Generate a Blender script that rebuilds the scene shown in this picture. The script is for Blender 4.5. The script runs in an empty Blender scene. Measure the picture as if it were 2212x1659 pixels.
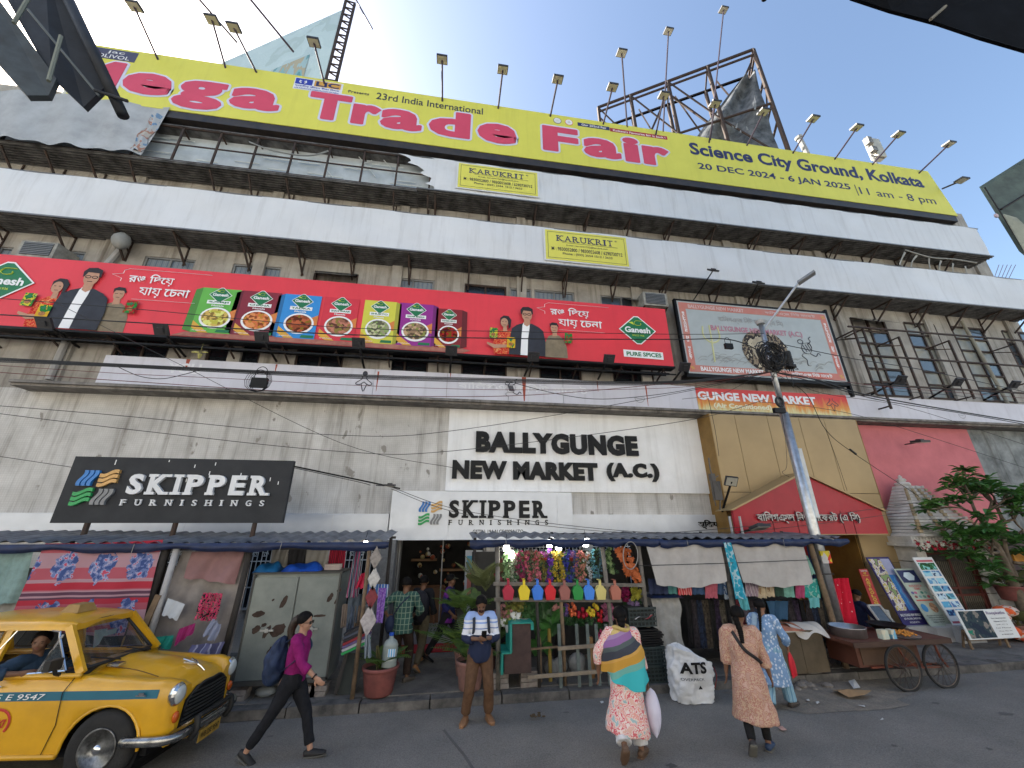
import bpy,math,random
from mathutils import Vector,Matrix
rnd = random.Random(7)
D = bpy.data
scn = bpy.context.scene
col = scn.collection
PI = math.pi
R = math.radians
# ---------------------------------------------------------------- camera
YAW,PITCH,ROLL,FPX,CH = R(8.576),R(20.444),R(-0.109),831.0,2.7
_f = Vector((math.sin(YAW)*math.cos(PITCH),math.cos(YAW)*math.cos(PITCH),math.sin(PITCH)))
_r = Vector((math.cos(YAW),-math.sin(YAW),0)); _u = _r.cross(_f)
CR = math.cos(ROLL)*_r + math.sin(ROLL)*_u
CU = -math.sin(ROLL)*_r + math.cos(ROLL)*_u
cam = D.cameras.new('camera'); cam.sensor_width = 36; cam.lens = 36*FPX/2212; cam.clip_start = .05; cam.clip_end = 3000
camo = D.objects.new('camera',cam); col.objects.link(camo); scn.camera = camo
camo.matrix_world = Matrix(((CR.x,CU.x,-_f.x,0),(CR.y,CU.y,-_f.y,0),(CR.z,CU.z,-_f.z,CH),(0,0,0,1)))
# ---------------------------------------------------------------- light
SUN_AZ,SUN_EL = R(-56),R(36)
w = D.worlds.new('World'); scn.world = w; w.use_nodes = True
nt = w.node_tree; bg = nt.nodes['Background']
sky = nt.nodes.new('ShaderNodeTexSky'); sky.sky_type = 'NISHITA'; sky.sun_disc = False
sky.sun_elevation = SUN_EL; sky.sun_rotation = SUN_AZ
sky.air_density = 1.25; sky.dust_density = 3.0; sky.ozone_density = 2.2; sky.altitude = 0
nt.links.new(sky.outputs[0],bg.inputs[0]); bg.inputs[1].default_value = .09
sun = D.lights.new('sun','SUN'); sun.energy = 5.0; sun.angle = R(.6); sun.color = (1,.94,.84)
suno = D.objects.new('sun',sun); col.objects.link(suno)
sd = Vector((math.sin(SUN_AZ)*math.cos(SUN_EL),math.cos(SUN_AZ)*math.cos(SUN_EL),math.sin(SUN_EL)))
suno.rotation_euler = sd.to_track_quat('Z','Y').to_euler(); suno.location = sd*40
scn.view_settings.view_transform = 'Standard'; scn.view_settings.look = 'None'
scn.view_settings.gamma = 1; scn.view_settings.use_curve_mapping = False
scn.view_settings.exposure = 1.8
# ---------------------------------------------------------------- helpers
def at(u,v,Y):
 "point on the plane y=Y seen at (u,v)"
 d = _f*FPX + CR*(u-1106) + CU*(829.5-v)
 t = Y/d.y
 return Vector((d.x*t,Y,CH+d.z*t))
def atz(u,v,Z=0.):
 d = _f*FPX + CR*(u-1106) + CU*(829.5-v)
 t = (Z-CH)/d.z
 return Vector((d.x*t,d.y*t,Z))
def V(*a): return Vector(a)
MATS = {}
def mat(name,c,rough=.75,metal=0,var=.18,scale=3.,bump=0.,bs=60.,c2=None,streak=0.,spec=.4,alpha=1,emit=0,trans=0,fine=0.):
 if name in MATS: return MATS[name]
 m = D.materials.new(name); m.use_nodes = True; t = m.node_tree; n = t.nodes; l = t.links
 b = n['Principled BSDF']
 if len(c) == 3: c = tuple(c)+(1,)
 b.inputs['Base Color'].default_value = c; b.inputs['Roughness'].default_value = rough; b.inputs['Metallic'].default_value = metal
 b.inputs['Specular IOR Level'].default_value = spec
 if alpha < 1: b.inputs['Alpha'].default_value = alpha
 if trans: b.inputs['Transmission Weight'].default_value = trans
 if emit:
  b.inputs['Emission Color'].default_value = c; b.inputs['Emission Strength'].default_value = emit
 tc = n.new('ShaderNodeTexCoord')
 src = tc.outputs['Object']
 colout = None
 if var or c2:
  nz = n.new('ShaderNodeTexNoise'); nz.inputs['Scale'].default_value = scale; nz.inputs['Detail'].default_value = 6; nz.inputs['Roughness'].default_value = .62
  l.new(src,nz.inputs['Vector'])
  rp = n.new('ShaderNodeValToRGB'); l.new(nz.outputs[0],rp.inputs[0])
  rp.color_ramp.elements[0].position = .32; rp.color_ramp.elements[1].position = .68
  if c2 is None: c2 = tuple(x*(1-var*1.6) for x in c[:3])
  if not (len(c2) == 4): c2 = tuple(c2)+(1,)
  rp.color_ramp.elements[0].color = c2; rp.color_ramp.elements[1].color = c
  colout = rp.outputs[0]
  rr = n.new('ShaderNodeMapRange'); rr.inputs['To Min'].default_value = min(1,rough*1.25); rr.inputs['To Max'].default_value = rough*.85
  l.new(nz.outputs[0],rr.inputs[0]); l.new(rr.outputs[0],b.inputs['Roughness'])
 if streak:
  mp = n.new('ShaderNodeMapping'); mp.inputs['Scale'].default_value = (2.4,2.4,.16); l.new(src,mp.inputs[0])
  n2 = n.new('ShaderNodeTexNoise'); n2.inputs['Scale'].default_value = 1.6; n2.inputs['Detail'].default_value = 9; n2.inputs['Roughness'].default_value = .7
  l.new(mp.outputs[0],n2.inputs['Vector'])
  r2 = n.new('ShaderNodeMapRange'); r2.inputs['From Min'].default_value = .5; r2.inputs['From Max'].default_value = .72; r2.inputs['To Max'].default_value = streak
  l.new(n2.outputs[0],r2.inputs[0])
  mx = n.new('ShaderNodeMixRGB'); mx.blend_type = 'MULTIPLY'; l.new(r2.outputs[0],mx.inputs[0])
  if colout: l.new(colout,mx.inputs[1])
  else: mx.inputs[1].default_value = c
  mx.inputs[2].default_value = (.32,.28,.24,1); colout = mx.outputs[0]
 if fine and colout:
  n4 = n.new('ShaderNodeTexNoise'); n4.inputs['Scale'].default_value = 55; n4.inputs['Detail'].default_value = 3; n4.inputs['Roughness'].default_value = .8; l.new(src,n4.inputs['Vector'])
  r4 = n.new('ShaderNodeMapRange'); r4.inputs['From Min'].default_value = .3; r4.inputs['From Max'].default_value = .7; r4.inputs['To Min'].default_value = 1-fine; r4.inputs['To Max'].default_value = 1+fine; l.new(n4.outputs[0],r4.inputs[0])
  m4 = n.new('ShaderNodeVectorMath'); m4.operation = 'SCALE'; l.new(colout,m4.inputs[0]); l.new(r4.outputs[0],m4.inputs['Scale']); colout = m4.outputs[0]
 if colout: l.new(colout,b.inputs['Base Color'])
 if bump:
  n3 = n.new('ShaderNodeTexNoise'); n3.inputs['Scale'].default_value = bs; n3.inputs['Detail'].default_value = 5; l.new(src,n3.inputs['Vector'])
  bp = n.new('ShaderNodeBump'); bp.inputs['Strength'].default_value = bump; bp.inputs['Distance'].default_value = .02
  l.new(n3.outputs[0],bp.inputs['Height']); l.new(bp.outputs[0],b.inputs['Normal'])
 MATS[name] = m; return m
def patmat(name,kind,cols,scale=20.,rough=.85,thr=None,squash=(1,1,1),coord='Object'):
 "printed cloth: voronoi cells, floral noise, stripes"
 if name in MATS: return MATS[name]
 m = D.materials.new(name); m.use_nodes = True; t = m.node_tree; n = t.nodes; l = t.links
 b = n['Principled BSDF']; b.inputs['Roughness'].default_value = rough; b.inputs['Specular IOR Level'].default_value = .2
 tc = n.new('ShaderNodeTexCoord'); mp = n.new('ShaderNodeMapping'); mp.inputs['Scale'].default_value = squash; l.new(tc.outputs[coord],mp.inputs[0])
 rp = n.new('ShaderNodeValToRGB'); rp.color_ramp.interpolation = 'CONSTANT'
 if kind == 'vor':
  x = n.new('ShaderNodeTexVoronoi'); x.inputs['Scale'].default_value = scale; out = x.outputs['Distance']
 elif kind == 'cell':
  x = n.new('ShaderNodeTexVoronoi'); x.inputs['Scale'].default_value = scale
  sp = n.new('ShaderNodeSeparateColor'); l.new(x.outputs['Color'],sp.inputs[0]); out = sp.outputs[0]
 elif kind == 'noise':
  x = n.new('ShaderNodeTexNoise'); x.inputs['Scale'].default_value = scale; x.inputs['Detail'].default_value = 3; out = x.outputs[0]
 elif kind == 'wave':
  x = n.new('ShaderNodeTexWave'); x.inputs['Scale'].default_value = scale; x.inputs['Distortion'].default_value = 1.2; x.inputs['Detail'].default_value = 1; out = x.outputs['Fac']
 l.new(mp.outputs[0],x.inputs['Vector']); l.new(out,rp.inputs[0])
 k = len(cols); e = rp.color_ramp.elements
 while len(e) < k: e.new(.5)
 for i,c in enumerate(cols):
  if thr: p = thr[i]
  elif kind == 'noise': p = 0 if i == 0 else .34+.32*i/k
  else: p = i/k
  e[i].position = p; e[i].color = tuple(c)+(1,)
 n3 = n.new('ShaderNodeTexNoise'); n3.inputs['Scale'].default_value = 9; n3.inputs['Detail'].default_value = 4; l.new(tc.outputs['Object'],n3.inputs['Vector'])
 bp = n.new('ShaderNodeBump'); bp.inputs['Strength'].default_value = .5; bp.inputs['Distance'].default_value = .03; l.new(n3.outputs[0],bp.inputs['Height']); l.new(bp.outputs[0],b.inputs['Normal'])
 l.new(rp.outputs[0],b.inputs['Base Color'])
 MATS[name] = m; return m
def wloc(o):
 v = Vector((0,0,0))
 while o is not None: v += o.location; o = o.parent
 return v
def tag(o,label=None,cat=None,group=None,kind=None):
 if label: o['label'] = label
 if cat: o['category'] = cat
 if group: o['group'] = group
 if kind: o['kind'] = kind
 return o
def empty(name,loc,label,cat,group=None,rz=0):
 o = D.objects.new(name,None); col.objects.link(o); o.location = loc; o.rotation_euler = (0,0,rz); o.empty_display_size = .1
 return tag(o,label,cat,group)
def linkmesh(name,me,m=None,parent=None):
 o = D.objects.new(name,me); col.objects.link(o)
 if m is not None:
  for x in (m if isinstance(m,(list,tuple)) else [m]): me.materials.append(x)
 if parent is not None: o.parent = parent
 return o
def dup(root,loc=None,rz=None,label=None,group=None,scale=None,parent=None):
 r = root.copy(); col.objects.link(r)
 if parent is not None: r.parent = parent
 if loc is not None: r.location = loc
 if rz is not None: r.rotation_euler = (root.rotation_euler.x,root.rotation_euler.y,rz) if not isinstance(rz,tuple) else rz
 if scale is not None: r.scale = (scale,)*3 if not isinstance(scale,tuple) else scale
 if label: r['label'] = label
 if group: r['group'] = group
 def rec(a,b):
  for ch in list(a.children):
   if ch is b: continue
   c = ch.copy(); col.objects.link(c); c.parent = b; rec(ch,c)
 rec(root,r)
 return r
def crom(pts,sub):
 "catmull-rom through tuples"
 if sub <= 1 or len(pts) < 3: return [tuple(p) for p in pts]
 out = []; n = len(pts)
 for i in range(n-1):
  p0 = pts[max(0,i-1)]; p1 = pts[i]; p2 = pts[i+1]; p3 = pts[min(n-1,i+2)]
  for k in range(sub):
   t = k/sub
   out.append(tuple(.5*((2*b)+(-a+c)*t+(2*a-5*b+4*c-d)*t*t+(-a+3*b-3*c+d)*t**3) for a,b,c,d in zip(p0,p1,p2,p3)))
 out.append(tuple(pts[-1])); return out
class MB:
 def __init__(s): s.v = []; s.f = []; s.mi = []; s.cur = 0
 def add(s,vs,fs):
  k = len(s.v); s.v += [tuple(x) for x in vs]
  for f in fs: s.f.append([i+k for i in f]); s.mi.append(s.cur)
  return s
 def box(s,c,d,rz=0,M=None):
  cx,cy,cz = c; a,b,h = d[0]/2,d[1]/2,d[2]/2
  vs = [Vector((x*a,y*b,z*h)) for z in (-1,1) for y in (-1,1) for x in (-1,1)]
  if rz: Rm = Matrix.Rotation(rz,3,'Z'); vs = [Rm@q for q in vs]
  if M is not None: vs = [M@q for q in vs]
  vs = [q+Vector(c) for q in vs]
  return s.add(vs,[(0,2,3,1),(4,5,7,6),(0,1,5,4),(2,6,7,3),(0,4,6,2),(1,3,7,5)])
 def bb(s,x0,x1,y0,y1,z0,z1): return s.box(((x0+x1)/2,(y0+y1)/2,(z0+z1)/2),(abs(x1-x0),abs(y1-y0),abs(z1-z0)))
 def bar(s,p,q,w,h=None,up=(0,0,1)):
  p = Vector(p); q = Vector(q); t = (q-p)
  if t.length < 1e-6: return s
  t.normalize(); u = Vector(up)
  if abs(t.dot(u)) > .98: u = Vector((0,1,0))
  a = t.cross(u).normalized()*w/2; b = a.cross(t).normalized()*(h or w)/2
  return s.add([p-a-b,p+a-b,p+a+b,p-a+b,q-a-b,q+a-b,q+a+b,q-a+b],[(3,2,1,0),(4,5,6,7),(0,1,5,4),(1,2,6,5),(2,3,7,6),(3,0,4,7)])
 def tube(s,pts,r,n=8,sub=1,side=None,cap=True,flat=1.):
  "r: number, list or list of (a,b); a goes along side"
  if not isinstance(r,(list,tuple)): r = [r]*len(pts)
  rr = [(x if isinstance(x,(list,tuple)) else (x,x*flat)) for x in r]
  data = crom([tuple(p)+tuple(q) for p,q in zip(pts,rr)],sub)
  P = [Vector(d[:3]) for d in data]; k = len(s.v); m = len(P)
  prev = Vector(side) if side is not None else None
  for i in range(m):
   t = (P[min(m-1,i+1)]-P[max(0,i-1)])
   if t.length < 1e-9: t = Vector((0,0,1))
   t.normalize()
   ref = Vector(side) if side is not None else prev
   if ref is None: ref = Vector((1,0,0)) if abs(t.x) < .9 else Vector((0,1,0))
   a = ref-t*ref.dot(t)
   if a.length < 1e-4: a = t.orthogonal()
   a.normalize(); b = t.cross(a)
   if side is None: prev = a
   for j in range(n):
    th = 2*PI*j/n
    s.v.append(tuple(P[i]+a*math.cos(th)*data[i][3]+b*math.sin(th)*data[i][4]))
  for i in range(m-1):
   for j in range(n):
    s.f.append([k+i*n+j,k+i*n+(j+1) % n,k+(i+1)*n+(j+1) % n,k+(i+1)*n+j]); s.mi.append(s.cur)
  if cap:
   s.f.append([k+j for j in range(n)][::-1]); s.mi.append(s.cur)
   s.f.append([k+(m-1)*n+j for j in range(n)]); s.mi.append(s.cur)
  return s
 def quad(s,*p): return s.add(p,[tuple(range(len(p)))])
 def grid(s,fn,nu,nv):
  return s.add([fn(i/nu,j/nv) for j in range(nv+1) for i in range(nu+1)],[(j*(nu+1)+i,j*(nu+1)+i+1,(j+1)*(nu+1)+i+1,(j+1)*(nu+1)+i) for j in range(nv) for i in range(nu)])
 def prism(s,poly,y0,y1,ax='y',M=None):
  "poly in (x,z); extruded from y0 to y1"
  n = len(poly)
  def q(a,b,y): return {'y': (a,y,b),'x': (y,a,b),'z': (a,b,y)}[ax]
  vs = [q(a,b,y0) for a,b in poly]+[q(a,b,y1) for a,b in poly]
  if M is not None: vs = [M@Vector(x) for x in vs]
  return s.add(vs,[tuple(range(n)),tuple(range(2*n-1,n-1,-1))]+[(i,i+n,(i+1) % n+n,(i+1) % n) for i in range(n)])
 def lathe(s,prof,c=(0,0,0),n=16,sq=1.,M=None):
  k = len(prof)
  vs = [Vector((r*math.cos(2*PI*j/n),r*sq*math.sin(2*PI*j/n),z)) for r,z in prof for j in range(n)]
  if M is not None: vs = [M@q for q in vs]
  vs = [q+Vector(c) for q in vs]
  fs = [(i*n+j,i*n+(j+1) % n,(i+1)*n+(j+1) % n,(i+1)*n+j) for i in range(k-1) for j in range(n)]
  fs += [tuple(range(n))[::-1],tuple((k-1)*n+j for j in range(n))]
  return s.add(vs,fs)
 def ball(s,c,r,n=10,m=7):
  if not isinstance(r,(list,tuple)): r = (r,)*3
  vs = [(c[0]+r[0]*math.sin(PI*i/m)*math.cos(2*PI*j/n),c[1]+r[1]*math.sin(PI*i/m)*math.sin(2*PI*j/n),c[2]-r[2]*math.cos(PI*i/m)) for i in range(m+1) for j in range(n)]
  return s.add(vs,[(i*n+j,i*n+(j+1) % n,(i+1)*n+(j+1) % n,(i+1)*n+j) for i in range(m) for j in range(n)])
 def build(s,name,m=None,parent=None,smooth=False,loc=None,world=True,merge=False):
  off = Vector((0,0,0))
  if parent is not None and world: off = wloc(parent)
  if loc is not None: off = off+Vector(loc)-(off if parent is not None and world else Vector((0,0,0)))
  me = D.meshes.new(name); me.from_pydata([(a-off.x,b-off.y,c-off.z) for a,b,c in s.v],[],s.f);
  o = linkmesh(name,me,m,parent)
  if s.cur or any(s.mi): me.polygons.foreach_set('material_index',s.mi)
  if smooth: me.polygons.foreach_set('use_smooth',[True]*len(s.f))
  if loc is not None: o.location = Vector(loc)-(wloc(parent) if parent is not None else Vector((0,0,0)))
  me.validate(); me.update()
  return o
def one(name,mb,m,label,cat,group=None,smooth=False,loc=None):
 "a thing that is a single mesh"
 if loc is None:
  xs = [q[0] for q in mb.v]; ys = [q[1] for q in mb.v]; zs = [q[2] for q in mb.v]
  loc = ((min(xs)+max(xs))/2,(min(ys)+max(ys))/2,min(zs))
 return tag(mb.build(name,m,None,smooth,loc=loc),label,cat,group)
def struct(name,mb,m,smooth=False): return tag(mb.build(name,m,None,smooth),kind='structure')
def evalmesh(o):
 dg = bpy.context.evaluated_depsgraph_get(); dg.update()
 return D.meshes.new_from_object(o.evaluated_get(dg))
TXC = {}
def txtmesh(s,bold=0.,extr=0.,shear=0.,sp=1.):
 key = (s,bold,extr,shear,sp)
 if key in TXC: return TXC[key]
 c = D.curves.new('t','FONT'); c.body = s; c.size = 1; c.offset = bold; c.extrude = extr; c.shear = shear; c.space_character = sp; c.resolution_u = 3
 o = D.objects.new('t',c); col.objects.link(o)
 me = evalmesh(o); vs = [tuple(q.co) for q in me.vertices]; fs = [tuple(p.vertices) for p in me.polygons]
 D.objects.remove(o); D.curves.remove(c); D.meshes.remove(me)
 TXC[key] = (vs,fs); return vs,fs
def addtxt(mb,s,o,ex,ey,bold=0.,depth=.002,shear=0.,sp=1.,fit=True,ref=None):
 "text s filling the frame o, o+ex, o+ey (o = lower left); depth towards the viewer"
 vs,fs = txtmesh(s,bold,.5 if depth else 0.,shear,sp)
 if not vs: return
 rv = txtmesh(ref,bold,.5 if depth else 0.,shear,sp)[0] if ref else vs
 x0 = min(q[0] for q in vs); x1 = max(q[0] for q in vs); y0 = min(q[1] for q in rv); y1 = max(q[1] for q in rv)
 o = Vector(o); ex = Vector(ex); ey = Vector(ey); nn = ex.cross(ey).normalized()
 sx = 1/(x1-x0); sy = 1/(y1-y0)
 mb.add([o+ex*((q[0]-x0)*sx)+ey*((q[1]-y0)*sy)+nn*((q[2]+.5)*depth if depth else 0) for q in vs],fs)
def tx(name,s,x0,x1,z0,z1,Y,m,parent,bold=0.,depth=.003,**k):
 mb = MB(); addtxt(mb,s,(x0,Y,z0),(x1-x0,0,0),(0,0,z1-z0),bold,depth,**k)
 return mb.build(name,m,parent)
def letters(mb,name,m,par):
 "split a lettering mesh into one object per letter (pieces that overlap in x belong together)"
 n = len(mb.v); pa = list(range(n))
 def fd_(a):
  while pa[a] != a: pa[a] = pa[pa[a]]; a = pa[a]
  return a
 for f in mb.f:
  for q in f[1:]: pa[fd_(q)] = fd_(f[0])
 comp = {}
 for i in range(n): comp.setdefault(fd_(i),[]).append(i)
 ivs = sorted((min(mb.v[i][0] for i in c),max(mb.v[i][0] for i in c),k) for k,c in comp.items()); gr = []
 for a,b_,k in ivs:
  if gr and a < gr[-1][1]-.15*min(b_-a,gr[-1][1]-gr[-1][0]): gr[-1][1] = max(gr[-1][1],b_); gr[-1][2].add(k)
  else: gr.append([a,b_,{k}])
 for a,b_,ks in gr:
  x = MB(); idx = {}
  for f in mb.f:
   if fd_(f[0]) in ks:
    for i in f:
     if i not in idx: idx[i] = len(x.v); x.v.append(mb.v[i])
    x.f.append([idx[i] for i in f]); x.mi.append(0)
  x.build(name,m,par)
# plain colours used everywhere
black = mat('black paint',(.006,.006,.007),.5,var=.3,spec=.25)
iron = mat('rusty dark iron',(.035,.03,.028),.7,.2,c2=(.07,.04,.028),scale=6)
steel = mat('galvanised steel',(.42,.44,.46),.38,.85,var=.25,scale=5)
white = mat('white print',(.78,.78,.78),.6,var=.03)
# ================================================================ ground
asph = mat('asphalt',(.185,.175,.16),.85,var=.3,scale=1.1,bump=.6,bs=90,c2=(.135,.13,.12),fine=.38)
concr = mat('pavement concrete',(.17,.16,.145),.85,scale=2.2,bump=.3,bs=30,c2=(.085,.08,.075),fine=.25)
kerbm = mat('kerb stone',(.15,.14,.13),.85,scale=4,bump=.4,bs=20,c2=(.045,.044,.043))
dirt = mat('pale dust',(.235,.20,.16),.95,scale=5,bump=.5,bs=25,c2=(.15,.135,.115),fine=.3)
b = MB(); b.grid(lambda i,j: (-400+800*i,-400+800*j,0),8,8); struct('ground',b,mat('bare ground',(.10,.095,.085),.9,scale=.4))
b = MB(); b.grid(lambda i,j: (-60+120*i,-14+21.62*j,.004),60,12); road = struct('road',b,asph)
b = MB(); b.bb(-60,60,7.85,11.2,.006,.13); pave = struct('pavement',b,concr)
x = -10.
i = 0
while x < 20:
 L = 1.06+.12*rnd.random(); dz = rnd.uniform(-.012,.012)
 b = MB(); b.bb(x+.012,x+L-.012,7.62+rnd.uniform(-.012,.012),7.845,.005,.135+dz)
 o = b.build('kerb_stone',kerbm,pave); bv = None
 x += L
for iy,(ya,yb) in enumerate(((7.86,8.74),(8.76,9.64),(9.66,10.6))):
 for k in range(-10,20):
  b = MB(); h = .134+rnd.uniform(0,.010); b.bb(k+.008+iy*.3,k+.992+iy*.3,ya,yb,.1,h); b.build('paving_slab',concr,pave)
# tar seam and patches in the road
tar = mat('fresh tar',(.115,.11,.105),.8)
b = MB(); pts = [(0.05,6.9),(.32,6.2),(.5,5.6),(.62,5.1),(.66,4.5)]
for (p,q) in zip(pts,pts[1:]): b.bar((p[0],p[1],.008),(q[0],q[1],.008),.035,.004)
tag(b.build('tar_seam',tar,road),kind=None)
def blob(c,r,n=14,z=.012,jit=.35,sx=1.):
 b = MB(); b.add([(c[0]+r*sx*(1+rnd.uniform(-jit,jit))*math.cos(2*PI*k/n),c[1]+r*(1+rnd.uniform(-jit,jit))*math.sin(2*PI*k/n),z) for k in range(n)],[tuple(range(n))]); return b
for k in range(20):
 c = (rnd.uniform(-3,11),rnd.uniform(4.4,7.3)); blob(c,rnd.uniform(.02,.06),z=.0085+k*.00005,sx=rnd.uniform(1,2.4)).build('oil_stain',mat('oil stain',(.11,.105,.10),.7),road)
p = atz(1900,1500); blob((p.x-1.1,p.y+.1),.62,22,.010,.2,2.6).build('dust_patch',dirt,road)
p = atz(1700,1490); blob((p.x+1.2,p.y-.05),.35,22,.0105,.3,3).build('dust_patch',dirt,road)
# unseen houses added across the street behind the viewer to bounce warm sunlight
opp = mat('cream lime wash',(.70,.68,.63),.9,var=.08,scale=.3)
for k,(xa,xb,hh,nm) in enumerate(((-46,-16,13,'left'),(-15.5,12,15,'middle'),(12.5,52,12.5,'right'))):
 t = empty('added_opposite_house',((xa+xb)/2,-13.5,0),'unseen cream washed house added across the street to bounce light, the %s of three' % nm,'house','unseen added houses across the street')
 b = MB(); b.bb(xa,xb,-23,-13.5,0,hh); b.build('wall',opp,t)
 b = MB(); b.bb(xa,xb,-13.5,-13.1,hh-.4,hh+.1); b.build('cornice',opp,t)
 x = xa+2
 while x < xb-2:
  for z in (5,9): b = MB(); b.bb(x,x+1.2,-13.49,-13.44,z,z+1.6); b.build('window',mat('far window',(.04,.05,.06),.2),t)
  x += 4
# ================================================================ market building
W = 10.8
plaster = mat('stained concrete wall',(.41,.385,.34),.88,scale=1.2,bump=.3,bs=18,c2=(.25,.23,.20),streak=.9)
def tilemat():
 m = mat('mosaic clad wall',(.66,.645,.61),.7,scale=.9,c2=(.42,.405,.375),streak=.75)
 t = m.node_tree; n = t.nodes; l = t.links; bs = n['Principled BSDF']
 tc = n.new('ShaderNodeTexCoord'); mp = n.new('ShaderNodeMapping'); mp.inputs['Rotation'].default_value = (R(90),0,0); l.new(tc.outputs['Object'],mp.inputs[0])
 br = n.new('ShaderNodeTexBrick'); br.inputs['Scale'].default_value = 1; br.offset = 0
 br.inputs['Brick Width'].default_value = .052; br.inputs['Row Height'].default_value = .052; br.inputs['Mortar Size'].default_value = .006
 l.new(mp.outputs[0],br.inputs['Vector'])
 bp = n.new('ShaderNodeBump'); bp.inputs['Strength'].default_value = .3; bp.inputs['Distance'].default_value = .006; bp.invert = True
 l.new(br.outputs['Fac'],bp.inputs['Height']); l.new(bp.outputs[0],bs.inputs['Normal'])
 mx = n.new('ShaderNodeMixRGB'); mx.blend_type = 'MULTIPLY'; mx.inputs[2].default_value = (.90,.89,.88,1)
 old = bs.inputs['Base Color'].links[0].from_socket; l.new(br.outputs['Fac'],mx.inputs[0]); l.new(old,mx.inputs[1])
 # patches where the tiles fell off
 n2 = n.new('ShaderNodeTexVoronoi'); n2.inputs['Scale'].default_value = 1.3; n2.feature = 'DISTANCE_TO_EDGE'; n2.distance = 'CHEBYCHEV' if hasattr(n2,'distance') else n2.distance
 m3 = n.new('ShaderNodeMapping'); m3.inputs['Scale'].default_value = (1.1,1,.7); l.new(tc.outputs['Object'],m3.inputs[0])
 nz = n.new('ShaderNodeTexNoise'); nz.inputs['Scale'].default_value = 2.6; nz.inputs['Detail'].default_value = 8; l.new(m3.outputs[0],nz.inputs['Vector'])
 rp = n.new('ShaderNodeMapRange'); rp.inputs['From Min'].default_value = .64; rp.inputs['From Max'].default_value = .67; l.new(nz.outputs[0],rp.inputs[0])
 m4 = n.new('ShaderNodeMixRGB'); l.new(rp.outputs[0],m4.inputs[0]); l.new(mx.outputs[0],m4.inputs[1]); m4.inputs[2].default_value = (.27,.25,.22,1)
 l.new(m4.outputs[0],bs.inputs['Base Color']); return m
mosaic = tilemat()
bld = empty('market_building',(1,W,0),'long grimy concrete market building behind the stalls, banded with white banners','building')
def wallgrid(mb,y,X0,X1,Z0,Z1,holes,depth=.22):
 xs = sorted({X0,X1,*[h[0] for h in holes],*[h[1] for h in holes]}); zs = sorted({Z0,Z1,*[h[2] for h in holes],*[h[3] for h in holes]})
 xs = [q for q in xs if X0 <= q <= X1]; zs = [q for q in zs if Z0 <= q <= Z1]
 for a,c in zip(xs,xs[1:]):
  for d,e in zip(zs,zs[1:]):
   mx,mz = (a+c)/2,(d+e)/2
   if any(h[0] < mx < h[1] and h[2] < mz < h[3] for h in holes): continue
   mb.quad((a,y,d),(c,y,d),(c,y,e),(a,y,e))
 for a,c,d,e in holes:
  y2 = y+depth
  mb.quad((a,y,d),(a,y2,d),(a,y2,e),(a,y,e)); mb.quad((c,y,d),(c,y,e),(c,y2,e),(c,y2,d))
  mb.quad((a,y,e),(a,y2,e),(c,y2,e),(c,y,e)); mb.quad((a,y,d),(c,y,d),(c,y2,d),(a,y2,d))
def span(u0,v0,u1,v1,Y=W):
 a = at(u0,v0,Y); c = at(u1,v1,Y); return a.x,c.x,max(a.z,c.z)
WIN = []   # x0,x1,z0,z1,kind
for u0,u1,v,kind in ((-30,30,530,'c'),(133,186,540,'c'),(317,427,547,'c'),(505,610,569,'c'),(680,776,583,'open'),(846,939,601,'c'),(1004,1094,614,'d'),(1101,1148,621,'c'),(1154,1240,625,'c'),(1297,1387,640,'hop')):
 x0,x1,z = span(u0,v,u1,v+5); WIN.append((x0,x1,8.8,min(z,10.22),kind))
for u0,u1 in ((238,353),(443,556),(638,740),(824,925),(997,1095),(1164,1255),(1320,1409)):
 x0,x1,z = span(u0,770,u1,790); WIN.append((x0,x1,6.93,8.35,'d'))
for u0,u1,v,k in ((360,517,390,'g'),(687,831,425,'g'),(985,1117,455,'g'),(1147,1224,452,'p'),(1257,1377,485,'g'),(1518,1631,520,'d'),(1758,1852,546,'d')):
 x0,x1,z = span(u0,v,u1,v+12); WIN.append((x0,x1,11.6,12.75,k))
for k in range(11):
 WIN.append((-11+k*3.,-9.4+k*3.,14.2,15.6,'d'))
BIGW = []
for a0,a1,va,b0,b1,vb in ((1829,1905,686,1903,1972,858),(1943,2008,690,2025,2091,865),(2051,2113,702,2128,2200,870),(2168,2240,715,2240,2310,880)):
 p,q,r_,s_ = at(a0,va,W),at(a1,va,W),at(b0,vb,W),at(b1,vb,W)
 x0 = (p.x+r_.x)/2; x1 = (q.x+s_.x)/2; BIGW.append((x0,x1,7.05,10.15))
X0,X1 = -26,22.9
b = MB(); holes = [(q[0],q[1],q[2],q[3]) for q in WIN]+[(q[0],q[1],q[2],q[3]) for q in BIGW]
wallgrid(b,W,X0,X1,6.0,16.4,holes)
b.quad((X0,W+.22,6),(X1,W+.22,6),(X1,W+.22,16.4),(X0,W+.22,16.4))
b.bb(X0,X1,W+.23,W+9,6.0,16.4)      # bulk of the block
b.build('wall',plaster,bld)
ex0,ex1,ez = -1.28,.95,2.44
gx0,gx1,gz = 8.35,11.45,2.5
b = MB(); wallgrid(b,W,X0,20.6,.1,6.0,[(ex0,ex1,.1,ez),(gx0,gx1,.1,gz),(-7.6,-1.75,.95,2.35),(1.15,3.6,.95,2.35),(3.8,7.4,.95,2.35)],.4)
b.bb(X0,ex0-.4,W+.42,W+9,.1,5.98); b.bb(ex1+.4,gx0-.1,W+.42,W+9,.1,5.98); b.bb(gx1+.1,20.6,W+.42,W+9,.1,5.98); b.bb(ex0-.4,ex1+.4,W+.42,W+9,3.0,5.98); b.bb(gx0-.1,gx1+.1,W+.42,W+9,3.3,5.98)
b.build('wall',mosaic,bld)
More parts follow.
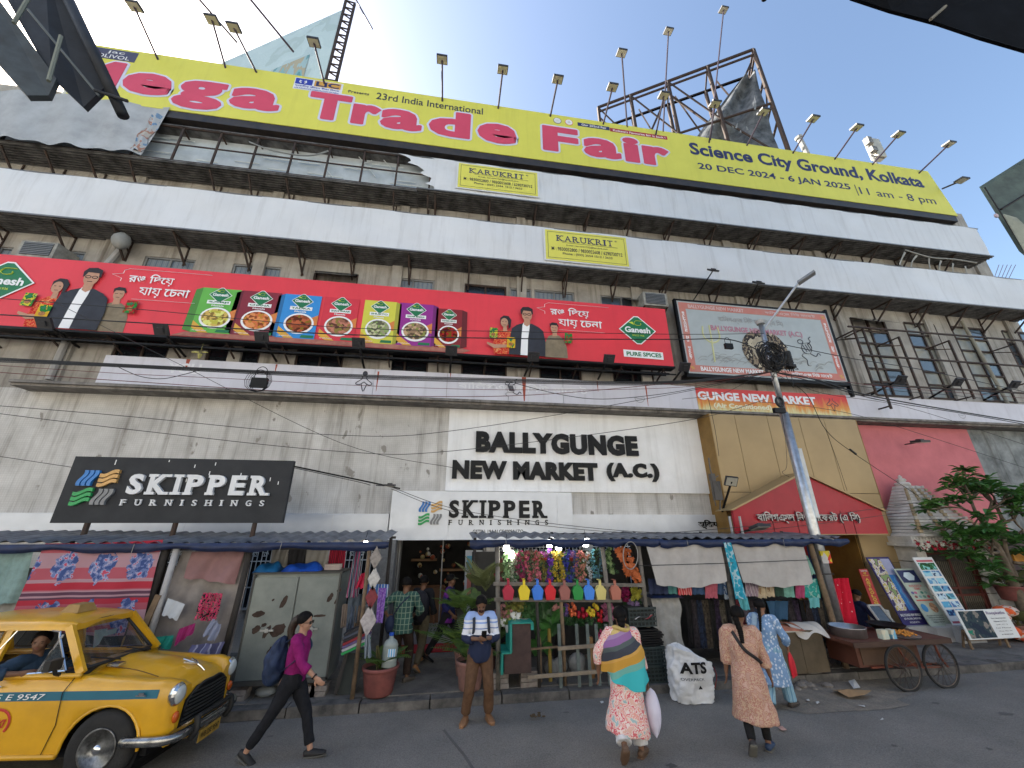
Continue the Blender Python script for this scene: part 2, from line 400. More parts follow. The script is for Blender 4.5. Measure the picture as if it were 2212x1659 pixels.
# ledge above the ground storey
b = MB(); b.bb(-10.6,22.8,10.32,W,5.92,6.04); b.bb(-10.6,22.8,10.25,10.32,5.98,6.05); b.build('ledge',mat('ledge concrete',(.26,.24,.215),.85,c2=(.13,.12,.11),streak=.8,bump=.3,bs=12),bld)
# pilasters and plaster bands on the upper storeys
b = MB()
for k in range(9):
 x = -10.2+k*4.05; b.bb(x-.16,x+.16,W-.09,W,6.05,16.4)
b.build('pilaster',plaster,bld)
glass = mat('window glass',(.05,.065,.08),.12,var=0,spec=.9)
dglass = mat('unlit window glass',(.012,.015,.02),.15,var=0,spec=.8)
curt = patmat('curtain behind glass','wave',((.13,.17,.22),(.3,.3,.28),(.09,.15,.24),(.22,.25,.27)),2.2,.35,squash=(1,1,.02))
alu = mat('window aluminium',(.28,.28,.27),.5,.4)
for x0,x1,z0,z1,kind in WIN:
 f = MB(); y = W+.1
 for a,c in ((x0,x0+.05),(x1-.05,x1)): f.bb(a,c,y-.07,y,z0,z1)
 f.bb(x0+.05,x1-.05,y-.07,y,z1-.05,z1); f.bb(x0+.05,x1-.05,y-.07,y,z0,z0+.05)
 if kind in 'cgd' or kind == 'hop': f.bb((x0+x1)/2-.025,(x0+x1)/2+.025,y-.06,y,z0+.05,z1-.05)
 if kind == 'g':
  for q in (.2,.8): f.bb(x0+(x1-x0)*q-.02,x0+(x1-x0)*q+.02,y-.05,y-.01,z0+.05,z1-.05)
 fo = f.build('window',iron if kind in ('d','g','open') else alu,bld)
 if kind != 'open':
  g = MB(); g.bb(x0+.05,x1-.05,y-.02,y+.01,z0+.05,z1-.05); g.build('pane',{'c': curt,'g': dglass,'d': dglass,'p': mat('pale blind',(.3,.32,.33),.6),'hop': glass}[kind],fo)
  if kind == 'c':
   g = MB(); g.bb(x0+.06,x1-.06,y-.045,y-.04,z1-.62,z1-.6); g.bb(x0+.06,x1-.06,y-.045,y-.04,z1-.32,z1-.3); g.build('guard_bar',alu,fo)
 if kind in ('open','hop'):
  xa = x0 if kind == 'open' else (x0+x1)/2
  g = MB(); g.bar((xa+.05,W+.02,z1-.03),(x1-.05,W+.02,z1-.03),.02)
  a_,b_ = V(xa+.06,W-.0,z1-.04),V(x1-.06,W-.0,z1-.04); o_ = V(0,-.38,-.3)
  g.add([a_,b_,b_+o_,a_+o_,a_+V(0,.02,.02),b_+V(0,.02,.02),b_+o_+V(0,.02,.02),a_+o_+V(0,.02,.02)],[(0,1,2,3),(7,6,5,4),(0,4,5,1),(1,5,6,2),(2,6,7,3),(3,7,4,0)])
  g.build('open_sash',glass,fo)
cream = mat('cream blind behind glass',(.34,.32,.25),.3,var=.3,scale=1.5,c2=(.16,.17,.16))
for k,(x0,x1,z0,z1) in enumerate(BIGW):
 f = MB(); y = W+.06
 for t in (0,.5,1): f.bb(x0+(x1-x0)*t-.035,x0+(x1-x0)*t+.035,y-.07,y,z0,z1)
 for j in range(7): zz = z0+(z1-z0)*j/6; f.bb(x0,x1,y-.08,y-.072,zz-.035,zz+.035)
 fo = f.build('window',iron,bld)
 for i in range(2):
  for j in range(6):
   if k == 0 and j == 5: continue
   g = MB(); a = x0+(x1-x0)*i/2+.036; c = x0+(x1-x0)*(i+1)/2-.036; d = z0+(z1-z0)*j/6+.03; e = z0+(z1-z0)*(j+1)/6-.03
   g.bb(a,c,y-.03,y-.01,d,e); g.build('pane',cream if rnd.random() < .72 else glass,fo)
 if k == 0:
  g = MB(); a_,b_ = V(x0,W-.06,z1),V(x1,W-.06,z1); o_ = V(.1,-.42,-.36)
  g.add([a_,b_,b_+o_,a_+o_,a_+V(0,.02,.02),b_+V(0,.02,.02),b_+o_+V(0,.02,.02),a_+o_+V(0,.02,.02)],[(0,1,2,3),(7,6,5,4),(0,4,5,1),(1,5,6,2),(2,6,7,3),(3,7,4,0)]); g.build('open_sash',glass,fo)
# drain pipes
b = MB(); p = at(2080,700,W-.1); b.tube([(p.x,W-.1,10.4),(p.x+.2,W-.1,8.8),(p.x+.35,W-.1,7.2),(p.x+.4,W-.1,6.1)],.055,8); b.build('drain_pipe',mat('old pipe',(.3,.28,.22),.6),bld)
b = MB(); p = at(225,560,W-.12); b.tube([(p.x+.4,W-.15,10.5),(p.x,W-.15,9.2),(p.x,W-.15,6.2)],.08,8); b.build('drain_pipe',mat('grey pipe',(.36,.35,.33),.6),bld)
# ground storey cladding: grey strip, shop sign band, white lettered panel
strip = mat('grey composite panel',(.58,.61,.65),.35,.25,var=.06)
y = W-.12
b = MB(); b.bb(-14,-1.56,y,W-.003,2.5,3.03); b.bb(3.2,7.55,y,W-.003,2.44,3.03); b.build('fascia',strip,bld)
b = MB()
for xx in (-8.2,-6.2,-4.3,-2.9,4.3,5.6): b.bb(xx-.008,xx+.008,y-.004,y-.001,2.5,3.03)
b.build('fascia_joint',mat('joint',(.7,.72,.73),.5),bld)
pil = mat('grey granite pillar',(.2,.205,.205),.5,scale=14,c2=(.13,.13,.13))
b = MB(); b.bb(-1.62,-1.285,10.35,W-.001,.13,2.42); b.build('pillar',pil,bld)
# shop interior seen through the entrance
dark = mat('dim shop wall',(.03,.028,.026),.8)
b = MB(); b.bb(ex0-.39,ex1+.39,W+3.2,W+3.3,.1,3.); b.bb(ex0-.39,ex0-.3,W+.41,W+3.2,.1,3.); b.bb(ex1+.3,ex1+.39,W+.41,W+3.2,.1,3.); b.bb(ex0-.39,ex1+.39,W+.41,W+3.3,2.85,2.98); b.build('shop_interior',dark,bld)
b = MB(); b.bb(ex0-.3,ex1+.3,W+.45,W+3.2,.14,.3); b.bb(ex0,ex1,W-.1,W+.45,.13,.3); b.build('shop_floor',mat('polished step',(.3,.3,.31),.3),bld)
b = MB(); b.bb(ex0+.05,ex1-.05,W-.75,W-.12,.145,.165); tag(b.build('doormat',mat('red carpet',(.35,.015,.02),.95,bump=.4,bs=200),None),'red carpet strip lying at the shop entrance','carpet')
b = MB(); b.bb(ex0+.15,ex0+1.2,W+1.3,W+1.8,.3,1.15); b.build('shop_counter',mat('shop counter wood',(.17,.08,.035),.5),bld)
b = MB(); b.bb(ex0+.02,ex0+.06,W+.05,W+.4,.3,2.4); b.bb(ex1-.06,ex1-.02,W+.05,W+.4,.3,2.4); b.bb(ex0+1.1,ex0+1.13,W+.2,W+.22,.3,2.4); b.build('door_frame',alu,bld)
b = MB(); b.bb(ex0+.1,ex0+.9,W+2.9,W+3.19,1.7,1.76); b.bb(ex0+1,ex0+2,W+2.9,W+3.19,1.4,1.46); b.build('shelf',mat('lit shelf',(.35,.2,.1),.5),bld)
b = MB()
for k in range(26): b.ball((ex0+.3+rnd.random()*1.9,W+2.85,.8+rnd.random()*1.4),rnd.uniform(.03,.09),6,4)
tag(b.build('shop_goods',patmat('assorted goods','cell',((.4,.1,.05),(.5,.4,.2),(.6,.6,.55),(.2,.1,.05)),6),bld),kind='stuff')
b = MB(); b.bb(-.6,-.25,W+1.2,W+1.28,2.80,2.845); b.build('ceiling_light',mat('lit tube',(1,.97,.9),emit=9,var=0),bld)
b = MB(); b.bb(.42,.86,W+.06,W+.08,.75,2.15); b.build('shop_poster',mat('pale shop poster',(.5,.52,.54),.4),bld)
b = MB(); b.bb(.46,.82,W+.045,W+.058,1.72,2.02); b.build('poster_print',mat('poster blue',(.1,.35,.5),.5),bld)
b = MB(); b.bb(.48,.80,W+.045,W+.058,1.1,1.62); b.build('poster_print',mat('poster coral',(.5,.16,.12),.5),bld)
# window grilles behind the stalls
grille = mat('white painted grille',(.6,.62,.62),.5)
b = MB()
for xa,xb in ((-7.6,-1.75),(1.15,3.6),(3.8,7.4)):
 k = xa
 while k < xb: b.bb(k,k+.016,W-.03,W-.015,.95,2.35); k += .1
 for z in (.95,1.4,1.95,2.2,2.33): b.bb(xa,xb,W-.032,W-.013,z,z+.02)
 k = xa+.1
 while k < xb-.2:
  for sgn in (-1,1): b.tube([(k+.1+sgn*(.02+.045*math.cos(t)),W-.04,2.11+.045*math.sin(t)) for t in [i*PI/4 for i in range(8)]],.007,4)
  k += .22
b.build('window_grille',grille,bld)
b = MB()
for xa,xb in ((-7.6,-1.75),(1.15,3.6),(3.8,7.4)): b.bb(xa,xb,W+.3,W+.32,.95,2.35)
b.build('shop_window',dglass,bld)
# gold clad entrance portal
gold = mat('bronze composite cladding',(.40,.285,.14),.45,.2,var=.12,scale=.7)
goldd = mat('ochre side cladding',(.30,.17,.045),.5,.2)
YG = 10.15
GXL,GXR = 7.52,12.62
por = empty('entrance_portal',((GXL+GXR)/2,YG,.13),'tall bronze panelled entrance portal with red gable between white wall and pink wall','portal')
cols_ = [GXL,8.35,9.45,10.55,11.45,GXR]; rows_ = [2.5,3.62,5.9]
for i in range(5):
 for j in range(2):
  b = MB(); b.bb(cols_[i]+.008,cols_[i+1]-.008,YG,YG+.05,rows_[j]+.008,rows_[j+1]-.008); b.build('cladding_panel',gold,por)
for i in (4,):
 for z0,z1 in ((.13,.95),(.96,1.75),(1.76,2.49)):
  b = MB(); b.bb(cols_[i]+.008,cols_[i+1]-.008,YG,YG+.05,z0,z1); b.build('cladding_panel',gold,por)
b = MB(); b.bb(cols_[0]+.008,cols_[1]-.008,YG,YG+.05,.13,2.49); b.build('cladding_panel',gold,por)
b = MB(); b.bb(GXL,GXR,YG+.052,YG+.06,2.5,5.9); b.bb(GXL,gx0,YG+.052,YG+.06,.13,2.5); b.bb(gx1,GXR,YG+.052,YG+.06,.13,2.5); b.build('backing',black,por)
for q in ((GXL-.02,GXL,YG,W-.005,.13,5.9),(GXR,GXR+.02,YG,W-.005,.13,5.9),(gx0,gx0+.03,YG+.06,W+1.8,.13,2.5),(gx1-.03,gx1,YG+.06,W+1.8,.13,2.5)): b = MB(); b.bb(*q); b.build('side_panel',goldd,por)
b = MB(); b.bb(gx0,gx1,YG+.06,W+2.,2.5,2.56); b.bb(gx0+.03,gx1-.03,W+1.8,W+1.9,.13,2.5); b.build('passage_lining',mat('passage ochre paint',(.34,.19,.06),.7),por)
b = MB(); b.bb(gx0+.03,gx1-.1,W+.9,W+.95,1.55,2.48); b.build('passage_sign',mat('dark red sign',(.3,.012,.02),.5),por)
# red gable with canopy edge
red = mat('red gable cladding',(.38,.006,.02),.38,var=.1)
pts = [at(1577,1097,9.7),at(1727,1020,9.7),at(1897,1104,9.7)]
xl,xm,xr = pts[0].x,at(1727,1030,9.7).x,at(1897,1104,9.7).x; zb_,zm = 2.52,at(1727,1026,9.7).z; ze = at(1895,1104,9.7).z
b = MB(); b.prism([(xl,zb_),(xr,zb_),(xr,ze),(xm,zm),(xl,ze)],9.62,9.7); b.build('gable',red,por)
b = MB()
for xx in (xl+1.1,xm-.5,xm+.9,xr-1.): b.bb(xx-.006,xx+.006,9.612,9.619,zb_,ze)
b.build('gable_joint',mat('dark joint',(.06,.005,.01),.6),por)
b = MB(); b.prism([(xl-.02,ze),(xm,zm+.02),(xr+.02,ze),(xr+.15,ze-.01),(xm,zm+.07),(xl-.15,ze-.01)],9.55,YG); b.prism([(xl,zb_-.02),(xr,zb_-.02),(xr,zb_),(xl,zb_)],9.62,YG); b.build('canopy',gold,por)
silver = mat('silver letter',(.33,.33,.34),.35,.8,var=.1)
b = MB(); addtxt(b,'\u09AC\u09BE\u09BF\u09B2\u0997\u099E\u09CD\u099C \u09BF\u09A8\u0989 \u09AE\u09BE\u09B0\u09CD\u0995\u09C7\u099F (\u098F \u09BF\u09B8)'.replace('\u09B0\u09CD\u0995\u09C7','\u09C7\u0995\u09B0'),(xl+.62,9.6,2.78),(xr-xl-1.45,0,0),(0,0,.3),.014,.05); b.build('lettering',silver,por)
# pink wall, brown fascia and grey wall beyond
pink = mat('pink painted wall',(.62,.19,.205),.85,var=.12,scale=1.5,bump=.15,bs=25,c2=(.50,.15,.165))
b = MB(); b.bb(GXR+.03,17.75,W-.1,W-.004,2.55,5.9); b.build('pink_wall',pink,bld)
b = MB(); b.bb(17.77,20.6,W-.08,W-.004,2.55,5.9); b.build('grey_wall',mat('mildewed grey wall',(.3,.32,.315),.9,c2=(.12,.13,.13),streak=.8,scale=2),bld)
b = MB(); b.bb(GXR+.03,20.6,W-.3,W-.101,.13,2.55); p = at(1880,1120,W-.3); b.bb(GXR+.03,14.3,W-.3,W-.101,2.55,2.9); b.build('brown_fascia',mat('dark brown cladding',(.05,.025,.025),.6),bld)
# ================================================================ banner bands on the facade
flex = mat('white flex banner',(.66,.67,.68),.55,var=.07,scale=.6,bump=.45,bs=1.4,streak=.25)
tin = mat('dark corrugated soffit',(.17,.165,.16),.7,.1,var=.5)
YB = 10.0
def band(name,x0,x1,z0,z1,label,holes=None,step=2.1,xs=None,fm=flex,end=True,cat='banner'):
 t = empty(name,((x0+x1)/2,YB,z0),label,cat)
 b = MB()
 n = int((x1-x0)*3)
 if holes is None:
  b.grid(lambda i,j: (x0+(x1-x0)*i,YB+.018*math.sin(i*37+j*2)*math.sin(j*PI)+.012*math.sin(i*91+j*7),z0+(z1-z0)*j),n,6)
  if end: b.quad((x1,YB,z0),(x1,YB+.78,z0),(x1,YB+.78,z1),(x1,YB,z1))
  b.build('banner_sheet',fm,t,smooth=True)
 s = MB()
 k = x0
 while k < x1:
  k2 = min(k+.5,x1)
  s.add([(k,YB-.03,z0-.02),(k2,YB-.03,z0-.02),(k2,W-.01,z0-.02),(k,W-.01,z0-.02)],[(0,1,2,3)])
  k = k2
 for q in range(8): s.bb(x0,x1,YB+.02+q*.095,YB+.055+q*.095,z0-.05,z0-.022)
 s.build('soffit',tin,t)
 e = MB(); e.bb(x0,x1,YB-.04,YB-.005,z0-.03,z0+.015); e.bb(x0,x1,YB,YB+.03,z1-.015,z1+.02); e.build('edge_rail',mat('bent tin edge',(.2,.2,.2),.5,.5),t)
 x = x0+.6; i = 0
 while x < x1-.2:
  g = MB(); dx = rnd.uniform(-.06,.06)
  g.bar((x,YB+.02,z0-.07),(x,W-.01,z0-.07),.04)
  g.bar((x,YB+.1,z0-.08),(x+dx,W-.02,z0-.68),.045)
  if i % 2: g.bar((x,W-.35,z0-.08),(x+dx*.6,W-.02,z0-.36),.03)
  g.bar((x,W-.02,z0-.7),(x,W-.02,z0-.03),.035)
  g.build('bracket',iron,t); x += step*rnd.uniform(.82,1.1); i += 1
 return t
b2 = band('white_banner',-15,22.75,10.66,12.14,'long blank white banner running the full width above the red spice board',cat='banner',step=1.75)
XT = at(905,365,YB).x
b1 = band('white_banner',XT,21.7,13.2,14.64,'blank white banner with a ragged torn left end, under the yellow hoarding',holes=1,cat='banner',step=1.9)
b = MB(); n = 70
def tear(j): return XT+.35+.3*math.sin(j*3.1+.4)-j*.9+.13*math.sin(j*23)+.06*math.sin(j*57)
b.grid(lambda i,j: (tear(j)+(21.6-tear(j))*i,YB+.012*math.sin(i*97+j*5),13.2+1.44*j),n,16); b.quad((21.6,YB,13.2),(21.6,YB+.78,13.2),(21.6,YB+.78,14.64),(21.6,YB,14.64)); b.build('banner_sheet',flex,b1,smooth=True)
# bared light box left of the tear
XL = at(290,300,YB).x
lb = empty('bare_light_box',((XL+XT)/2,YB+.3,13.2),'bare sign frame with tube lamps where the banner has torn away','sign frame')
b = MB(); b.bb(-15,XT+.9,W-.42,W-.40,13.22,14.6); b.build('back_sheet',mat('grey blue sheet',(.50,.55,.58),.6,c2=(.36,.40,.42),scale=2),lb)
b = MB(); b.bb(-15,XT+.9,YB,W-.4,14.6,14.64); b.bb(-15,XT,YB,W-.05,13.13,13.17)
for q in range(8): b.bb(-15,XT,YB+.02+q*.095,YB+.055+q*.095,13.09,13.128)
b.build('soffit',tin,lb)
x = -14.5
while x < XT+.6:
 b = MB(); b.bb(x,x+.05,YB+.02,YB+.07,13.15,14.6); b.bar((x,YB+.05,14.55),(x,W-.42,14.5),.04); b.bar((x,YB+.05,13.2),(x,W-.42,13.2),.04); b.build('upright',iron,lb)
 if rnd.random() < .8:
  g = MB(); g.bar((x,YB+.1,13.08),(x+rnd.uniform(-.05,.05),W-.02,12.45),.045); g.bar((x,W-.03,13.08),(x,W-.03,12.4),.035); g.build('bracket',iron,lb)
 x += 1.1
b = MB(); b.bb(-15,XT+.5,YB+.03,YB+.06,13.85,13.89); b.bb(-15,XT+.5,YB+.02,YB+.07,14.56,14.61); b.bb(-15,XT,YB+.02,YB+.07,13.17,13.22); b.build('rail',iron,lb)
tubem = mat('dead tube lamp',(.62,.66,.66),.4)
for k in range(34):
 x = rnd.uniform(XL+.2,XT+.2); z = rnd.choice([13.45,13.6,13.75,14.05,14.2,14.35]); a = rnd.choice([0,0,0,0,.03,-.05,.6,-.9])
 L = rnd.uniform(.5,1.15); g = MB(); g.tube([(x-L/2*math.cos(a),W-.5,z-L/2*math.sin(a)),(x+L/2*math.cos(a),W-.5,z+L/2*math.sin(a))],.018,6); g.build('tube_lamp',tubem,lb)
g = MB(); g.tube([(-7.0,YB,14.3),(-6.2,YB-.05,14.0),(-5.2,YB,14.02),(-4.6,YB,14.35)],.03,5,4,flat=.3); g.build('loose_strip',mat('loose strip',(.4,.42,.42),.5),lb)
# sagging old banner at far left
b = MB(); xa,xb = -15.,at(318,300,YB-.1).x
b.grid(lambda i,j: (xa+(xb-xa)*i+.25*j*(i > .9),YB-.1-.1*math.sin(i*PI)+.04*math.sin(i*26+j*3),13.3-.25*math.sin(i*3)*(1-j)+.22*max(0,i-.75)*(1-j)*-4*.4+j*(1.55+.35*i)-.05*math.sin(i*44+1)*(1-j)+.05*math.sin((i+j*.35)*30)*j*(1-j)*4),60,14)
one('sagging_banner',b,mat('grey dusty banner',(.42,.44,.46),.75,var=.2,scale=1.5,bump=.3,bs=3),'dusty grey banner sagging in folds from the frame at the far left','banner',smooth=True)
b = MB(); xa = xb; b.grid(lambda i,j: (xa-.1+.28*i-.2*(1-j)+.05*math.sin(j*12),YB-.14+.05*math.sin(i*8),13.25+1.55*j),8,12)
one('hanging_rag',b,patmat('faded poster rag','noise',((.42,.4,.38),(.35,.2,.16),(.4,.42,.44),(.16,.26,.4),(.45,.45,.45)),2.2),'rag of faded printed poster hanging where the grey banner ends','rag',smooth=True)
# poster sheets
yel = mat('yellow poster',(.68,.64,.10),.5,var=.04)
navy = mat('navy print',(.02,.025,.10),.5,var=0)
ink = mat('dark grey print',(.035,.035,.05),.5,var=0)
def poster(x0,x1,z0,z1,label):
 t = empty('poster',((x0+x1)/2,YB-.05,z0),label,'poster','yellow shop posters on the white banners')
 b = MB(); b.bb(x0-.06,x1+.06,YB-.05,YB-.04,z0-.05,z1+.05); b.build('backing',flex,t)
 b = MB(); b.bb(x0,x1,YB-.06,YB-.052,z0,z1); b.build('sheet',yel,t)
 w_,h_ = x1-x0,z1-z0; y = YB-.064
 b = MB()
 for z in (z0+.07,z1-.08): b.bb(x0+.08,x1-.08,y,y+.002,z,z+.012)
 for x in (x0+.08,x1-.09): b.bb(x,x+.012,y,y+.002,z0+.082,z1-.08)
 b.bb(x0+.2*w_,x1-.12*w_,y,y+.002,z0+.595*h_,z0+.605*h_)
 addtxt(b,'M : 9830052800 / 9830055608 / 6290730712',(x0+.07*w_,y,z0+.31*h_),(.86*w_,0,0),(0,0,.12*h_),.012)
 addtxt(b,'E-mail : karukrit1932@karukrit.com',(x0+.25*w_,y,z0+.48*h_),(.5*w_,0,0),(0,0,.07*h_))
 addtxt(b,'Phone : (033) 2554 1512 / 3633',(x0+.2*w_,y,z0+.17*h_),(.6*w_,0,0),(0,0,.095*h_),.012)
 b.build('small_print',ink,t)
 b = MB(); serif(b,'KARUKRIT',x0+.13*w_,z0+.635*h_,.70*w_,.2*h_,y,.004,.0)
 addtxt(b,'\u00AE',(x0+.85*w_,y,z0+.8*h_),(.03*w_,0,0),(0,0,.05*h_)); b.build('lettering',navy,t)
def serif(mb,s,x,z,w,h,y,dep=.003,bold=.02,gap=.12):
 "letters with slab serifs, each in its own cell"
 rel = {'I': .5,'S': .85,'F': .9,'J': .7,'E': .92,'P': .98,'R': 1.08,'K': 1.12,'N': 1.1,'H': 1.1,'U': 1.05,'G': 1.,'A': 1.1,'T': 1.}
 tot = sum(rel.get(c,1)+gap for c in s)-gap; x_ = x
 for c in s:
  cw = rel.get(c,1)/tot*w; st = h*.13; th = .24*h if bold else .16*h
  addtxt(mb,c,(x_+(cw*.08 if c != 'I' else cw*.26),y,z),((cw*.84 if c != 'I' else cw*.48),0,0),(0,0,h),bold,dep)
  def slab(a,b_,up): mb.bb(x_+a*cw,x_+b_*cw,y-dep*1.01,y,(z+h-st) if up else z,(z+h) if up else z+st)
  if c in 'KPRFHNU': slab(0,.42,1)
  if c in 'KRPHF': slab(0,.42,0)
  if c in 'IT': slab(.0 if c == 'I' else .28,1. if c == 'I' else .72,0)
  if c == 'I': slab(0,1,1)
  if c in 'KHU': slab(.62,1.0,1)
  if c in 'KRH': slab(.62,1.03,0)
  if c == 'N': slab(0,.3,0); slab(.62,1,1)
  if c == 'A': slab(-.02,.3,0); slab(.68,1.02,0)
  x_ += (rel.get(c,1)+gap)/tot*w
poster(-.34,2.42,13.42,14.5,'yellow shop poster on the upper white banner, with phone numbers')
poster(2.62,5.46,10.83,12.02,'yellow shop poster on the lower white banner, right above the red spice board')
# ================================================================ yellow hoarding
YY = 9.9
yb = mat('acid yellow flex',(.67,.64,.09),.5,var=.05,scale=.8,streak=.12)
pk = mat('crimson print',(.62,.065,.12),.5,var=.08,scale=.8)
hx0,hx1,hz0,hz1 = -12.35,20.75,15.12,17.6
hd = empty('yellow_hoarding',(4,YY,hz0),'huge yellow Mega Trade Fair hoarding along the top of the building','hoarding')
xe = at(2018,372,YY).x-.55
b = MB(); b.add([(hx0,YY,hz0),(hx1,YY,hz0),(xe+.2,YY,hz1),(hx0,YY,hz1),(hx0,YY+.3,hz0),(hx1,YY+.3,hz0),(xe+.2,YY+.3,hz1),(hx0,YY+.3,hz1)],[(0,1,2,3),(7,6,5,4),(0,4,5,1),(1,5,6,2),(2,6,7,3),(3,7,4,0)])
b.build('face',yb,hd)
b = MB(); b.grid(lambda i,j: (hx0-.32*math.sin(i*PI/2),YY+.32*(1-math.cos(i*PI/2)),hz0+(hz1-hz0)*j),5,1); b.build('rounded_end',mat('faded yellow end',(.55,.56,.42),.5),hd,smooth=True)
b = MB(); b.bb(hx0-.1,hx1-.1,YY+.02,YY+.3,hz0-.3,hz0-.004); b.bb(hx0,hx1-.3,YY+.3,W,hz0-.3,hz0-.22); b.build('underside',mat('black sheet',(.02,.02,.022),.5,c2=(.05,.04,.035)),hd)
b = MB()
for k in range(34): b.bb(hx0+.3+k*.97,hx0+.34+k*.97,YY+.3,YY+.36,hz0,hz1-.05)
b.bb(hx0,xe,YY+.3,YY+.35,hz1-.1,hz1-.05); b.build('rear_frame',iron,hd)
def dil(mb,s,x0,x1,z0,z1,y,rx,rz,n=12):
 "thick letter: the glyph repeated round a small ellipse, each copy a hair in front of the last"
 for k in range(n+1):
  dx,dz = (0,0) if k == n else (rx*math.cos(2*PI*k/n),rz*math.sin(2*PI*k/n))
  addtxt(mb,s,(x0+rx+dx,y-k*.0004,z0+rz+dz),(x1-x0-2*rx,0,0),(0,0,z1-z0-2*rz),.03,0)
def bigword(s,x0,x1,z0,z1,ref=None,g=.075):
 rx = min(.06,(x1-x0)*.12)
 b = MB(); dil(b,s,x0-g,x1+g,z0-g,z1+g,YY-.003,rx+g,.03+g,16); b.build('letter_outline',mat('lilac white outline',(.60,.61,.74),.5,var=0),hd)
 b = MB(); dil(b,s,x0,x1,z0,z1,YY-.013,rx,.03,12); b.build('lettering',pk,hd)
def pz(u,v): return at(u,v,YY)
# every letter in its own cell (u0,v_top,u1,v_bottom in the photograph)
def cell(s,p,q,ctop=None): bigword(s,p[0],q[0],p[1],q[1])
LET = []
zb,zt,zx,zd = 15.62,16.92,16.62,15.28
def lw(word,xs):
 for c,(a,b_) in zip(word,xs):
  z0 = zb; z1 = {'a': zx,'e': zx,'r': zx-.0,'g': zx}.get(c,zt)
  if c == 'g': z0 = zd
  bigword(c,a,b_,z0,z1)
def ux(u,z):
 # x on the board at image column u and height z
 lo,hi = -14.,22.
 for _ in range(40):
  m = (lo+hi)/2; d = Vector((m,YY,z-CH)); uu = 1106+FPX*d.dot(CR)/d.dot(_f)
  if uu < u: lo = m
  else: hi = m
 return lo
zc = 16.1
lw('Mega',[(ux(145,zc)-.1,ux(258,zc)),(ux(265,zc),ux(372,zc)),(ux(380,zc),ux(487,zc)),(ux(498,zc),ux(606,zc))])
lw('Trade',[(ux(664,zc),ux(756,zc)),(ux(760,zc),ux(822,zc)),(ux(822,zc),ux(912,zc)),(ux(926,zc),ux(1016,zc)),(ux(1031,zc),ux(1116,zc))])
lw('Fair',[(ux(1172,zc),ux(1250,zc)),(ux(1260,zc),ux(1341,zc)),(ux(1347,zc),ux(1382,zc)),(ux(1388,zc),ux(1447,zc))])
def hl(s,u0,u1,z0,h,m=navy,bold=.0,nm='lettering',**k):
 return tx(nm,s,ux(u0,z0),ux(u1,z0),z0,z0+h,YY-.003,m,hd,bold,.004,**k)
hl('Science City Ground, Kolkata',1494,2002,16.32,.86,navy,.03)
hl('20 DEC 2024 - 6 JAN 2025',1510,1840,15.68,.42,navy,.016)
hl('|',1854.5,1856,15.5,.6,navy)
hl('11 am - 8 pm',1862,2026,15.5,.5,navy,.0)
hl('23\u02B3\u1D48 India International'.replace('\u02B3\u1D48','rd'),812,1043,17.0,.34,ink,.01)
hl('Presents',752,797,17.12,.13,ink,.01)
def plate(u0,u1,z0,z1,c,nm='plate',rough=.5,yo=.004):
 b = MB(); b.bb(ux(u0,z0),ux(u1,z0),YY-yo,YY-.001,z0,z1); return b.build(nm,c,hd)
dk = mat('slate plate',(.06,.06,.11),.5,var=.05)
plate(196,290,17.02,17.5,dk)
for s,a,c,z,h in (('jac',232,268,17.27,.17),('OLIVOL',208,278,17.07,.17)):
 tx('lettering',s,ux(a,z),ux(c,z),z,z+h,YY-.006,white,hd,.0)
plate(632,737,16.92,17.5,mat('plate white',(.7,.72,.78),.5,var=.03))
lic = mat('orange plate',(.62,.33,.05),.5,var=.03); lb_ = mat('blue plate',(.02,.04,.35),.5,var=.03)
plate(637,674,17.18,17.47,lb_,yo=.007); plate(678,735,17.18,17.47,lic,yo=.007)
tx('lettering','LIC',ux(682,17.2),ux(732,17.2),17.2,17.44,YY-.009,navy,hd,.03)
tx('lettering','\u09AD\u09BE\u09B0\u09A4\u09C0\u09AF\u09BC \u099C\u09C0\u09AC\u09A8 \u09AC\u09C0\u09AE\u09BE \u09BF\u09A8\u0997\u09AE',ux(636,17.),ux(732,17.),17.04,17.15,YY-.007,lb_,hd,0)
tx('lettering','LIFE INSURANCE CORPORATION OF INDIA',ux(636,17.),ux(732,17.),16.95,17.01,YY-.007,lb_,hd,0)
b = MB()
cx = ux(655,17.3)
for sg in (-1,1): b.tube([(cx+sg*.05,YY-.009,17.24),(cx+sg*.11,YY-.009,17.3),(cx+sg*.1,YY-.009,17.37),(cx+sg*.045,YY-.009,17.33)],.022,6,flat=.4)
b.build('emblem',white,hd)
plate(1248,1317,17.17,17.36,navy); plate(1318,1442,17.13,17.32,mat('maroon plate',(.35,.01,.03),.5,var=0))
tx('lettering','Our 202nd Fair',ux(1256,17.25),ux(1310,17.25),17.21,17.32,YY-.006,white,hd,.015)
tx('lettering',"Kolkata's Favourite fair is back !",ux(1324,17.2),ux(1437,17.2),17.16,17.27,YY-.006,white,hd,.015)
for u,c in ((1204,navy),(1229,mat('orange red',(.6,.08,.02),.5,var=0))):
 b = MB(); x = ux(u,17.25); b.lathe([(0,0),(.16,0),(.16,.004),(0,.004)],n=20,M=Matrix.Rotation(R(90),3,'X'),c=(x,YY-.001,17.28)); o = b.build('emblem',c,hd)
 b = MB(); b.lathe([(.125,0),(.14,0),(.14,.003),(.125,.003)],n=20,M=Matrix.Rotation(R(90),3,'X'),c=(x,YY-.006,17.28)); addtxt(b,'30' if u < 1210 else '\u2605',(x-.07,YY-.007,17.23),(.14,0,0),(0,0,.1)); b.build('emblem_ring',white,hd)
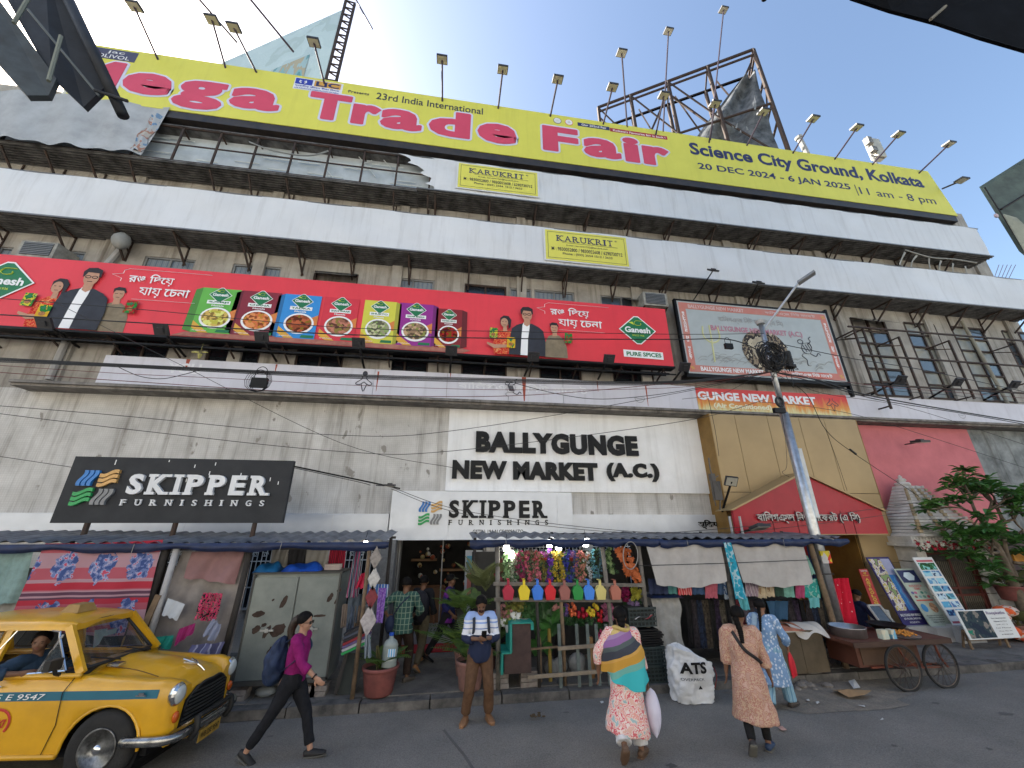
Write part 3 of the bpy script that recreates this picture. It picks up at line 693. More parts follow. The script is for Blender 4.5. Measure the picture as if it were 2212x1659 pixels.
# ================================================================ red spice board
YR = 10.1
rb = mat('red flex',(.74,.045,.06),.42,var=.08,scale=.7,streak=.10)
r0,r1,rz0,rz1 = -15.,6.6,7.36,9.4
sb = empty('spice_board',(0,YR,rz0),'long red spice advertisement board with masala boxes and three figures repeated','billboard')
b = MB(); b.bb(r0,r1,YR,YR+.06,rz0,rz1); b.build('board_face',rb,sb)
b = MB(); b.bb(r0,r1+.02,YR-.03,YR+.25,rz0-.07,rz0-.01); b.bb(r0,r1,YR+.3,YR+.34,rz0-.16,rz0-.1); b.bb(r0,r1,YR+.5,YR+.53,rz0-.12,rz0-.08); b.bb(r0,r1,YR-.05,YR+.0,rz0-.3,rz0-.27); b.build('lower_rail',black,sb)
for k in range(16):
 x = r0+.6+k*1.38; b = MB(); b.bar((x,YR,rz0-.04),(x,W-.01,rz0-.04),.04); b.bar((x,YR+.05,rz0-.05),(x,W-.02,rz0-.32),.035); b.bar((x,YR-.03,rz0-.28),(x,YR+.2,rz0-.05),.02); b.build('bracket',iron,sb)
def rxf(z,Y=YR):
 def f(u):
  lo,hi = -20.,25.
  for _ in range(40):
   m = (lo+hi)/2; d = Vector((m,Y,z-CH)); uu = 1106+FPX*d.dot(CR)/d.dot(_f)
   if uu < u: lo = m
   else: hi = m
  return lo
 return f
def flat(poly,Y,m,parent,nm,t=.003):
 b = MB(); b.prism(poly,Y-t,Y); return b.build(nm,m,parent)
def ell(cx,cz,rx,rz,n=20,a0=0.,a1=2*PI): return [(cx+rx*math.cos(a0+(a1-a0)*k/n),cz+rz*math.sin(a0+(a1-a0)*k/n)) for k in range(n)]
def poly(pts,cx,cz,s): return [(cx+a*s,cz+b_*s) for a,b_ in pts]
gdk = mat('logo green',(.01,.16,.06),.5,var=0); skin_p = mat('printed skin',(.5,.27,.17),.6,var=.1,scale=9); hair_p = mat('printed black',(.015,.012,.014),.6,var=0)
jack = mat('printed jacket',(.025,.028,.04),.6,var=.2,scale=4); kur = mat('printed olive shirt',(.24,.19,.12),.6,var=.2,scale=5); sari = patmat('printed sari','noise',((.5,.02,.02),(.65,.16,.06),(.55,.03,.03),(.7,.3,.12)),9)
lyel = mat('print yellow green',(.55,.62,.05),.5,var=0); wpt = mat('print white',(.8,.8,.8),.5,var=0); gpk = patmat('green packet','noise',((.02,.2,.04),(.6,.5,.05),(.03,.25,.06),(.5,.4,.1)),7)
YN = [YR-.001]
def nxt(): YN[0] -= .0032; return YN[0]
def logo(cx,cz,s,main=True,par=None,y=None):
 y = y or YR-.02; par = par or sb
 flat([(cx-s*1.0,cz+.0),(cx-.12*s,cz-s*.80),(cx+.12*s,cz-s*.80),(cx+s*1.0,cz),(cx+.12*s,cz+s*.80),(cx-.12*s,cz+s*.80)],y,wpt,par,'logo_edge')
 k = .93; flat([(cx-s*k,cz),(cx-.1*s,cz-s*.8*k),(cx+.1*s,cz-s*.8*k),(cx+s*k,cz),(cx+.1*s,cz+s*.8*k),(cx-.1*s,cz+s*.8*k)],y-.004,gdk,par,'logo_ground')
 tx('lettering','Ganesh',cx-s*.68,cx+s*.68,cz-.16*s,cz+.17*s,y-.008,wpt,par,.03)
 b = MB(); yy = y-.009
 b.tube([(cx+.3*s,yy,cz+.52*s),(cx-.05*s,yy,cz+.52*s),(cx-.15*s,yy,cz+.36*s),(cx-.0*s,yy,cz+.26*s),(cx+.2*s,yy,cz+.3*s),(cx+.2*s,yy,cz+.40*s)],.035*s,5,3,flat=.3); b.prism([(cx-.45*s,cz+.42*s),(cx-.15*s,cz+.28*s),(cx-.22*s,cz+.46*s)],yy-.002,yy); b.build('leaf_emblem',lyel,par)
 if main: tx('lettering','SINCE 1936',cx-s*.32,cx+s*.32,cz-.36*s,cz-.27*s,y-.008,lyel,par,0)
def figure(cx,zb,s,kind):
 y = nxt
 def P(pts,m,nm): flat(poly(pts,cx,zb,s),y(),m,sb,nm)
 if kind == 'man':
  P([(-.52,0),(-.50,.45),(-.44,.80),(-.30,.93),(-.12,1.0),(.14,1.0),(.34,.90),(.47,.78),(.52,.45),(.5,0)],jack,'printed_jacket')
  P([(-.20,0),(-.17,.5),(-.13,.94),(-.09,1.03),(.08,1.03),(.07,.85),(.02,.5),(.0,0)],wpt,'printed_shirt')
  P([(-.09,.95),(-.09,1.12),(.09,1.12),(.09,.97),(.0,.90)],skin_p,'printed_neck')
  flat(ell(cx,zb+s*1.27,.145*s,.20*s),y(),skin_p,sb,'printed_face')
  P([(-.17,1.28),(-.19,1.42),(-.12,1.52),(.05,1.54),(.17,1.48),(.18,1.30),(.14,1.30),(.12,1.40),(-.1,1.41),(-.14,1.3)],hair_p,'printed_hair')
  gy = y(); b = MB()
  for sg in (-1,1): b.tube([(cx+s*(sg*.065+.055*math.cos(t)),gy,zb+s*(1.29+.032*math.sin(t))) for t in [i*PI/4 for i in range(9)]],.009*s,4,flat=.3)
  b.bb(cx-.05*s,cx+.05*s,gy-.002,gy,zb+1.165*s,zb+1.18*s); b.build('printed_glasses',hair_p,sb)
 if kind == 'woman':
  P([(-.30,0),(-.33,.3),(-.26,.62),(-.1,.75),(.08,.75),(.22,.66),(.26,.3),(.3,0)],sari,'printed_sari')
  P([(-.06,.7),(-.05,.86),(.05,.86),(.06,.7)],skin_p,'printed_neck')
  P([(-.13,.92),(-.14,1.12),(-.04,1.21),(.1,1.2),(.18,1.08),(.16,.86),(.1,.78),(.1,.95)],hair_p,'printed_hair')
  flat(ell(cx-.02*s,zb+s*.98,.105*s,.145*s),y(),skin_p,sb,'printed_face')
  gy = y(); b = MB()
  for sg in (-1,1): b.bb(cx+s*(sg*.045-.02)-.02*s,cx+s*(sg*.045+.02)-.02*s,gy-.002,gy,zb+1.0*s,zb+1.015*s)
  b.bb(cx-.05*s,cx+.02*s,gy-.002,gy,zb+.9*s,zb+.912*s); b.build('printed_features',hair_p,sb)
  P([(-.5,.28),(-.3,.16),(.15,.22),(.15,.30),(-.3,.28),(-.5,.34)],skin_p,'printed_arm')
 if kind == 'old':
  P([(-.30,0),(-.28,.45),(-.18,.66),(-.05,.72),(.12,.70),(.26,.6),(.34,.35),(.36,.0)],kur,'printed_shirt')
  P([(-.06,.66),(-.06,.80),(.07,.80),(.08,.68)],skin_p,'printed_neck')
  flat(ell(cx,zb+s*.92,.105*s,.15*s),y(),skin_p,sb,'printed_face')
  P([(-.12,.95),(-.13,1.06),(-.05,1.11),(.08,1.10),(.13,1.0),(.12,.95),(.08,1.02),(-.08,1.02)],hair_p,'printed_hair')
  gy = y(); b = MB()
  for sg in (-1,1): b.bb(cx+s*(sg*.045-.03),cx+s*(sg*.045+.03),gy-.002,gy,zb+.93*s,zb+.942*s)
  b.bb(cx-.035*s,cx+.035*s,gy-.002,gy,zb+.84*s,zb+.85*s); b.build('printed_features',hair_p,sb)
def packet(cx,cz,s,m):
 flat([(cx-.11*s,cz-.15*s),(cx+.11*s,cz-.16*s),(cx+.12*s,cz+.15*s),(cx-.10*s,cz+.16*s)],nxt(),m,sb,'printed_packet')
 flat(ell(cx,cz-.05*s,.06*s,.05*s,12),nxt(),mat('printed food',(.5,.22,.05),.5,scale=30,c2=(.15,.05,.02)),sb,'printed_food')
 flat([(cx-.06*s,cz+.08*s),(cx,cz+.045*s),(cx+.06*s,cz+.08*s),(cx,cz+.12*s)],nxt(),gdk,sb,'printed_mark')
def group(fx,fz,s):
 figure(fx(0)-.0,fz,s,'old'); figure(fx(1),fz,s,'woman'); figure(fx(2),fz,s,'man')
 packet(fx(3),fz+.62*s,s,gpk); packet(fx(4),fz+.35*s,s*1.05,patmat('yellow packet','noise',((.02,.2,.04),(.65,.42,.03),(.6,.35,.03)),6)); packet(fx(5),fz+.6*s,s,patmat('red green packet','noise',((.02,.2,.04),(.35,.02,.02),(.02,.22,.05)),6))
fl = rxf(8.2)
group(lambda k: fl((250,117,180,70,113,290)[k]),rz0+.01,1.18)
group(lambda k: fl((1196,1090,1137,1065,1102,1224)[k]),rz0+.01,1.05)
for a,c,zoff in ((280,410,0),(1188,1300,0)):
 x0_,x1_ = fl(a),fl(c)
 # spoken line inside a thin speech outline
 s1 = '\u09B0\u0999 \u09BF\u09A6\u09AF\u09BC\u09C7'.replace('\u09AF\u09BC\u09C7','\u09C7\u09AF\u09BC'); s2 = '\u09AF\u09BE\u09AF\u09BC \u09C7\u099A\u09A8\u09BE'
 w_ = x1_-x0_
 fa,fb = rxf(8.95),rxf(8.58); tx('lettering',s1,fa(a),fa(a)+w_*.76,8.80,9.14,YR-.03,wpt,sb,.014); tx('lettering',s2,fb(a)+w_*.16,fb(c),8.42,8.74,YR-.03,wpt,sb,.014); x0_ = fa(a)
 b = MB(); pts = [(x1_+.3,9.26),(x0_-.05,9.26),(x0_-.17,9.2),(x0_-.17,9.1),(x0_-.42,9.05),(x0_-.17,8.95),(x0_-.17,8.86)]
 for p,q in zip(pts,pts[1:]): b.bar((p[0],YR-.03,p[1]),(q[0],YR-.03,q[1]),.012,.004)
 b.bar((x0_+.25,YR-.03,8.34),(x1_+.1,YR-.03,8.34),.012,.004); b.build('speech_outline',wpt,sb)
logo(fl(1379),8.53,.62); logo(fl(2)-.12,8.6,.72)
flat([(fl(1343),7.58),(fl(1427),7.55),(fl(1427),7.80),(fl(1343),7.82)],YR-.02,wpt,sb,'plate'); tx('lettering','PURE SPICES',fl(1349),fl(1423),7.62,7.76,YR-.024,gdk,sb,.03)
# shelf and seven masala boxes
f2 = rxf(7.9)
flat([(f2(380),7.37),(f2(1000),7.37),(f2(1018),7.45),(f2(990),7.55),(f2(410),7.5)],YR-.02,mat('printed shelf',(.42,.17,.12),.6,scale=5,c2=(.3,.1,.08)),sb,'printed_shelf')
boxes = [('SABJI',420,505,(.12,.42,.06),'l',(.62,.42,.12)),('CHANA',510,595,(.22,.015,.03),'l',(.6,.16,.06)),('TADKA',603,684,(.03,.25,.62),'l',(.28,.07,.03)),('SHAHI GARAM',691,768,(.62,.03,.05),'n',(.3,.12,.08)),('SHUKTO',780,850,(.62,.6,.06),'r',(.3,.3,.18)),('GARAM MASALA',858,932,(.28,.02,.25),'r',(.3,.2,.12)),('KASHMIRI MIRCH',939,996,(.22,.01,.015),'r',(.2,.01,.01))]
for nm,a,c,cc,side,food in boxes:
 x0_,x1_ = f2(a),f2(c); w_ = x1_-x0_; h = 1.36*(1 if nm != 'KASHMIRI MIRCH' else .93); z0 = 7.5
 bm = mat('printed box '+nm.lower(),cc,.5,var=.05); bd = mat('printed box side '+nm.lower(),tuple(q*.55 for q in cc),.5,var=.05)
 y0 = YR-.024
 flat([(x0_,z0),(x1_,z0),(x1_+.0,z0+h),(x0_,z0+h)],y0,bm,sb,'printed_box')
 if side == 'l': flat([(x0_-.2,z0+.06),(x0_,z0),(x0_,z0+h),(x0_-.16,z0+h-.08)],y0,bd,sb,'printed_box_side')
 if side == 'r': flat([(x1_,z0),(x1_+.17,z0+.06),(x1_+.15,z0+h-.06),(x1_,z0+h)],y0,bd,sb,'printed_box_side')
 flat([(x0_,z0+.25*h),(x0_+.45*w_,z0+.0),(x0_+.2*w_,z0),(x0_,z0+.1*h)],y0-.004,mat('print amber',(.65,.35,.04),.5,var=0),sb,'printed_band')
 flat([(x1_,z0+.55*h),(x1_-.4*w_,z0+.38*h),(x1_,z0+.3*h)],y0-.004,mat('print orange',(.62,.2,.04),.5,var=0),sb,'printed_band')
 logo(x0_+w_*.5,z0+h*.85,w_*.30,False,y=y0-.008)
 flat([(x0_+.2*w_,z0+.64*h),(x0_+.8*w_,z0+.64*h),(x0_+.8*w_,z0+.72*h),(x0_+.2*w_,z0+.72*h)],y0-.006,wpt,sb,'plate')
 tx('lettering',nm,x0_+.24*w_,x0_+.76*w_,z0+.66*h,z0+.70*h,y0-.010,gdk,sb,.03)
 tx('lettering','POWDER' if nm[:3] in ('GAR','KAS') else 'Masala',x0_+.34*w_,x0_+.66*w_,z0+.585*h,z0+.62*h,y0-.010,wpt,sb,.02)
 flat(ell(x0_+.52*w_,z0+.33*h,.40*w_,.235*h,24),y0-.008,wpt,sb,'printed_bowl')
 flat(ell(x0_+.52*w_,z0+.335*h,.345*w_,.195*h,24),y0-.012,patmat('printed dish '+nm.lower(),'cell',(food,tuple(q*.4 for q in food),tuple(min(.7,q*1.7) for q in food),(food[0]*.8,food[1]*.9+.08,food[2]*.6)),15),sb,'printed_dish')
 tx('lettering','No added colour',x0_+.05*w_,x0_+.4*w_,z0+.03*h,z0+.055*h,y0-.010,wpt,sb)
 flat([(x1_-.38*w_,z0+.02*h),(x1_-.03*w_,z0+.02*h),(x1_-.03*w_,z0+.08*h),(x1_-.35*w_,z0+.08*h)],y0-.008,gdk,sb,'printed_ribbon')
# ================================================================ long low sign band over the ground storey
lf = mat('lilac white sign',(.64,.63,.68),.5,var=.08,scale=1.2,streak=.22)
ls = empty('low_sign_band',(5,10.42,6.05),'long washed out white sign band on the ledge with rust runs and small drawings','sign')
YL = 10.42
xq = [-8.95,-2.3,-.3,3.1,7.4]
for a,c in zip(xq,xq[1:]):
 b = MB(); b.bb(a+.006,c-.006,YL,YL+.05,6.07,6.86); b.build('sign_panel',lf,ls)
rx_ = rxf(6.5,YL)
xo0,xo1 = rx_(1505),rx_(1832)
for a,c in ((7.4,xo0),(xo1,16.),(16.,20.8)):
 b = MB(); b.bb(a+.006,c-.006,YL,YL+.05,6.07,6.84); b.build('sign_panel',lf,ls)
def gradm():
 m = D.materials.new('orange red print'); m.use_nodes = True; t = m.node_tree; n = t.nodes; l = t.links; bs = n['Principled BSDF']; bs.inputs['Roughness'].default_value = .5
 tc = n.new('ShaderNodeTexCoord'); sx = n.new('ShaderNodeSeparateXYZ'); l.new(tc.outputs['Generated'],sx.inputs[0])
 nz = n.new('ShaderNodeTexNoise'); nz.inputs['Scale'].default_value = 3; mp = n.new('ShaderNodeMapping'); mp.inputs['Scale'].default_value = (3,1,.6); l.new(tc.outputs['Object'],mp.inputs[0]); l.new(mp.outputs[0],nz.inputs[0])
 ad = n.new('ShaderNodeMath'); ad.operation = 'MULTIPLY_ADD'; ad.inputs[1].default_value = .9; l.new(nz.outputs[0],ad.inputs[0]); sb_ = n.new('ShaderNodeMath'); sb_.operation = 'SUBTRACT'; l.new(sx.outputs[2],sb_.inputs[0]); sb_.inputs[1].default_value = .45; l.new(sb_.outputs[0],ad.inputs[2])
 rp = n.new('ShaderNodeValToRGB'); e = rp.color_ramp.elements; e[0].color = (.66,.6,.3,1); e[0].position = .02; e[1].color = (.62,.04,.03,1); e[1].position = .75; k = e.new(.3); k.color = (.66,.28,.04,1)
 l.new(ad.outputs[0],rp.inputs[0]); l.new(rp.outputs[0],bs.inputs['Base Color']); return m
b = MB(); b.bb(xo0,xo1,YL-.012,YL+.05,6.09,6.82); b.build('orange_panel',gradm(),ls)
tx('lettering','GUNGE NEW MARKET',rx_(1507),rx_(1762),6.42,6.70,YL-.016,wpt,ls,.04,.006)
tx('lettering','(Air Conditioned)',rx_(1538),rx_(1662),6.14,6.34,YL-.016,mat('cream print',(.78,.76,.55),.5,var=0),ls,.03,.006)
# ghost lettering, rust runs
gh = mat('faded letter',(.70,.70,.72),.5,var=0)
tx('lettering','YGU',rx_(360),rx_(432),6.45,6.74,YL-.003,gh,ls,.03)
tx('lettering','\u09AC\u09BE\u09BF\u09B2\u0997\u099E\u09CD\u099C \u09BF\u09A8\u0989 \u09AE\u09BE\u09C7\u0995\u099F',rx_(990),rx_(1270),6.35,6.65,YL-.003,gh,ls,.02)
rust = mat('rust run',(.45,.10,.06),.8,var=.3,scale=12)
for u,z0,z1,w_ in ((399,6.55,6.86,.10),(592,6.6,6.85,.05),(815,6.2,6.8,.05),(1132,6.1,6.86,.13),(1292,6.5,6.84,.04),(1397,6.12,6.78,.05),(972,6.7,6.86,.03)):
 x = rx_(u); b = MB(); b.add([(x-w_/2,YL-.004,z1),(x-w_*.3,YL-.004,(z0+z1)/2),(x-w_*.1,YL-.004,z0),(x+w_*.15,YL-.004,z0+.03),(x+w_*.35,YL-.004,(z0+z1)/2),(x+w_/2,YL-.004,z1)],[(0,1,2,3,4,5)]); b.build('rust_run',rust,ls)
def doodle(cx,cz,s,kind):
 b = MB(); y = YL-.006 if kind != 'board' else None
 L = lambda pts,r=.012: b.tube([(cx+a*s,YL-.015,cz+c*s) for a,c in pts],r*s*1.6,4,3,flat=.3)
 if kind == 'dancer':
  L([(-.25,.42),(-.15,.46),(-.05,.40),(-.12,.3),(-.25,.33),(-.25,.42)]); L([(-.1,.3),(.15,.35),(.22,.15),(.1,-.05),(-.1,-.05),(-.18,.12),(-.1,.3)])
  for k in range(5): L([(-.12+.05*k,.28),(-.04+.05*k,.0)])
  L([(.1,.3),(.25,.42),(.2,.52),(.3,.6)]); L([(-.1,-.05),(-.25,-.15),(-.1,-.3),(-.12,-.5),(0,-.52)]); L([(.1,-.05),(.3,-.15),(.42,-.02),(.5,-.1)])
 elif kind == 'lady':
  b.prism([(cx+a*s,cz+c*s) for a,c in ell(0,.42,.11,.13,12)],YL-.01,YL-.006)
  L([(-.1,.3),(-.1,.16),(-.35,-.05),(-.2,-.12),(.0,.02)]); L([(.1,.3),(.1,.16),(.35,-.05),(.2,-.12),(.0,.02)]); L([(-.1,-.1),(0,-.42),(.12,-.1)])
 elif kind == 'bowl':
  L([(-.35,.1),(-.25,-.15),(0,-.25),(.25,-.15),(.35,.1),(0,.02),(-.35,.1)])
 return b.build('line_drawing',ink if kind != 'bowl' else mat('grey print',(.3,.3,.32),.5),ls)
doodle(rx_(787),6.45,.62,'lady'); doodle(rx_(1103),6.4,.62,'dancer'); doodle(rx_(1380),6.35,.45,'bowl'); doodle(rx_(1797),6.5,.62,'lady'); doodle(rx_(2072),6.3,.4,'bowl')
# ================================================================ faded picture board
PX0,PX1,PZ0,PZ1,YP = at(1475,735,10.35).x,at(1805,745,10.35).x,7.27,9.95,10.35
pb = empty('picture_board',((PX0+PX1)/2,YP,PZ0),'large faded picture board with orange red lettered border above the entrance','billboard')
b = MB(); b.bb(PX0,PX1,YP,YP+.08,PZ0,PZ1); b.build('board_face',mat('faded grey green print',(.42,.46,.46),.5,var=.06),pb)
ob = mat('faded red border',(.55,.13,.09),.5,var=.25,scale=.8,c2=(.52,.27,.22))
b = MB(); bw = .24
b.bb(PX0+.06,PX1-.06,YP-.006,YP-.001,PZ0+.06,PZ0+.06+bw); b.bb(PX0+.06,PX1-.06,YP-.006,YP-.001,PZ1-.06-bw,PZ1-.06)
b.bb(PX0+.06,PX0+.06+bw,YP-.006,YP-.001,PZ0+.06+bw,PZ1-.06-bw); b.bb(PX1-.06-bw,PX1-.06,YP-.006,YP-.001,PZ0+.06+bw,PZ1-.06-bw); b.build('border',ob,pb)
yp = YP-.009
tx('lettering','BALLYGUNGE NEW MARKET',PX0+.45,PX0+2.7,PZ0+.11,PZ0+.26,yp,wpt,pb,.03); tx('lettering','BALLYGUNGE NEW MARKET',PX0+.4,PX0+2.5,PZ1-.26,PZ1-.12,yp,mat('pale pink print',(.62,.45,.42),.5,var=0),pb,.03)
bn = '\u09AC\u09BE\u09BF\u09B2\u0997\u099E\u09CD\u099C \u09BF\u09A8\u0989 \u09AE\u09BE\u09C7\u0995\u099F'
tx('lettering',bn,PX1-2.1,PX1-.55,PZ0+.1,PZ0+.27,yp,wpt,pb,.02); tx('lettering',bn,PX1-2.5,PX1-.5,PZ1-.27,PZ1-.11,yp,MATS['pale pink print'],pb,.02)
for xx in (PX0+.18,PX1-.18):
 b = MB(); st = 'BALLYGUNGE  NEW  MARKET'; n = len(st)
 for i,c in enumerate(st):
  if c == ' ': continue
  z = PZ1-.5-(PZ1-PZ0-1.0)*i/(n-1); addtxt(b,c,(xx-.045,yp,z),(.09,0,0),(0,0,.075),.03)
 b.build('lettering',wpt,pb)
tx('lettering',bn+' (\u098F \u09BF\u09B8)',PX0+1.45,PX1-1.9,PZ1-.75,PZ1-.45,yp,mat('faded grey print',(.33,.33,.33),.5,var=0),pb,.0)
tx('lettering','BALLYGUNGE NEW MARKET (A.C.)',PX0+1.1,PX1-1.25,PZ1-1.12,PZ1-.86,yp,mat('faded rose print',(.46,.2,.26),.5,var=0),pb,.03)
for (cx,cz) in ((PX0+.18,PZ0+.2),(PX1-.18,PZ0+.2),(PX1-.18,PZ1-.2)):
 b = MB(); s = .055
 for a,c,d,e in ((-1,0,1,0),(0,-1,0,1),(0,1,1,1),(1,0,1,-1),(0,-1,-1,-1),(-1,0,-1,1)): b.bar((cx+a*s,yp,cz+c*s),(cx+d*s,yp,cz+e*s),.018,.004)
 b.build('corner_sign',mat('yellow print',(.65,.5,.08),.5,var=0),pb)
# printed head, trident, dancer, wash of lines
cx,cz = at(1655,765,YP).x,PZ0+.98
flat(ell(cx,cz,.86,.80,26),yp,patmat('printed mane','noise',((.06,.05,.05),(.25,.2,.14),(.04,.035,.035),(.5,.44,.32)),3.2),pb,'printed_hair')
flat(ell(cx-.1,cz+.05,.40,.46,22),yp-.004,mat('printed pale face',(.5,.44,.32),.6,scale=3,c2=(.3,.25,.18)),pb,'printed_face')
b = MB()
for sg in (-1,1): b.tube([(cx-.1+sg*.08,yp-.008,cz+.12),(cx-.1+sg*.2,yp-.008,cz+.17),(cx-.1+sg*.3,yp-.008,cz+.12)],.02,4,3,flat=.3)
b.tube([(cx-.25,yp-.008,cz-.2),(cx-.1,yp-.008,cz-.24),(cx+.05,yp-.008,cz-.2)],.02,4,3,flat=.3); b.build('printed_features',ink,pb)
b = MB(); tcx = PX0+1.05; L = lambda pts: b.tube([(tcx+a,yp-.002,PZ0+c) for a,c in pts],.03,4,3,flat=.3)
L([(-.05,.45),(.0,1.5)]); L([(-.25,1.75),(-.27,1.35),(0,1.15),(.3,1.32),(.3,1.75)]); L([(0,1.1),(0,1.8)]); b.build('printed_trident',mat('pale yellow print',(.55,.55,.28),.5,var=0),pb)
b = MB()
for k in range(60):
 x = rnd.uniform(PX0+.4,PX1-.6); z = PZ0+.34+rnd.random()*.35; b.tube([(x,yp-.001,z),(x+.15,yp-.001,z+.12),(x+.32,yp-.001,z+.1)],.008,3,2,flat=.3)
b.build('printed_lines',mat('pale grey print',(.28,.29,.28),.5,var=0),pb)
b = MB(); dcx,dcz = PX1-1.25,PZ0+1.05
for pts in ([(-.25,.42),(-.15,.46),(-.05,.40),(-.12,.3),(-.25,.33),(-.25,.42)],[(-.1,.3),(.15,.35),(.22,.15),(.1,-.05),(-.1,-.05),(-.18,.12),(-.1,.3)],[(.1,.3),(.25,.42),(.2,.52),(.3,.6)],[(-.1,-.05),(-.25,-.15),(-.1,-.3),(-.12,-.5),(0,-.52)],[(.1,-.05),(.3,-.15),(.42,-.02),(.5,-.1)],[(-.1,.25),(0,.0)],[(0,.28),(.1,.02)],[(.1,.3),(.18,.08)]):
 b.tube([(dcx+a,yp-.002,dcz+c) for a,c in pts],.016,4,3,flat=.3)
b.build('line_drawing',ink,pb)
b = MB(); b.bb(PX0-.08,PX0,YP-.02,YP+.1,PZ0-.05,PZ1+.05); b.bb(PX1,PX1+.08,YP-.02,YP+.1,PZ0-.5,PZ1+.15); b.bb(PX0-.08,PX1+.08,YP-.02,YP+.1,PZ1+.001,PZ1+.06); b.bb(PX0-.08,PX1,YP-.02,YP+.3,PZ0-.12,PZ0-.001); b.build('board_frame',black,pb)
# ================================================================ lettered white panel, grey shop sign, black sign
wp = empty('lettered_panel',(3.6,W-.07,3.6),'white plaster panel with big black BALLYGUNGE NEW MARKET letters','sign')
b = MB(); b.bb(-.19,7.5,W-.06,W-.004,3.62,5.9); b.build('panel',mat('white limewash',(.86,.86,.85),.85,var=.1,scale=1.3,bump=.25,bs=12,c2=(.76,.76,.74),streak=.22),wp)
blk = mat('black letter',(.010,.011,.012),.55,var=.2,spec=.25)
YW = W-.07
fz = lambda z: rxf(z,YW)
def letters3d(s,u0,u1,z,h,sp=1.):
 f = fz(z+h/2); b = MB(); x0_,x1_ = f(u0),f(u1)
 for i,ch in enumerate(s): pass
 addtxt(b,s,(x0_,YW,z),(x1_-x0_,0,0),(0,0,h),.06,.07,sp=sp); letters(b,'letter',blk,wp)
letters3d('BALLYGUNGE',1028,1376,4.66,.60,1.12)
letters3d('NEW MARKET',977,1290,3.93,.50,1.08)
letters3d('(A.C.)',1310,1422,3.93,.52,1.15)
# grey shop sign
gs = empty('shop_sign',(.8,W-.3,2.42),'silver grey SKIPPER FURNISHINGS shop sign over the entrance','sign')
YS = W-.32
fs_ = rxf(3.,YS); sx0,sx1 = fs_(843),fs_(1237)
zt_ = at(1040,1062,YS).z; zb2 = at(1040,1166,YS).z
b = MB(); b.bb(sx0,sx1,YS,W-.003,zb2,zt_); b.build('sign_box',strip,gs)
b = MB()
for u in (970,1205): x = fs_(u); b.bb(x-.006,x+.006,YS-.004,YS-.001,zb2,zt_)
b.bb(sx0,sx1,YS-.012,YS-.001,zb2,zb2+.015); b.build('sign_joint',mat('sign joint',(.72,.74,.75),.5),gs)
def waves(par,cx,cz,s,Y,dep,ccs):
 "four bundles of wavy strips"
 for q,(ox,oz,vert,cc) in enumerate(((-.5,.5,1,ccs[0]),(.5,.5,0,ccs[1]),(-.5,-.5,0,ccs[2]),(.5,-.5,1,ccs[3]))):
  for k in (-1,0,1):
   b = MB(); pts = []
   for i in range(9):
    t = i/8*2-1; wv = .10*math.sin(t*2.6)
    a,c = (k*.26+wv+.05*t,t*.42) if vert else (t*.45,k*.26+wv+.05*t)
    pts.append((cx+(ox+a)*s,Y-dep/2,cz+(oz+c)*s))
   wd = .095*s
   for i in range(8): pass
   n = len(pts); up = [(0,0,wd)] if not vert else [(wd,0,0)]
   d = Vector(up[0]); vs = [Vector(p)-d for p in pts]+[Vector(p)+d for p in pts]
   F = Vector((0,-dep/2,0))
   b.add([v_+F for v_ in vs]+[v_-F for v_ in vs],[(i,i+1,n+i+1,n+i) for i in range(n-1)]+[(2*n+i,2*n+i+1,i+1,i) for i in range(n-1)]+[(n+i,n+i+1,3*n+i+1,3*n+i) for i in range(n-1)]+[(0,n,3*n,2*n),(n-1,3*n-1,4*n-1,2*n-1)])
   b.build('wave_emblem',cc,par)
ccs = [mat('emblem blue',(.03,.2,.55),.35),mat('emblem amber',(.62,.36,.12),.35),mat('emblem green',(.02,.36,.10),.35),mat('emblem grey',(.22,.23,.24),.35)]
fm = rxf(2.95,YS)
waves(gs,fm(929),(at(929,1108,YS).z),.30,YS-.001,.03,ccs)
z_a,z_b = at(1075,1119,YS).z,at(1075,1081,YS).z
b = MB(); serif(b,'SKIPPER',fm(967),z_a,fm(1181)-fm(967),z_b-z_a,YS-.002,.04,.04); letters(b,'letter',blk,gs)
z_a,z_b = at(1075,1134,YS).z,at(1075,1123,YS).z
b = MB(); serif(b,'FURNISHINGS',fm(969),z_a,fm(1184)-fm(969),z_b-z_a,YS-.002,.02,.012,gap=1.3); b.build('lettering',blk,gs)
tx('lettering','GSTIN: 19AALCS4009A1ZO',fm(1022),fm(1130),at(1075,1152,YS).z,at(1075,1144,YS).z,YS-.002,blk,gs,.02)
hn = rxf(2.8,W-.125)
tx('lettering','\u0938\u094D\u093F\u0915\u092A\u0930',hn(1508),hn(1559),at(1533,1143,W-.12).z,at(1533,1123,W-.12).z,W-.125,blk,bld,.03,.02)
# black sign on posts
YD = 8.6
bs_ = empty('black_shop_sign',(-5.2,YD,.13),'big black SKIPPER FURNISHINGS signboard on thin posts above the left stalls','sign')
bx = mat('black signboard',(.016,.019,.024),.6,var=.2)
b = MB(); b.bb(-7.21,-3.27,YD,YD+.1,2.79,4.0); b.build('signboard',bx,bs_)
wl = mat('white letter',(.66,.68,.70),.4,var=.05)
fd = rxf(3.5,YD)
cz = (at(212,1053,YD).z); waves(bs_,fd(212),cz,.34,YD-.001,.05,ccs)
b = MB(); za,zb_2 = 3.30,3.68; serif(b,'SKIPPER',fd(276)+.02,za,fd(583)-fd(276),zb_2-za,YD-.002,.06,.04); letters(b,'letter',wl,bs_)
b = MB(); serif(b,'FURNISHINGS',fd(270)+.04,3.10,fd(582)-fd(270)-.05,.11,YD-.002,.03,.012,gap=1.2); b.build('lettering',wl,bs_)
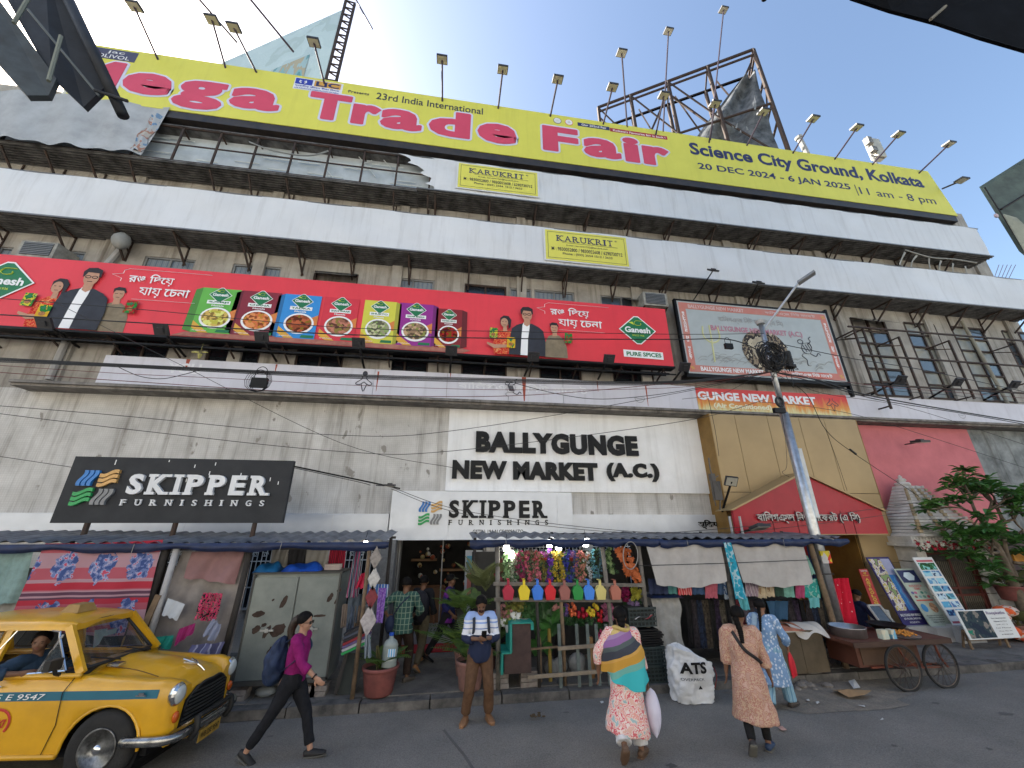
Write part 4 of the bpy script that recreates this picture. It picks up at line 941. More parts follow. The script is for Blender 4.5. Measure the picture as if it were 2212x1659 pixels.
for u in (185,376,548):
 p = at(u,1140,YD+.05); b = MB(); b.tube([(p.x,YD+.06,.13),(p.x,YD+.06,2.9)],.045,8); b.build('post',iron,bs_)
b = MB(); b.bar((-3.3,YD+.05,3.9),(-1.2,YD+.9,3.55),.03); b.build('stay',black,bs_)
b = MB()
for k in range(9): p = (rnd.uniform(-7.1,-3.4),rnd.uniform(3.5,3.95)); b.bb(p[0],p[0]+.015,YD-.003,YD-.001,p[1],p[1]+rnd.uniform(.02,.1))
b.build('bird_dropping',white,bs_)
# ================================================================ floodlights on long poles
lampb = mat('lamp housing',(.05,.05,.055),.45,.3); lampg = mat('lamp glass',(.42,.40,.33),.25,var=.1)
pole_m = mat('purple brown pole',(.05,.035,.055),.7)
def floodlight(base,tip,label,group,s=.26,r=.03,face=(0,.5,-.85),hm=None):
 base,tip = Vector(base),Vector(tip)
 t = empty('floodlight',base,label,'floodlight',group)
 b = MB(); b.tube([base,tip],r,6); b.build('arm',hm or pole_m,t)
 n = Vector(face).normalized(); a = Vector((1,0,0)); a = (a-n*a.dot(n)).normalized(); c = n.cross(a)
 M = Matrix((a,c,n)).transposed(); o = tip+n*-.02
 b = MB(); b.box(o,(s*1.2,s,s*.22),M=M); b.box(o-n*s*.16,(s*.5,s*.45,s*.16),M=M); b.build('lamp_body',lampb,t)
 b = MB(); b.box(o+n*s*.13,(s*1.05,s*.85,s*.03),M=M); b.build('lamp_glass',lampg,t)
 return t
tops = [(143,2,223,112),(290,14,345,122),(458,43,490,140),(505,60,557,150),(678,92,703,175),(955,129,956,212),(1086,151,1076,228),(1205,172,1188,245),(1323,189,1302,262),(1343,115,1354,268),(1444,68,1431,278),(1563,22,1533,296),(1434,207,1415,286),(1545,225,1530,302),(1650,242,1611,308),(1757,257,1710,325),(1851,276,1800,338),(1941,291,1881,349),(2050,312,1981,368),(2078,390,2033,400)]
desc = ['above the slate plate','over the first big letters','left of the tall sloping hoarding','at the foot of the sloping hoarding','over the blue and orange plate','highest over the word Trade','over the end of the word Trade','just left of the word Fair','at the left end of the steel lattice','on a tall pole crossing the lattice end','on the very tall pole in the middle of the lattice','on the tallest pole of all','low inside the lattice','low before the torn sheet','before the right part of the torn sheet','first right of the lattice','left of the phone antenna','crossing the phone antenna','over the end of the place name','short, on the right edge of the hoarding']
for (lu,lv,bu,bv),ds in zip(tops,desc):
 bp_ = at(bu,bv,9.92); bp_.z = min(bp_.z,17.55) if bv < 390 else bp_.z
 bb_ = at(bu,bv+2,9.92)
 tp = at(lu,lv,9.0 if lv > 100 or lu < 700 else 9.6)
 floodlight(bb_-Vector((0,0,.15)),tp,'floodlight on a thin pole '+ds,'floodlights over the yellow hoarding',.31,.034,(0,.1,-1))
for (x0_,y0_,x1_,y1_),nm in (((427,-5,512,92),'left'),((538,-5,634,112),'right')):
 b = MB(); b.tube([at(x0_,y0_,9.0),at(x1_,y1_,9.9)],.036,6); one('bare_pole',b,pole_m,'bare thin rod leaning out over the hoarding, the %s of two' % nm,'rod','bare rods over the hoarding')
mids = [(98,697,170,750),(350,712,400,770),(566,727,597,780),(775,740,787,797),(975,757,972,807),(1152,770,1132,814),(1315,775,1292,819),(1478,792,1455,822)]
dm = ['below the printed figures at the far left','below the speech text at the left','below the crimson and blue boxes','below the red and yellow boxes','below the last dark red box','below the printed man in black jacket','below the green diamond logo','between the red board and the picture board']
for (lu,lv,bu,bv),ds in zip(mids,dm):
 floodlight(at(bu,bv,W-.02),at(lu,lv,9.45),'black floodlight on a slanting arm '+ds,'floodlights under the red board',.26,.032,(0,.75,.6),black)
for (lu,lv,bu,bv),ds in zip([(1945,819,1883,852),(2068,825,2008,860),(2190,830,2126,864)],('leftmost','middle','rightmost')):
 floodlight(at(bu,bv,W-.02),at(lu,lv,9.6),'black floodlight on a slanting arm under the tall windows, %s of three' % ds,'floodlights under the tall windows',.27,.032,(0,.7,.7),black)
wh = mat('weathered white housing',(.40,.40,.39),.6)
for (lu,lv,bu,bv),ds in zip([(1540,585,1497,650),(1638,612,1612,660)],('left','right')):
 t = floodlight(at(bu,bv,W-.3),at(lu,lv,9.4),'weathered pale floodlight over the picture board, the %s of two' % ds,'floodlights over the picture board',.24,.02,(0,.6,-.6),black)
# lamps lower down
p = at(1988,955,9.9); q = at(1955,960,W-.15)
floodlight(q,p,'dark floodlight on a bracket on the pink wall',None,.3,.02,(0,.1,-1),black)
p = at(842,1050,9.4); floodlight(V(p.x-.5,W-.3,p.z+.12),p,'dark lamp on a thin arm left of the grey shop sign',None,.2,.015,(0,.1,-1),black)
t = floodlight(at(1560,1105,10.1),at(1580,1040,9.5),'grey floodlight clamped by the left edge of the bronze portal',None,.26,.03,(-.2,-.8,-.5),black)
floodlight(at(1600,1150,9.6),at(1642,1140,9.2),'large black floodlight resting below the red gable',None,.32,.03,(0,-.3,-1),black)
b = MB(); p = at(1548,1060,10.0); b.box(p,(.22,.12,.5)); b.box(p+V(-.1,-.05,.35),(.12,.12,.2)); b.tube([p+V(0,0,-.5),p+V(.05,-.05,.0),p+V(-.1,-.05,.5),p+V(-.06,0,.9)],.02,5,4); b.tube([p+V(-.1,0,-.4),p+V(-.15,-.05,.2),p+V(.1,-.05,.4)],.015,5,4)
one('junction_box',b,mat('grimy meter box',(.12,.11,.10),.7),'grimy meter box with loose cables at the left edge of the bronze portal','junction box')
b = MB()
for dx in (-.14,.14): b.bb(*(lambda p: (p.x+dx-.02,p.x+dx+.02,9.2,9.24,2.45,2.95))(at(1588,1150,9.3)))
one('white_stand',b,wh,'pair of short white uprights on the stall roof by the gable','uprights')
# ================================================================ empty sign frame before the tall windows
fr = empty('empty_sign_frame',(15,10,4.7),'empty black steel sign frame standing off the wall before the tall windows','sign frame')
YF = 10.05
def bar_(p,q,w_=.05,par=fr,nm='bar'): b = MB(); b.bar(p,q,w_); return b.build(nm,iron,par)
for (a,b_,c,d) in ((1830,707,1960,885),(1840,712,1898,852),(1937,727,1998,862),(2046,735,2108,862),(2186,742,2240,830)):
 p = at(a,b_,YF); q = at(c,d,YF); x = (p.x+q.x)/2; bar_((x,YF,q.z),(x,YF,p.z),.055,nm='upright')
 bar_((x,YF,p.z-.02),(x,W,p.z-.02),.04); bar_((x,YF,p.z-.35),(x,W-.02,p.z-.04),.03); bar_((x,YF,q.z+.1),(x,W,q.z+.1),.04)
for (a,b_,c,d) in ((1830,706,2212,733),(1856,767,2212,788),(1865,830,2212,846)):
 p = at(a,b_,YF); q = at(c,d,YF); bar_((p.x,YF-.03,p.z),(q.x+1,YF-.03,p.z),.05,nm='rail')
# cantilever rods by the picture board
b = MB(); p,q = at(1790,665,10.3),at(1865,850,10.3)
# ================================================================ roof lattice hoarding frame
A_ = None
B3 = at(1627,107,12.6); zT = B3.z
def atzz(u,v,Z):
 d = _f*FPX + CR*(u-1106) + CU*(829.5-v); t = (Z-CH)/d.z; return Vector((d.x*t,d.y*t,Z))
A3 = atzz(1292,232,zT)
rf = empty('roof_lattice',(B3.x,B3.y,16.4),'rusty steel lattice of a roof billboard with a torn dark sheet','billboard frame')
dirx = (A3-B3); dirx.z = 0; LEN = dirx.length; dirx.normalize(); nrm = Vector((-dirx.y,dirx.x,0));
if nrm.y < 0: nrm = -nrm
zr = 16.4; HT = zT-zr
def S(s,z,off=0): return B3+dirx*(s*LEN)+Vector((0,0,z-zT))+nrm*off
def rb_(p,q,w_=.07,nm='strut'): b = MB(); b.bar(p,q,w_*1.45); return b.build(nm,iron,rf)
for off in (0,1.6):
 for z in (zT,zT-.45*(off == 0)-.0,zT-HT*.35,zT-HT*.68): rb_(S(0,z,off),S(1.0,z,off),.09 if z == zT else .07,'beam')
 for s in (0,.27,.52,.77,1.): rb_(S(s,zr,off),S(s,zT,off),.11,'post')
zs_ = [zr,zT-HT*.68,zT-HT*.35,zT]
ss = [0,.27,.52,.77,1.]
for i in range(4):
 for j in range(3):
  if (i+j) % 2: rb_(S(ss[i],zs_[j],.8),S(ss[i+1],zs_[j+1],.8),.07)
  else: rb_(S(ss[i+1],zs_[j],.8),S(ss[i],zs_[j+1],.8),.07)
  if rnd.random() < .7: rb_(S(ss[i],zs_[j],0),S(ss[i+1],zs_[j+1],0),.05)
for i in range(5):
 if i < 3: rb_(S(ss[i],zs_[1],.4),S(ss[i]+.2,zs_[3],1.2),.06); rb_(S(ss[i]+.25,zs_[0],.2),S(ss[i],zs_[2],1.),.06)
 for z in zs_[1:]: rb_(S(ss[i],z,0),S(ss[i],z,1.6),.06)
 rb_(S(ss[i],zr,2.4),S(ss[i],zT-HT*.35,1.6),.08)
# the right hand return towards the road
PR = S(0,zT); C3 = PR+V(.25,0,0)
for z in (zT,zT-.45,zT-HT*.2,zT-HT*.45,zT-HT*.7): rb_(S(0,z),S(0,z,2.9),.07,'beam')
rb_(S(0,zr,2.9),S(0,zT-.2,2.9),.1,'post')
for j in range(4): rb_(S(0,zr+HT*j/4,0 if j % 2 else 2.9),S(0,zr+HT*(j+1)/4,2.9 if j % 2 else 0),.05)
shm = mat('torn grey billboard sheet',(.15,.16,.17),.6,scale=2.5,c2=(.03,.035,.04),bump=.9,bs=3)
b = MB()
def shf(i,j):
 s = .02+i*.92*(1.04-j)**.75; return tuple(S(s,zr+HT*(.02+.86*j),.35+.22*math.sin(i*11+j*4)+.1*math.sin(j*23)))
b.grid(shf,26,18); b.build('torn_sheet',shm,rf,smooth=False)
b = MB()
for k in range(40):
 s = rnd.uniform(0,.55); z = zr+HT*rnd.uniform(.05,.8*(1-s)); p = S(s,z,-.05); L = rnd.uniform(.15,.6); dx = rnd.uniform(-.25,.25)
 b.add([p,p+V(.07,0,.02),p+V(.05+dx,-.05,-L),p+V(dx-.03,0,-L*.9)],[(0,1,2,3)])
tag(b.build('shreds',mat('pale shreds',(.22,.23,.23),.8),rf),kind='stuff')
# ================================================================ sloping tall hoarding at the left
p = at(705,168,12.6); xr_ = p.x
t = empty('tall_roof_hoarding',(xr_,12.6,16.4),'very tall faded, haze-paled roof hoarding rising out of the frame behind the yellow one','hoarding')
tophi = 27.
lo = atzz(480,135,tophi)
def HS(s,z,off=0): return V(xr_+(lo.x-xr_)*s,12.6+(lo.y-12.6)*s,z)+V(.0,off,0)
b = MB(); b.grid(lambda i,j: tuple(HS(i,16.4+(tophi-16.4)*j)),10,8)
b.build('face',patmat('haze paled sky print','noise',((.40,.52,.56),(.46,.58,.61),(.44,.56,.59),(.38,.49,.51),(.42,.53,.56)),.35),t)  # haze put into the print: colours lightened
b = MB(); b.grid(lambda i,j: tuple(HS(.18+i*.42*(1-.3*j),17.2+7*j,-.02)),10,10); b.build('printed_plume',patmat('plume print','noise',((.10,.28,.32),(.20,.38,.42),(.36,.34,.26),(.30,.44,.48),(.14,.30,.34),(.38,.46,.48)),.9,squash=(1,1,.45)),t)
b = MB()
for x_ in (0,.45):
 b.bar((xr_+x_*.8,12.6+x_*.4,16),(xr_+x_*.8,12.6+x_*.4,28),.1)
for k in range(22): z = 16.2+k*.55; b.bar((xr_,12.6,z),(xr_+.36,12.8,z+.3),.05); b.bar((xr_,12.6,z),(xr_+.36,12.8,z),.05)
b.build('ladder_mast',iron,t)
b = MB(); b.tube([at(765,-8,12.4),at(804,62,12.4)],.04,5); b.build('stay_bar',pole_m,t)
# phone antenna and a far tank
an = empty('phone_antenna',at(1885,345,13.5),'pale panel phone antenna standing on the roof','antenna')
p = at(1895,335,13.5); b = MB(); b.bb(p.x-.28,p.x+.34,13.3,13.7,p.z-.3,p.z+1.15); b.build('antenna_panel',mat('cream antenna',(.52,.50,.42),.5),an)
b = MB(); b.tube([(p.x-.55,13.4,p.z-2.5),(p.x-.55,13.4,p.z+1.2)],.06,6); b.box((p.x-.5,13.35,p.z+.85),(.3,.3,.5)); b.box((p.x-.5,13.3,p.z+.1),(.35,.25,.35)); b.bar((p.x-.7,13.4,p.z-.3),(p.x+.3,13.4,p.z-.3),.06); b.build('antenna_mount',mat('antenna mount',(.3,.29,.27),.6,c2=(.06,.06,.06),scale=8),an)
b = MB(); p = at(1742,320,13.5); b.tube([(p.x-.1,13.5,p.z-.5),(p.x-.25,13.5,p.z+.75)],.14,8); b.tube([(p.x-.26,13.5,p.z+.7),(p.x-.28,13.5,p.z+.85)],.2,8); one('vent_pipe',b,wh,'white capped vent pipe leaning on the roof right of the lattice','pipe')
# left roof scaffold and right far reinforcement bars
b = MB();
for (u0,v0,u1,v1) in ((5,245,28,207),(28,207,100,218),(28,207,60,243),(100,218,125,228),(5,245,110,252),(60,243,46,209),(60,240,85,243),(85,243,60,215),(0,235,28,207)): b.bar(at(u0,v0,11.6),at(u1,v1,11.6),.05)
one('roof_scaffold',b,pole_m,'thin steel scaffold poking out beyond the left end of the hoarding','scaffold')
b = MB(); p = at(2150,590,16)
for k in range(5): b.tube([at(2148+k*8,600,16.),at(2158+k*9,572,16.)],.02,4)
one('reinforcement_bars',b,pole_m,'bare steel reinforcement bars sticking up far right beyond the building','steel bars')
# ================================================================ street lamp with its tangle
LX,LY = 8.20,8.26
galv = mat('galvanised pole',(.52,.54,.56),.3,.8,var=.2,scale=9)
sl = empty('street_lamp',(LX,LY,.13),'silver street lamp post wrapped in black cable coils, rising through the stall roof','street lamp')
b = MB(); b.tube([(LX,LY,.13),(LX,LY,2.6),(LX,LY,5.4)],[.115,.11,.10],16); b.tube([(LX,LY,5.4),(LX,LY,8.0)],[.07,.06],14); b.build('pole',galv,sl,True)
b = MB(); b.tube([(LX,LY,7.95),(LX,LY,8.06)],[.10,.11],14); b.build('cap',wh,sl)
b = MB(); b.bb(LX+.09,LX+.2,LY-.05,LY-.03,2.9,4.5); b.build('flag_plate',mat('white plate',(.6,.62,.63),.5),sl)
e_ = at(1724,612,7.6); b = MB(); b.tube([(LX+.03,LY,7.75),e_],.03,8); b.build('arm',galv,sl)
e2 = at(1760,588,7.3); d_ = (e2-e_).normalized(); sx_ = d_.cross(V(0,0,1)).normalized(); up_ = sx_.cross(d_)
b = MB(); b.box((e_+e2)/2,((e2-e_).length,.2,.06),M=Matrix((d_,sx_,up_)).transposed()); b.build('lamp_head',mat('led head',(.25,.26,.27),.4,.3),sl)
b = MB(); b.bb(LX-.12,LX+.12,LY-.14,LY-.1,1.95,2.2); b.build('sticker',patmat('bill sticker','cell',((.6,.5,.05),(.55,.05,.03),(.5,.5,.5)),9),sl)
cab = mat('black cable',(.012,.012,.013),.5,var=0); cabr = mat('maroon cable',(.12,.02,.02),.5,var=0)
cz = at(1660,772,LY-.15); b = MB()
for k in range(26):
 r_ = rnd.uniform(.18,.34); ax = rnd.uniform(-.35,.35); tl = rnd.uniform(-.3,.5); c = cz+V(rnd.uniform(-.08,.1),rnd.uniform(-.08,.05),rnd.uniform(-.12,.12))
 b.tube([c+V(r_*math.cos(a_)*math.cos(ax),r_*math.sin(ax)*math.cos(a_)-.04,r_*math.sin(a_)*1.05+tl*.1*math.cos(a_)) for a_ in [i*2*PI/14 for i in range(15)]],.012,5)
for k in range(60):
 c = cz+V(.14+rnd.gauss(0,.11),rnd.uniform(-.15,.0),-.14+rnd.gauss(0,.13)); d1 = V(rnd.gauss(0,.12),rnd.gauss(0,.05),rnd.gauss(0,.12)); d2 = V(rnd.gauss(0,.14),rnd.gauss(0,.05),rnd.gauss(0,.14)); b.tube([c,c+d1,c+d1+d2,c+d2],.008,4,3)
tag(b.build('cable_coil',cab,sl),kind='stuff')
b = MB(); c = at(1684,868,LY-.12); b.tube([c+V(.1*math.cos(a_),0,.12*math.sin(a_)) for a_ in [i*PI/8 for i in range(17)]],.03,6); b.build('cable_ring',cab,sl)
b = MB(); c = at(1683,887,LY-.14); b.box(c,(.3,.08,.12)); b.build('cable_box',black,sl)
b = MB(); c = at(1703,775,LY-.2); b.tube([c+V(0,0,-.2),c+V(0,0,.2)],.085,12); b.tube([c+V(0,0,-.26),c+V(0,0,-.2)],.13,10)
for k in range(6): b.tube([c+V(0,0,-.14+k*.055),c+V(0,0,-.12+k*.055)],.092,12)
for k in range(3): b.tube([c+V(-.05+.05*k,0,-.26),c+V(-.06+.06*k,0,-.36)],.015,5)
b.build('splice_closure',cab,sl)
# ================================================================ overhead cables
def cable(pts,r,label,m=cab,Y=None,sub=8):
 P = []
 for q in pts: P.append(tuple(at(q[0],q[1],q[2] if len(q) > 2 else Y)))
 b = MB(); b.tube(P,r,5,sub); o = one('overhead_cable',b,m,label,'cable','overhead cables'); return o
N = (1668,803,LY-.05)
for k in range(4): cable([(-60,770+k*3,8.6),(250,786+k*2,8.6),(733,808+k*2.6,8.6),(1120,819+k*2.6,8.4),(1437,824+k*2,8.2),N],.011+.004*(k == 1),'thick black cable strand in the bundle over the low white sign, %s from the top' % ('first','second','third','fourth')[k])
cable([(-60,676,8.3),(300,697,8.3),(733,722,8.3),(1100,731,8.2),(1454,733,8.1),(1565,732,8.1),(1625,750,8.1),(1650,775,8.1)],.014,'black cable crossing the lower part of the red board')
cable([(-60,640,8.3),(300,668,8.3),(733,707,8.3),(1100,716,8.2),(1474,722,8.1),(1650,720,8.1)],.008,'thin cable crossing the middle of the red board')
cable([(-60,872,8.8),(240,896,8.8),(733,940,8.8),(1004,927,8.6),(1474,847,8.3),N],.007,'thin cable sagging low across the tiled wall to the lamp post')
cable([(-60,886,8.8),(300,930,8.8),(733,975,8.8),(977,974,8.7),(1474,910,8.4),(1655,862,8.1)],.007,'lowest thin cable across the tiled wall above the lettered panel')
cable([(-60,800,8.5),(300,825,8.5),(733,851,8.5),(1104,855,8.4),(1437,829,8.2),N],.008,'maroon cable hanging under the black bundle',cabr)
cable([(-60,785,8.5),(250,806,8.5),(500,818,8.5),(760,832,8.4),(1104,842,8.4),(1474,836,8.2),N],.006,'thin red cable just above the maroon one',cabr)
cable([(113,650,8.9),(380,783,9.1),(737,957,9.3),(977,1010,9.4)],.006,'thin wire running diagonally down over the left wall')
cable([(250,790,8.5),(300,812,8.5),(350,818,8.5),(400,808,8.5),(432,799,8.5)],.008,'short drooping loop of cable under the bundle at left')
cable([(1100,824,8.4),(1200,850,8.3),(1300,862,8.3),(1437,850,8.2),(1560,826,8.15),N],.008,'sagging cable below the bundle left of the lamp post')
cable([N,(1770,822,8.2),(1891,857,8.3),(2212,912,8.5),(2300,925,8.5)],.018,'thick black cable from the lamp post off to the right')
cable([N,(1770,828,8.2),(1891,862,8.3),(2080,893,8.4),(2212,916,8.5),(2300,930,8.5)],.012,'second black cable right of the post, just under the thick one')
cable([(1691,744,8.1),(1845,775,8.2),(2000,800,8.3),(2212,846,8.4),(2300,866,8.4)],.010,'black cable crossing the picture board towards the tall windows')
cable([N,(1740,850,8.3),(1783,927,8.8),(1840,976,9.2),(1985,1072,9.6)],.008,'wire with a black joint sloping from the lamp post to the shrine')
b = MB(); b.tube([at(1836,971,9.15),at(1849,981,9.2)],.03,8); one('cable_joint',b,cab,'black joint on the wire before the bronze and pink walls','cable joint')
cable([(1474,862,8.2),(1560,850,8.2),(1660,812,8.1),(1780,850,8.3),(1960,880,8.6),(2212,960,8.8)],.006,'thin cable from the post down across the pink wall')
cable([(1640,868,8.1),(1760,880,8.3),(1900,910,8.6),(2212,1010,8.9)],.006,'lowest thin cable crossing the pink wall')
cable([N,(1900,840,8.3),(2050,853,8.4),(2212,870,8.5),(2300,880,8.5)],.008,'cable over the foot of the tall windows')
cable([N,(1900,834,8.3),(2050,846,8.4),(2212,860,8.5),(2300,868,8.5)],.007,'maroon cable over the foot of the tall windows',cabr)
cable([N,(1600,815,8.1),(1474,832,8.2),(1440,826,8.3)],.007,'short maroon cable fanning out left of the lamp post',cabr)
cable([(845,1052,8.9),(1010,1105,8.9),(1340,1146,8.8),(1560,1150,8.7),(1740,1135,8.7),(2005,1100,9.2)],.006,'thin wire across the grey shop sign and below the red gable')
cable([(845,1056,8.9),(1010,1112,8.9),(1340,1150,8.8),(1560,1142,8.7),(1740,1120,8.7),(2020,1080,9.2)],.006,'second thin wire across the grey shop sign and the red gable')
cable([(-40,980,8.8),(160,1010,8.7)],.006,'thin wire going to the top of the black signboard')
cable([(632,1010,8.9),(770,1040,9.2),(800,1048,9.4)],.008,'thin wire from the black signboard to the lamp arm')
cable([(1530,860,8.3),(1545,930,9),(1553,985,9.4)],.006,'loose wire hanging down over the left edge of the portal')
cable([(1783,927,8.9),(1810,1000,9.2),(1830,1060,9.3)],.005,'loose thin wire hanging over the bronze panels')
cable([(1668,812,8.1),(1690,900,8.2),(1700,1000,8.2),(1690,1020,8.2),(1705,1030,8.2)],.005,'loose wire dangling down beside the lamp post')
# boxes hanging on cables
def hangbox(u,v,Y,s,label):
 c = at(u,v,Y); b = MB(); b.box(c,(.24*s,.07,.16*s)); b.tube([c+V(-.09*s,0,.07*s),c+V(-.08*s,0,.22*s),c+V(.0,0,.28*s),c+V(.08*s,0,.22*s),c+V(.09*s,0,.07*s)],.008,4,3)
 for k in range(4): b.tube([c+V((.1+.02*k)*s*math.cos(a_)*1.25,-.02*k,(.02+(.16+.01*k)*math.sin(a_))*s) for a_ in [i*PI/6 for i in range(13)]],.006,4) if s > 1.2 else None
 one('cable_splitter',b,black,label,'splitter box','boxes hanging on cables')
hangbox(560,827,8.5,1.35,'black box with wire loops hanging from the bundle before the low white sign'); hangbox(1574,748,8.05,.9,'small black box hanging from a cable before the picture board')
# air conditioners
def acunit(u,v,label,Y=10.15,s=1.):
 c = at(u,v,Y); t = empty('air_conditioner',c,label,'air conditioner','window air conditioners')
 b = MB(); b.bb(c.x-.42*s,c.x+.42*s,Y,W-.02,c.z-.25,c.z+.25); b.build('casing',mat('aged cream casing',(.36,.35,.30),.6,scale=6,c2=(.18,.17,.15)),t)
 b = MB(); b.bb(c.x-.34*s,c.x+.34*s,Y-.012,Y-.002,c.z-.19,c.z+.2); b.build('grille',mat('dark grille',(.05,.055,.06),.5),t)
 b = MB()
 for k in range(7): b.bb(c.x-.34*s,c.x+.34*s,Y-.022,Y-.013,c.z-.17+k*.055,c.z-.155+k*.055)
 b.build('louvre',alu,t)
 b = MB(); b.bar((c.x-.4*s,Y,c.z-.28),(c.x-.4*s,W,c.z-.28),.03); b.bar((c.x+.4*s,Y,c.z-.28),(c.x+.4*s,W,c.z-.28),.03); b.bar((c.x+.4*s,Y+.05,c.z-.28),(c.x+.4*s,W,c.z-.6),.03); b.build('support',iron,t)
acunit(1416,646,'cream window air conditioner over the right end of the red board'); acunit(80,538,'cream window air conditioner over the left end of the red board')
b = MB(); c = at(262,520,10.3); b.ball(c,(.22,.2,.26),8,6); b.tube([c+V(0,0,.2),c+V(-.1,.3,.5)],.03,5); one('wrapped_bundle',b,mat('dirty wrapping',(.3,.3,.28),.8,bump=.6,bs=8),'dirty wrapped bundle hanging below the white banner at the left','bundle',smooth=True)
# rags under the right end of the upper banner
b = MB()
for k in range(6):
 p = at(1955+k*26,545+k*6,10.0); q = at(1945+k*30+rnd.uniform(-8,8),572+k*6,10.05)
 b.tube([p,(p+q)/2+V(rnd.uniform(-.1,.1),0,0),q],[(.05,.01),(.03,.01),(.04,.01)],5,3)
b.tube([at(1955,540,9.98),at(2010,556,9.95),at(2060,560,9.98),at(2110,568,9.98)],.025,5,4)
one('torn_strips',b,mat('torn plastic strip',(.34,.33,.29),.7),'torn plastic strips dangling under the right end of the upper white banner','strips')
# little hanging charm
b = MB(); p = at(432,765,9.9); b.tube([p+V(0,0,-.12),p],[.02,.06],6,1); b.ball(p+V(-.12,0,.05),(.1,.02,.03),6,4); b.ball(p+V(.1,0,.06),(.08,.02,.02),6,4); b.tube([p,p+V(0,0,.3)],.004,3); one('hanging_charm',b,mat('yellow lime charm',(.45,.40,.12),.6),'small yellow charm hanging under the red board at the left','charm')
# ================================================================ near things coloured dark to look backlit, at the picture's edges
dkp = mat('backlit bluish steel',(.02,.025,.034),.6,.2,var=.3)
ns = empty('near_signboards',at(120,60,3.2),'dark back of signboards on a thick slanting pole, close overhead at top left','sign')
b = MB(); b.tube([at(120,-60,3.1),at(266,250,3.4)],.052,12); b.build('pole',dkp,ns,True)
def nslab(poly_,Y0,m,parent,nm,th=.06):
 P = [at(u,v,Y) for u,v,Y in poly_]; n_ = (P[1]-P[0]).cross(P[2]-P[0]).normalized()*th
 if n_.y < 0: n_ = -n_
 k = len(P); b = MB(); b.add(P+[q+n_ for q in P],[tuple(range(k)),tuple(range(2*k-1,k-1,-1))]+[(i,i+k,(i+1) % k+k,(i+1) % k) for i in range(k)]); return b.build(nm,m,parent)
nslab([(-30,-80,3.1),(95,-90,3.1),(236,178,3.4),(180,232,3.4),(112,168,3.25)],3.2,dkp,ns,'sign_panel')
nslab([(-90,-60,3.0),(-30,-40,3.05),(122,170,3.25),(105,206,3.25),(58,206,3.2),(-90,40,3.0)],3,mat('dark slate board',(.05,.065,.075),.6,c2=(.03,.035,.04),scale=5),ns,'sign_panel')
for p,q in (((65,-10,2.95),(30,50,2.95)),((132,78,3.05),(105,175,3.05)),((205,195,3.3),(275,218,3.3))):
 b = MB(); b.tube([at(*p),at(*q)],.017,6); b.build('brace',mat('greenish brace',(.16,.18,.15),.6) if q[0] < 200 else dkp,ns)
b = MB(); b.tube([at(60,20,3.05),at(215,208,3.35)],.012,6); b.build('brace',mat('thin brace',(.1,.12,.13),.5),ns)
rnear = empty('near_canopy',at(2100,20,2.4),'nearly black underside of a canopy edge close overhead at top right','canopy')
nslab([(1840,-6,2.6),(1925,22,2.55),(2005,42,2.5),(2030,50,2.5),(2120,80,2.4),(2230,112,2.35),(2500,180,2.2),(2500,-300,1.6),(1800,-300,2.0)],2.4,mat('black underside',(.0015,.0018,.003),.9,spec=.1),rnear,'canopy_sheet',.04)  # shade of the underside put into its near-black colour
b = MB(); b.tube([at(2010,42,2.48),at(2042,14,2.45)],.022,6); b.build('stick',mat('dull stick',(.16,.15,.12),.8),rnear)
b = MB(); p = at(1652,-4,3.); b.ball(p,(.05,.05,.035),10,6); b.tube([p,p+V(0,0,.3)],.012,5); one('near_lamp',b,black,'dark rounded lamp tip just touching the top edge of the view','lamp',smooth=True)
gn = empty('near_green_board',at(2180,420,3.2),'dark green board corner with a strap jutting in at the right edge','sign')
grn = mat('dull green board',(.07,.10,.085),.6,scale=6,c2=(.04,.055,.05))
nslab([(2127,405,3.2),(2260,320,3.0),(2400,250,2.9),(2400,700,2.9),(2215,545,3.1)],3,grn,gn,'board')
b = MB(); b.tube([at(2163,452,3.1),at(2240,405,2.95)],.016,6); b.tube([at(2127,405,3.17),at(2215,545,3.08)],.008,5); b.build('strap',black,gn)
nslab([(2168,462,3.08),(2196,470,3.06),(2230,500,3.0),(2225,560,3.05)],3,mat('pale net',(.30,.33,.28),.8,bump=.8,bs=120),gn,'net_panel',.01)
b = MB(); p = at(2152,466,3.1); b.ball(p,(.03,.02,.035),7,5); b.build('knot',mat('purple white knot',(.4,.35,.42),.7),gn)
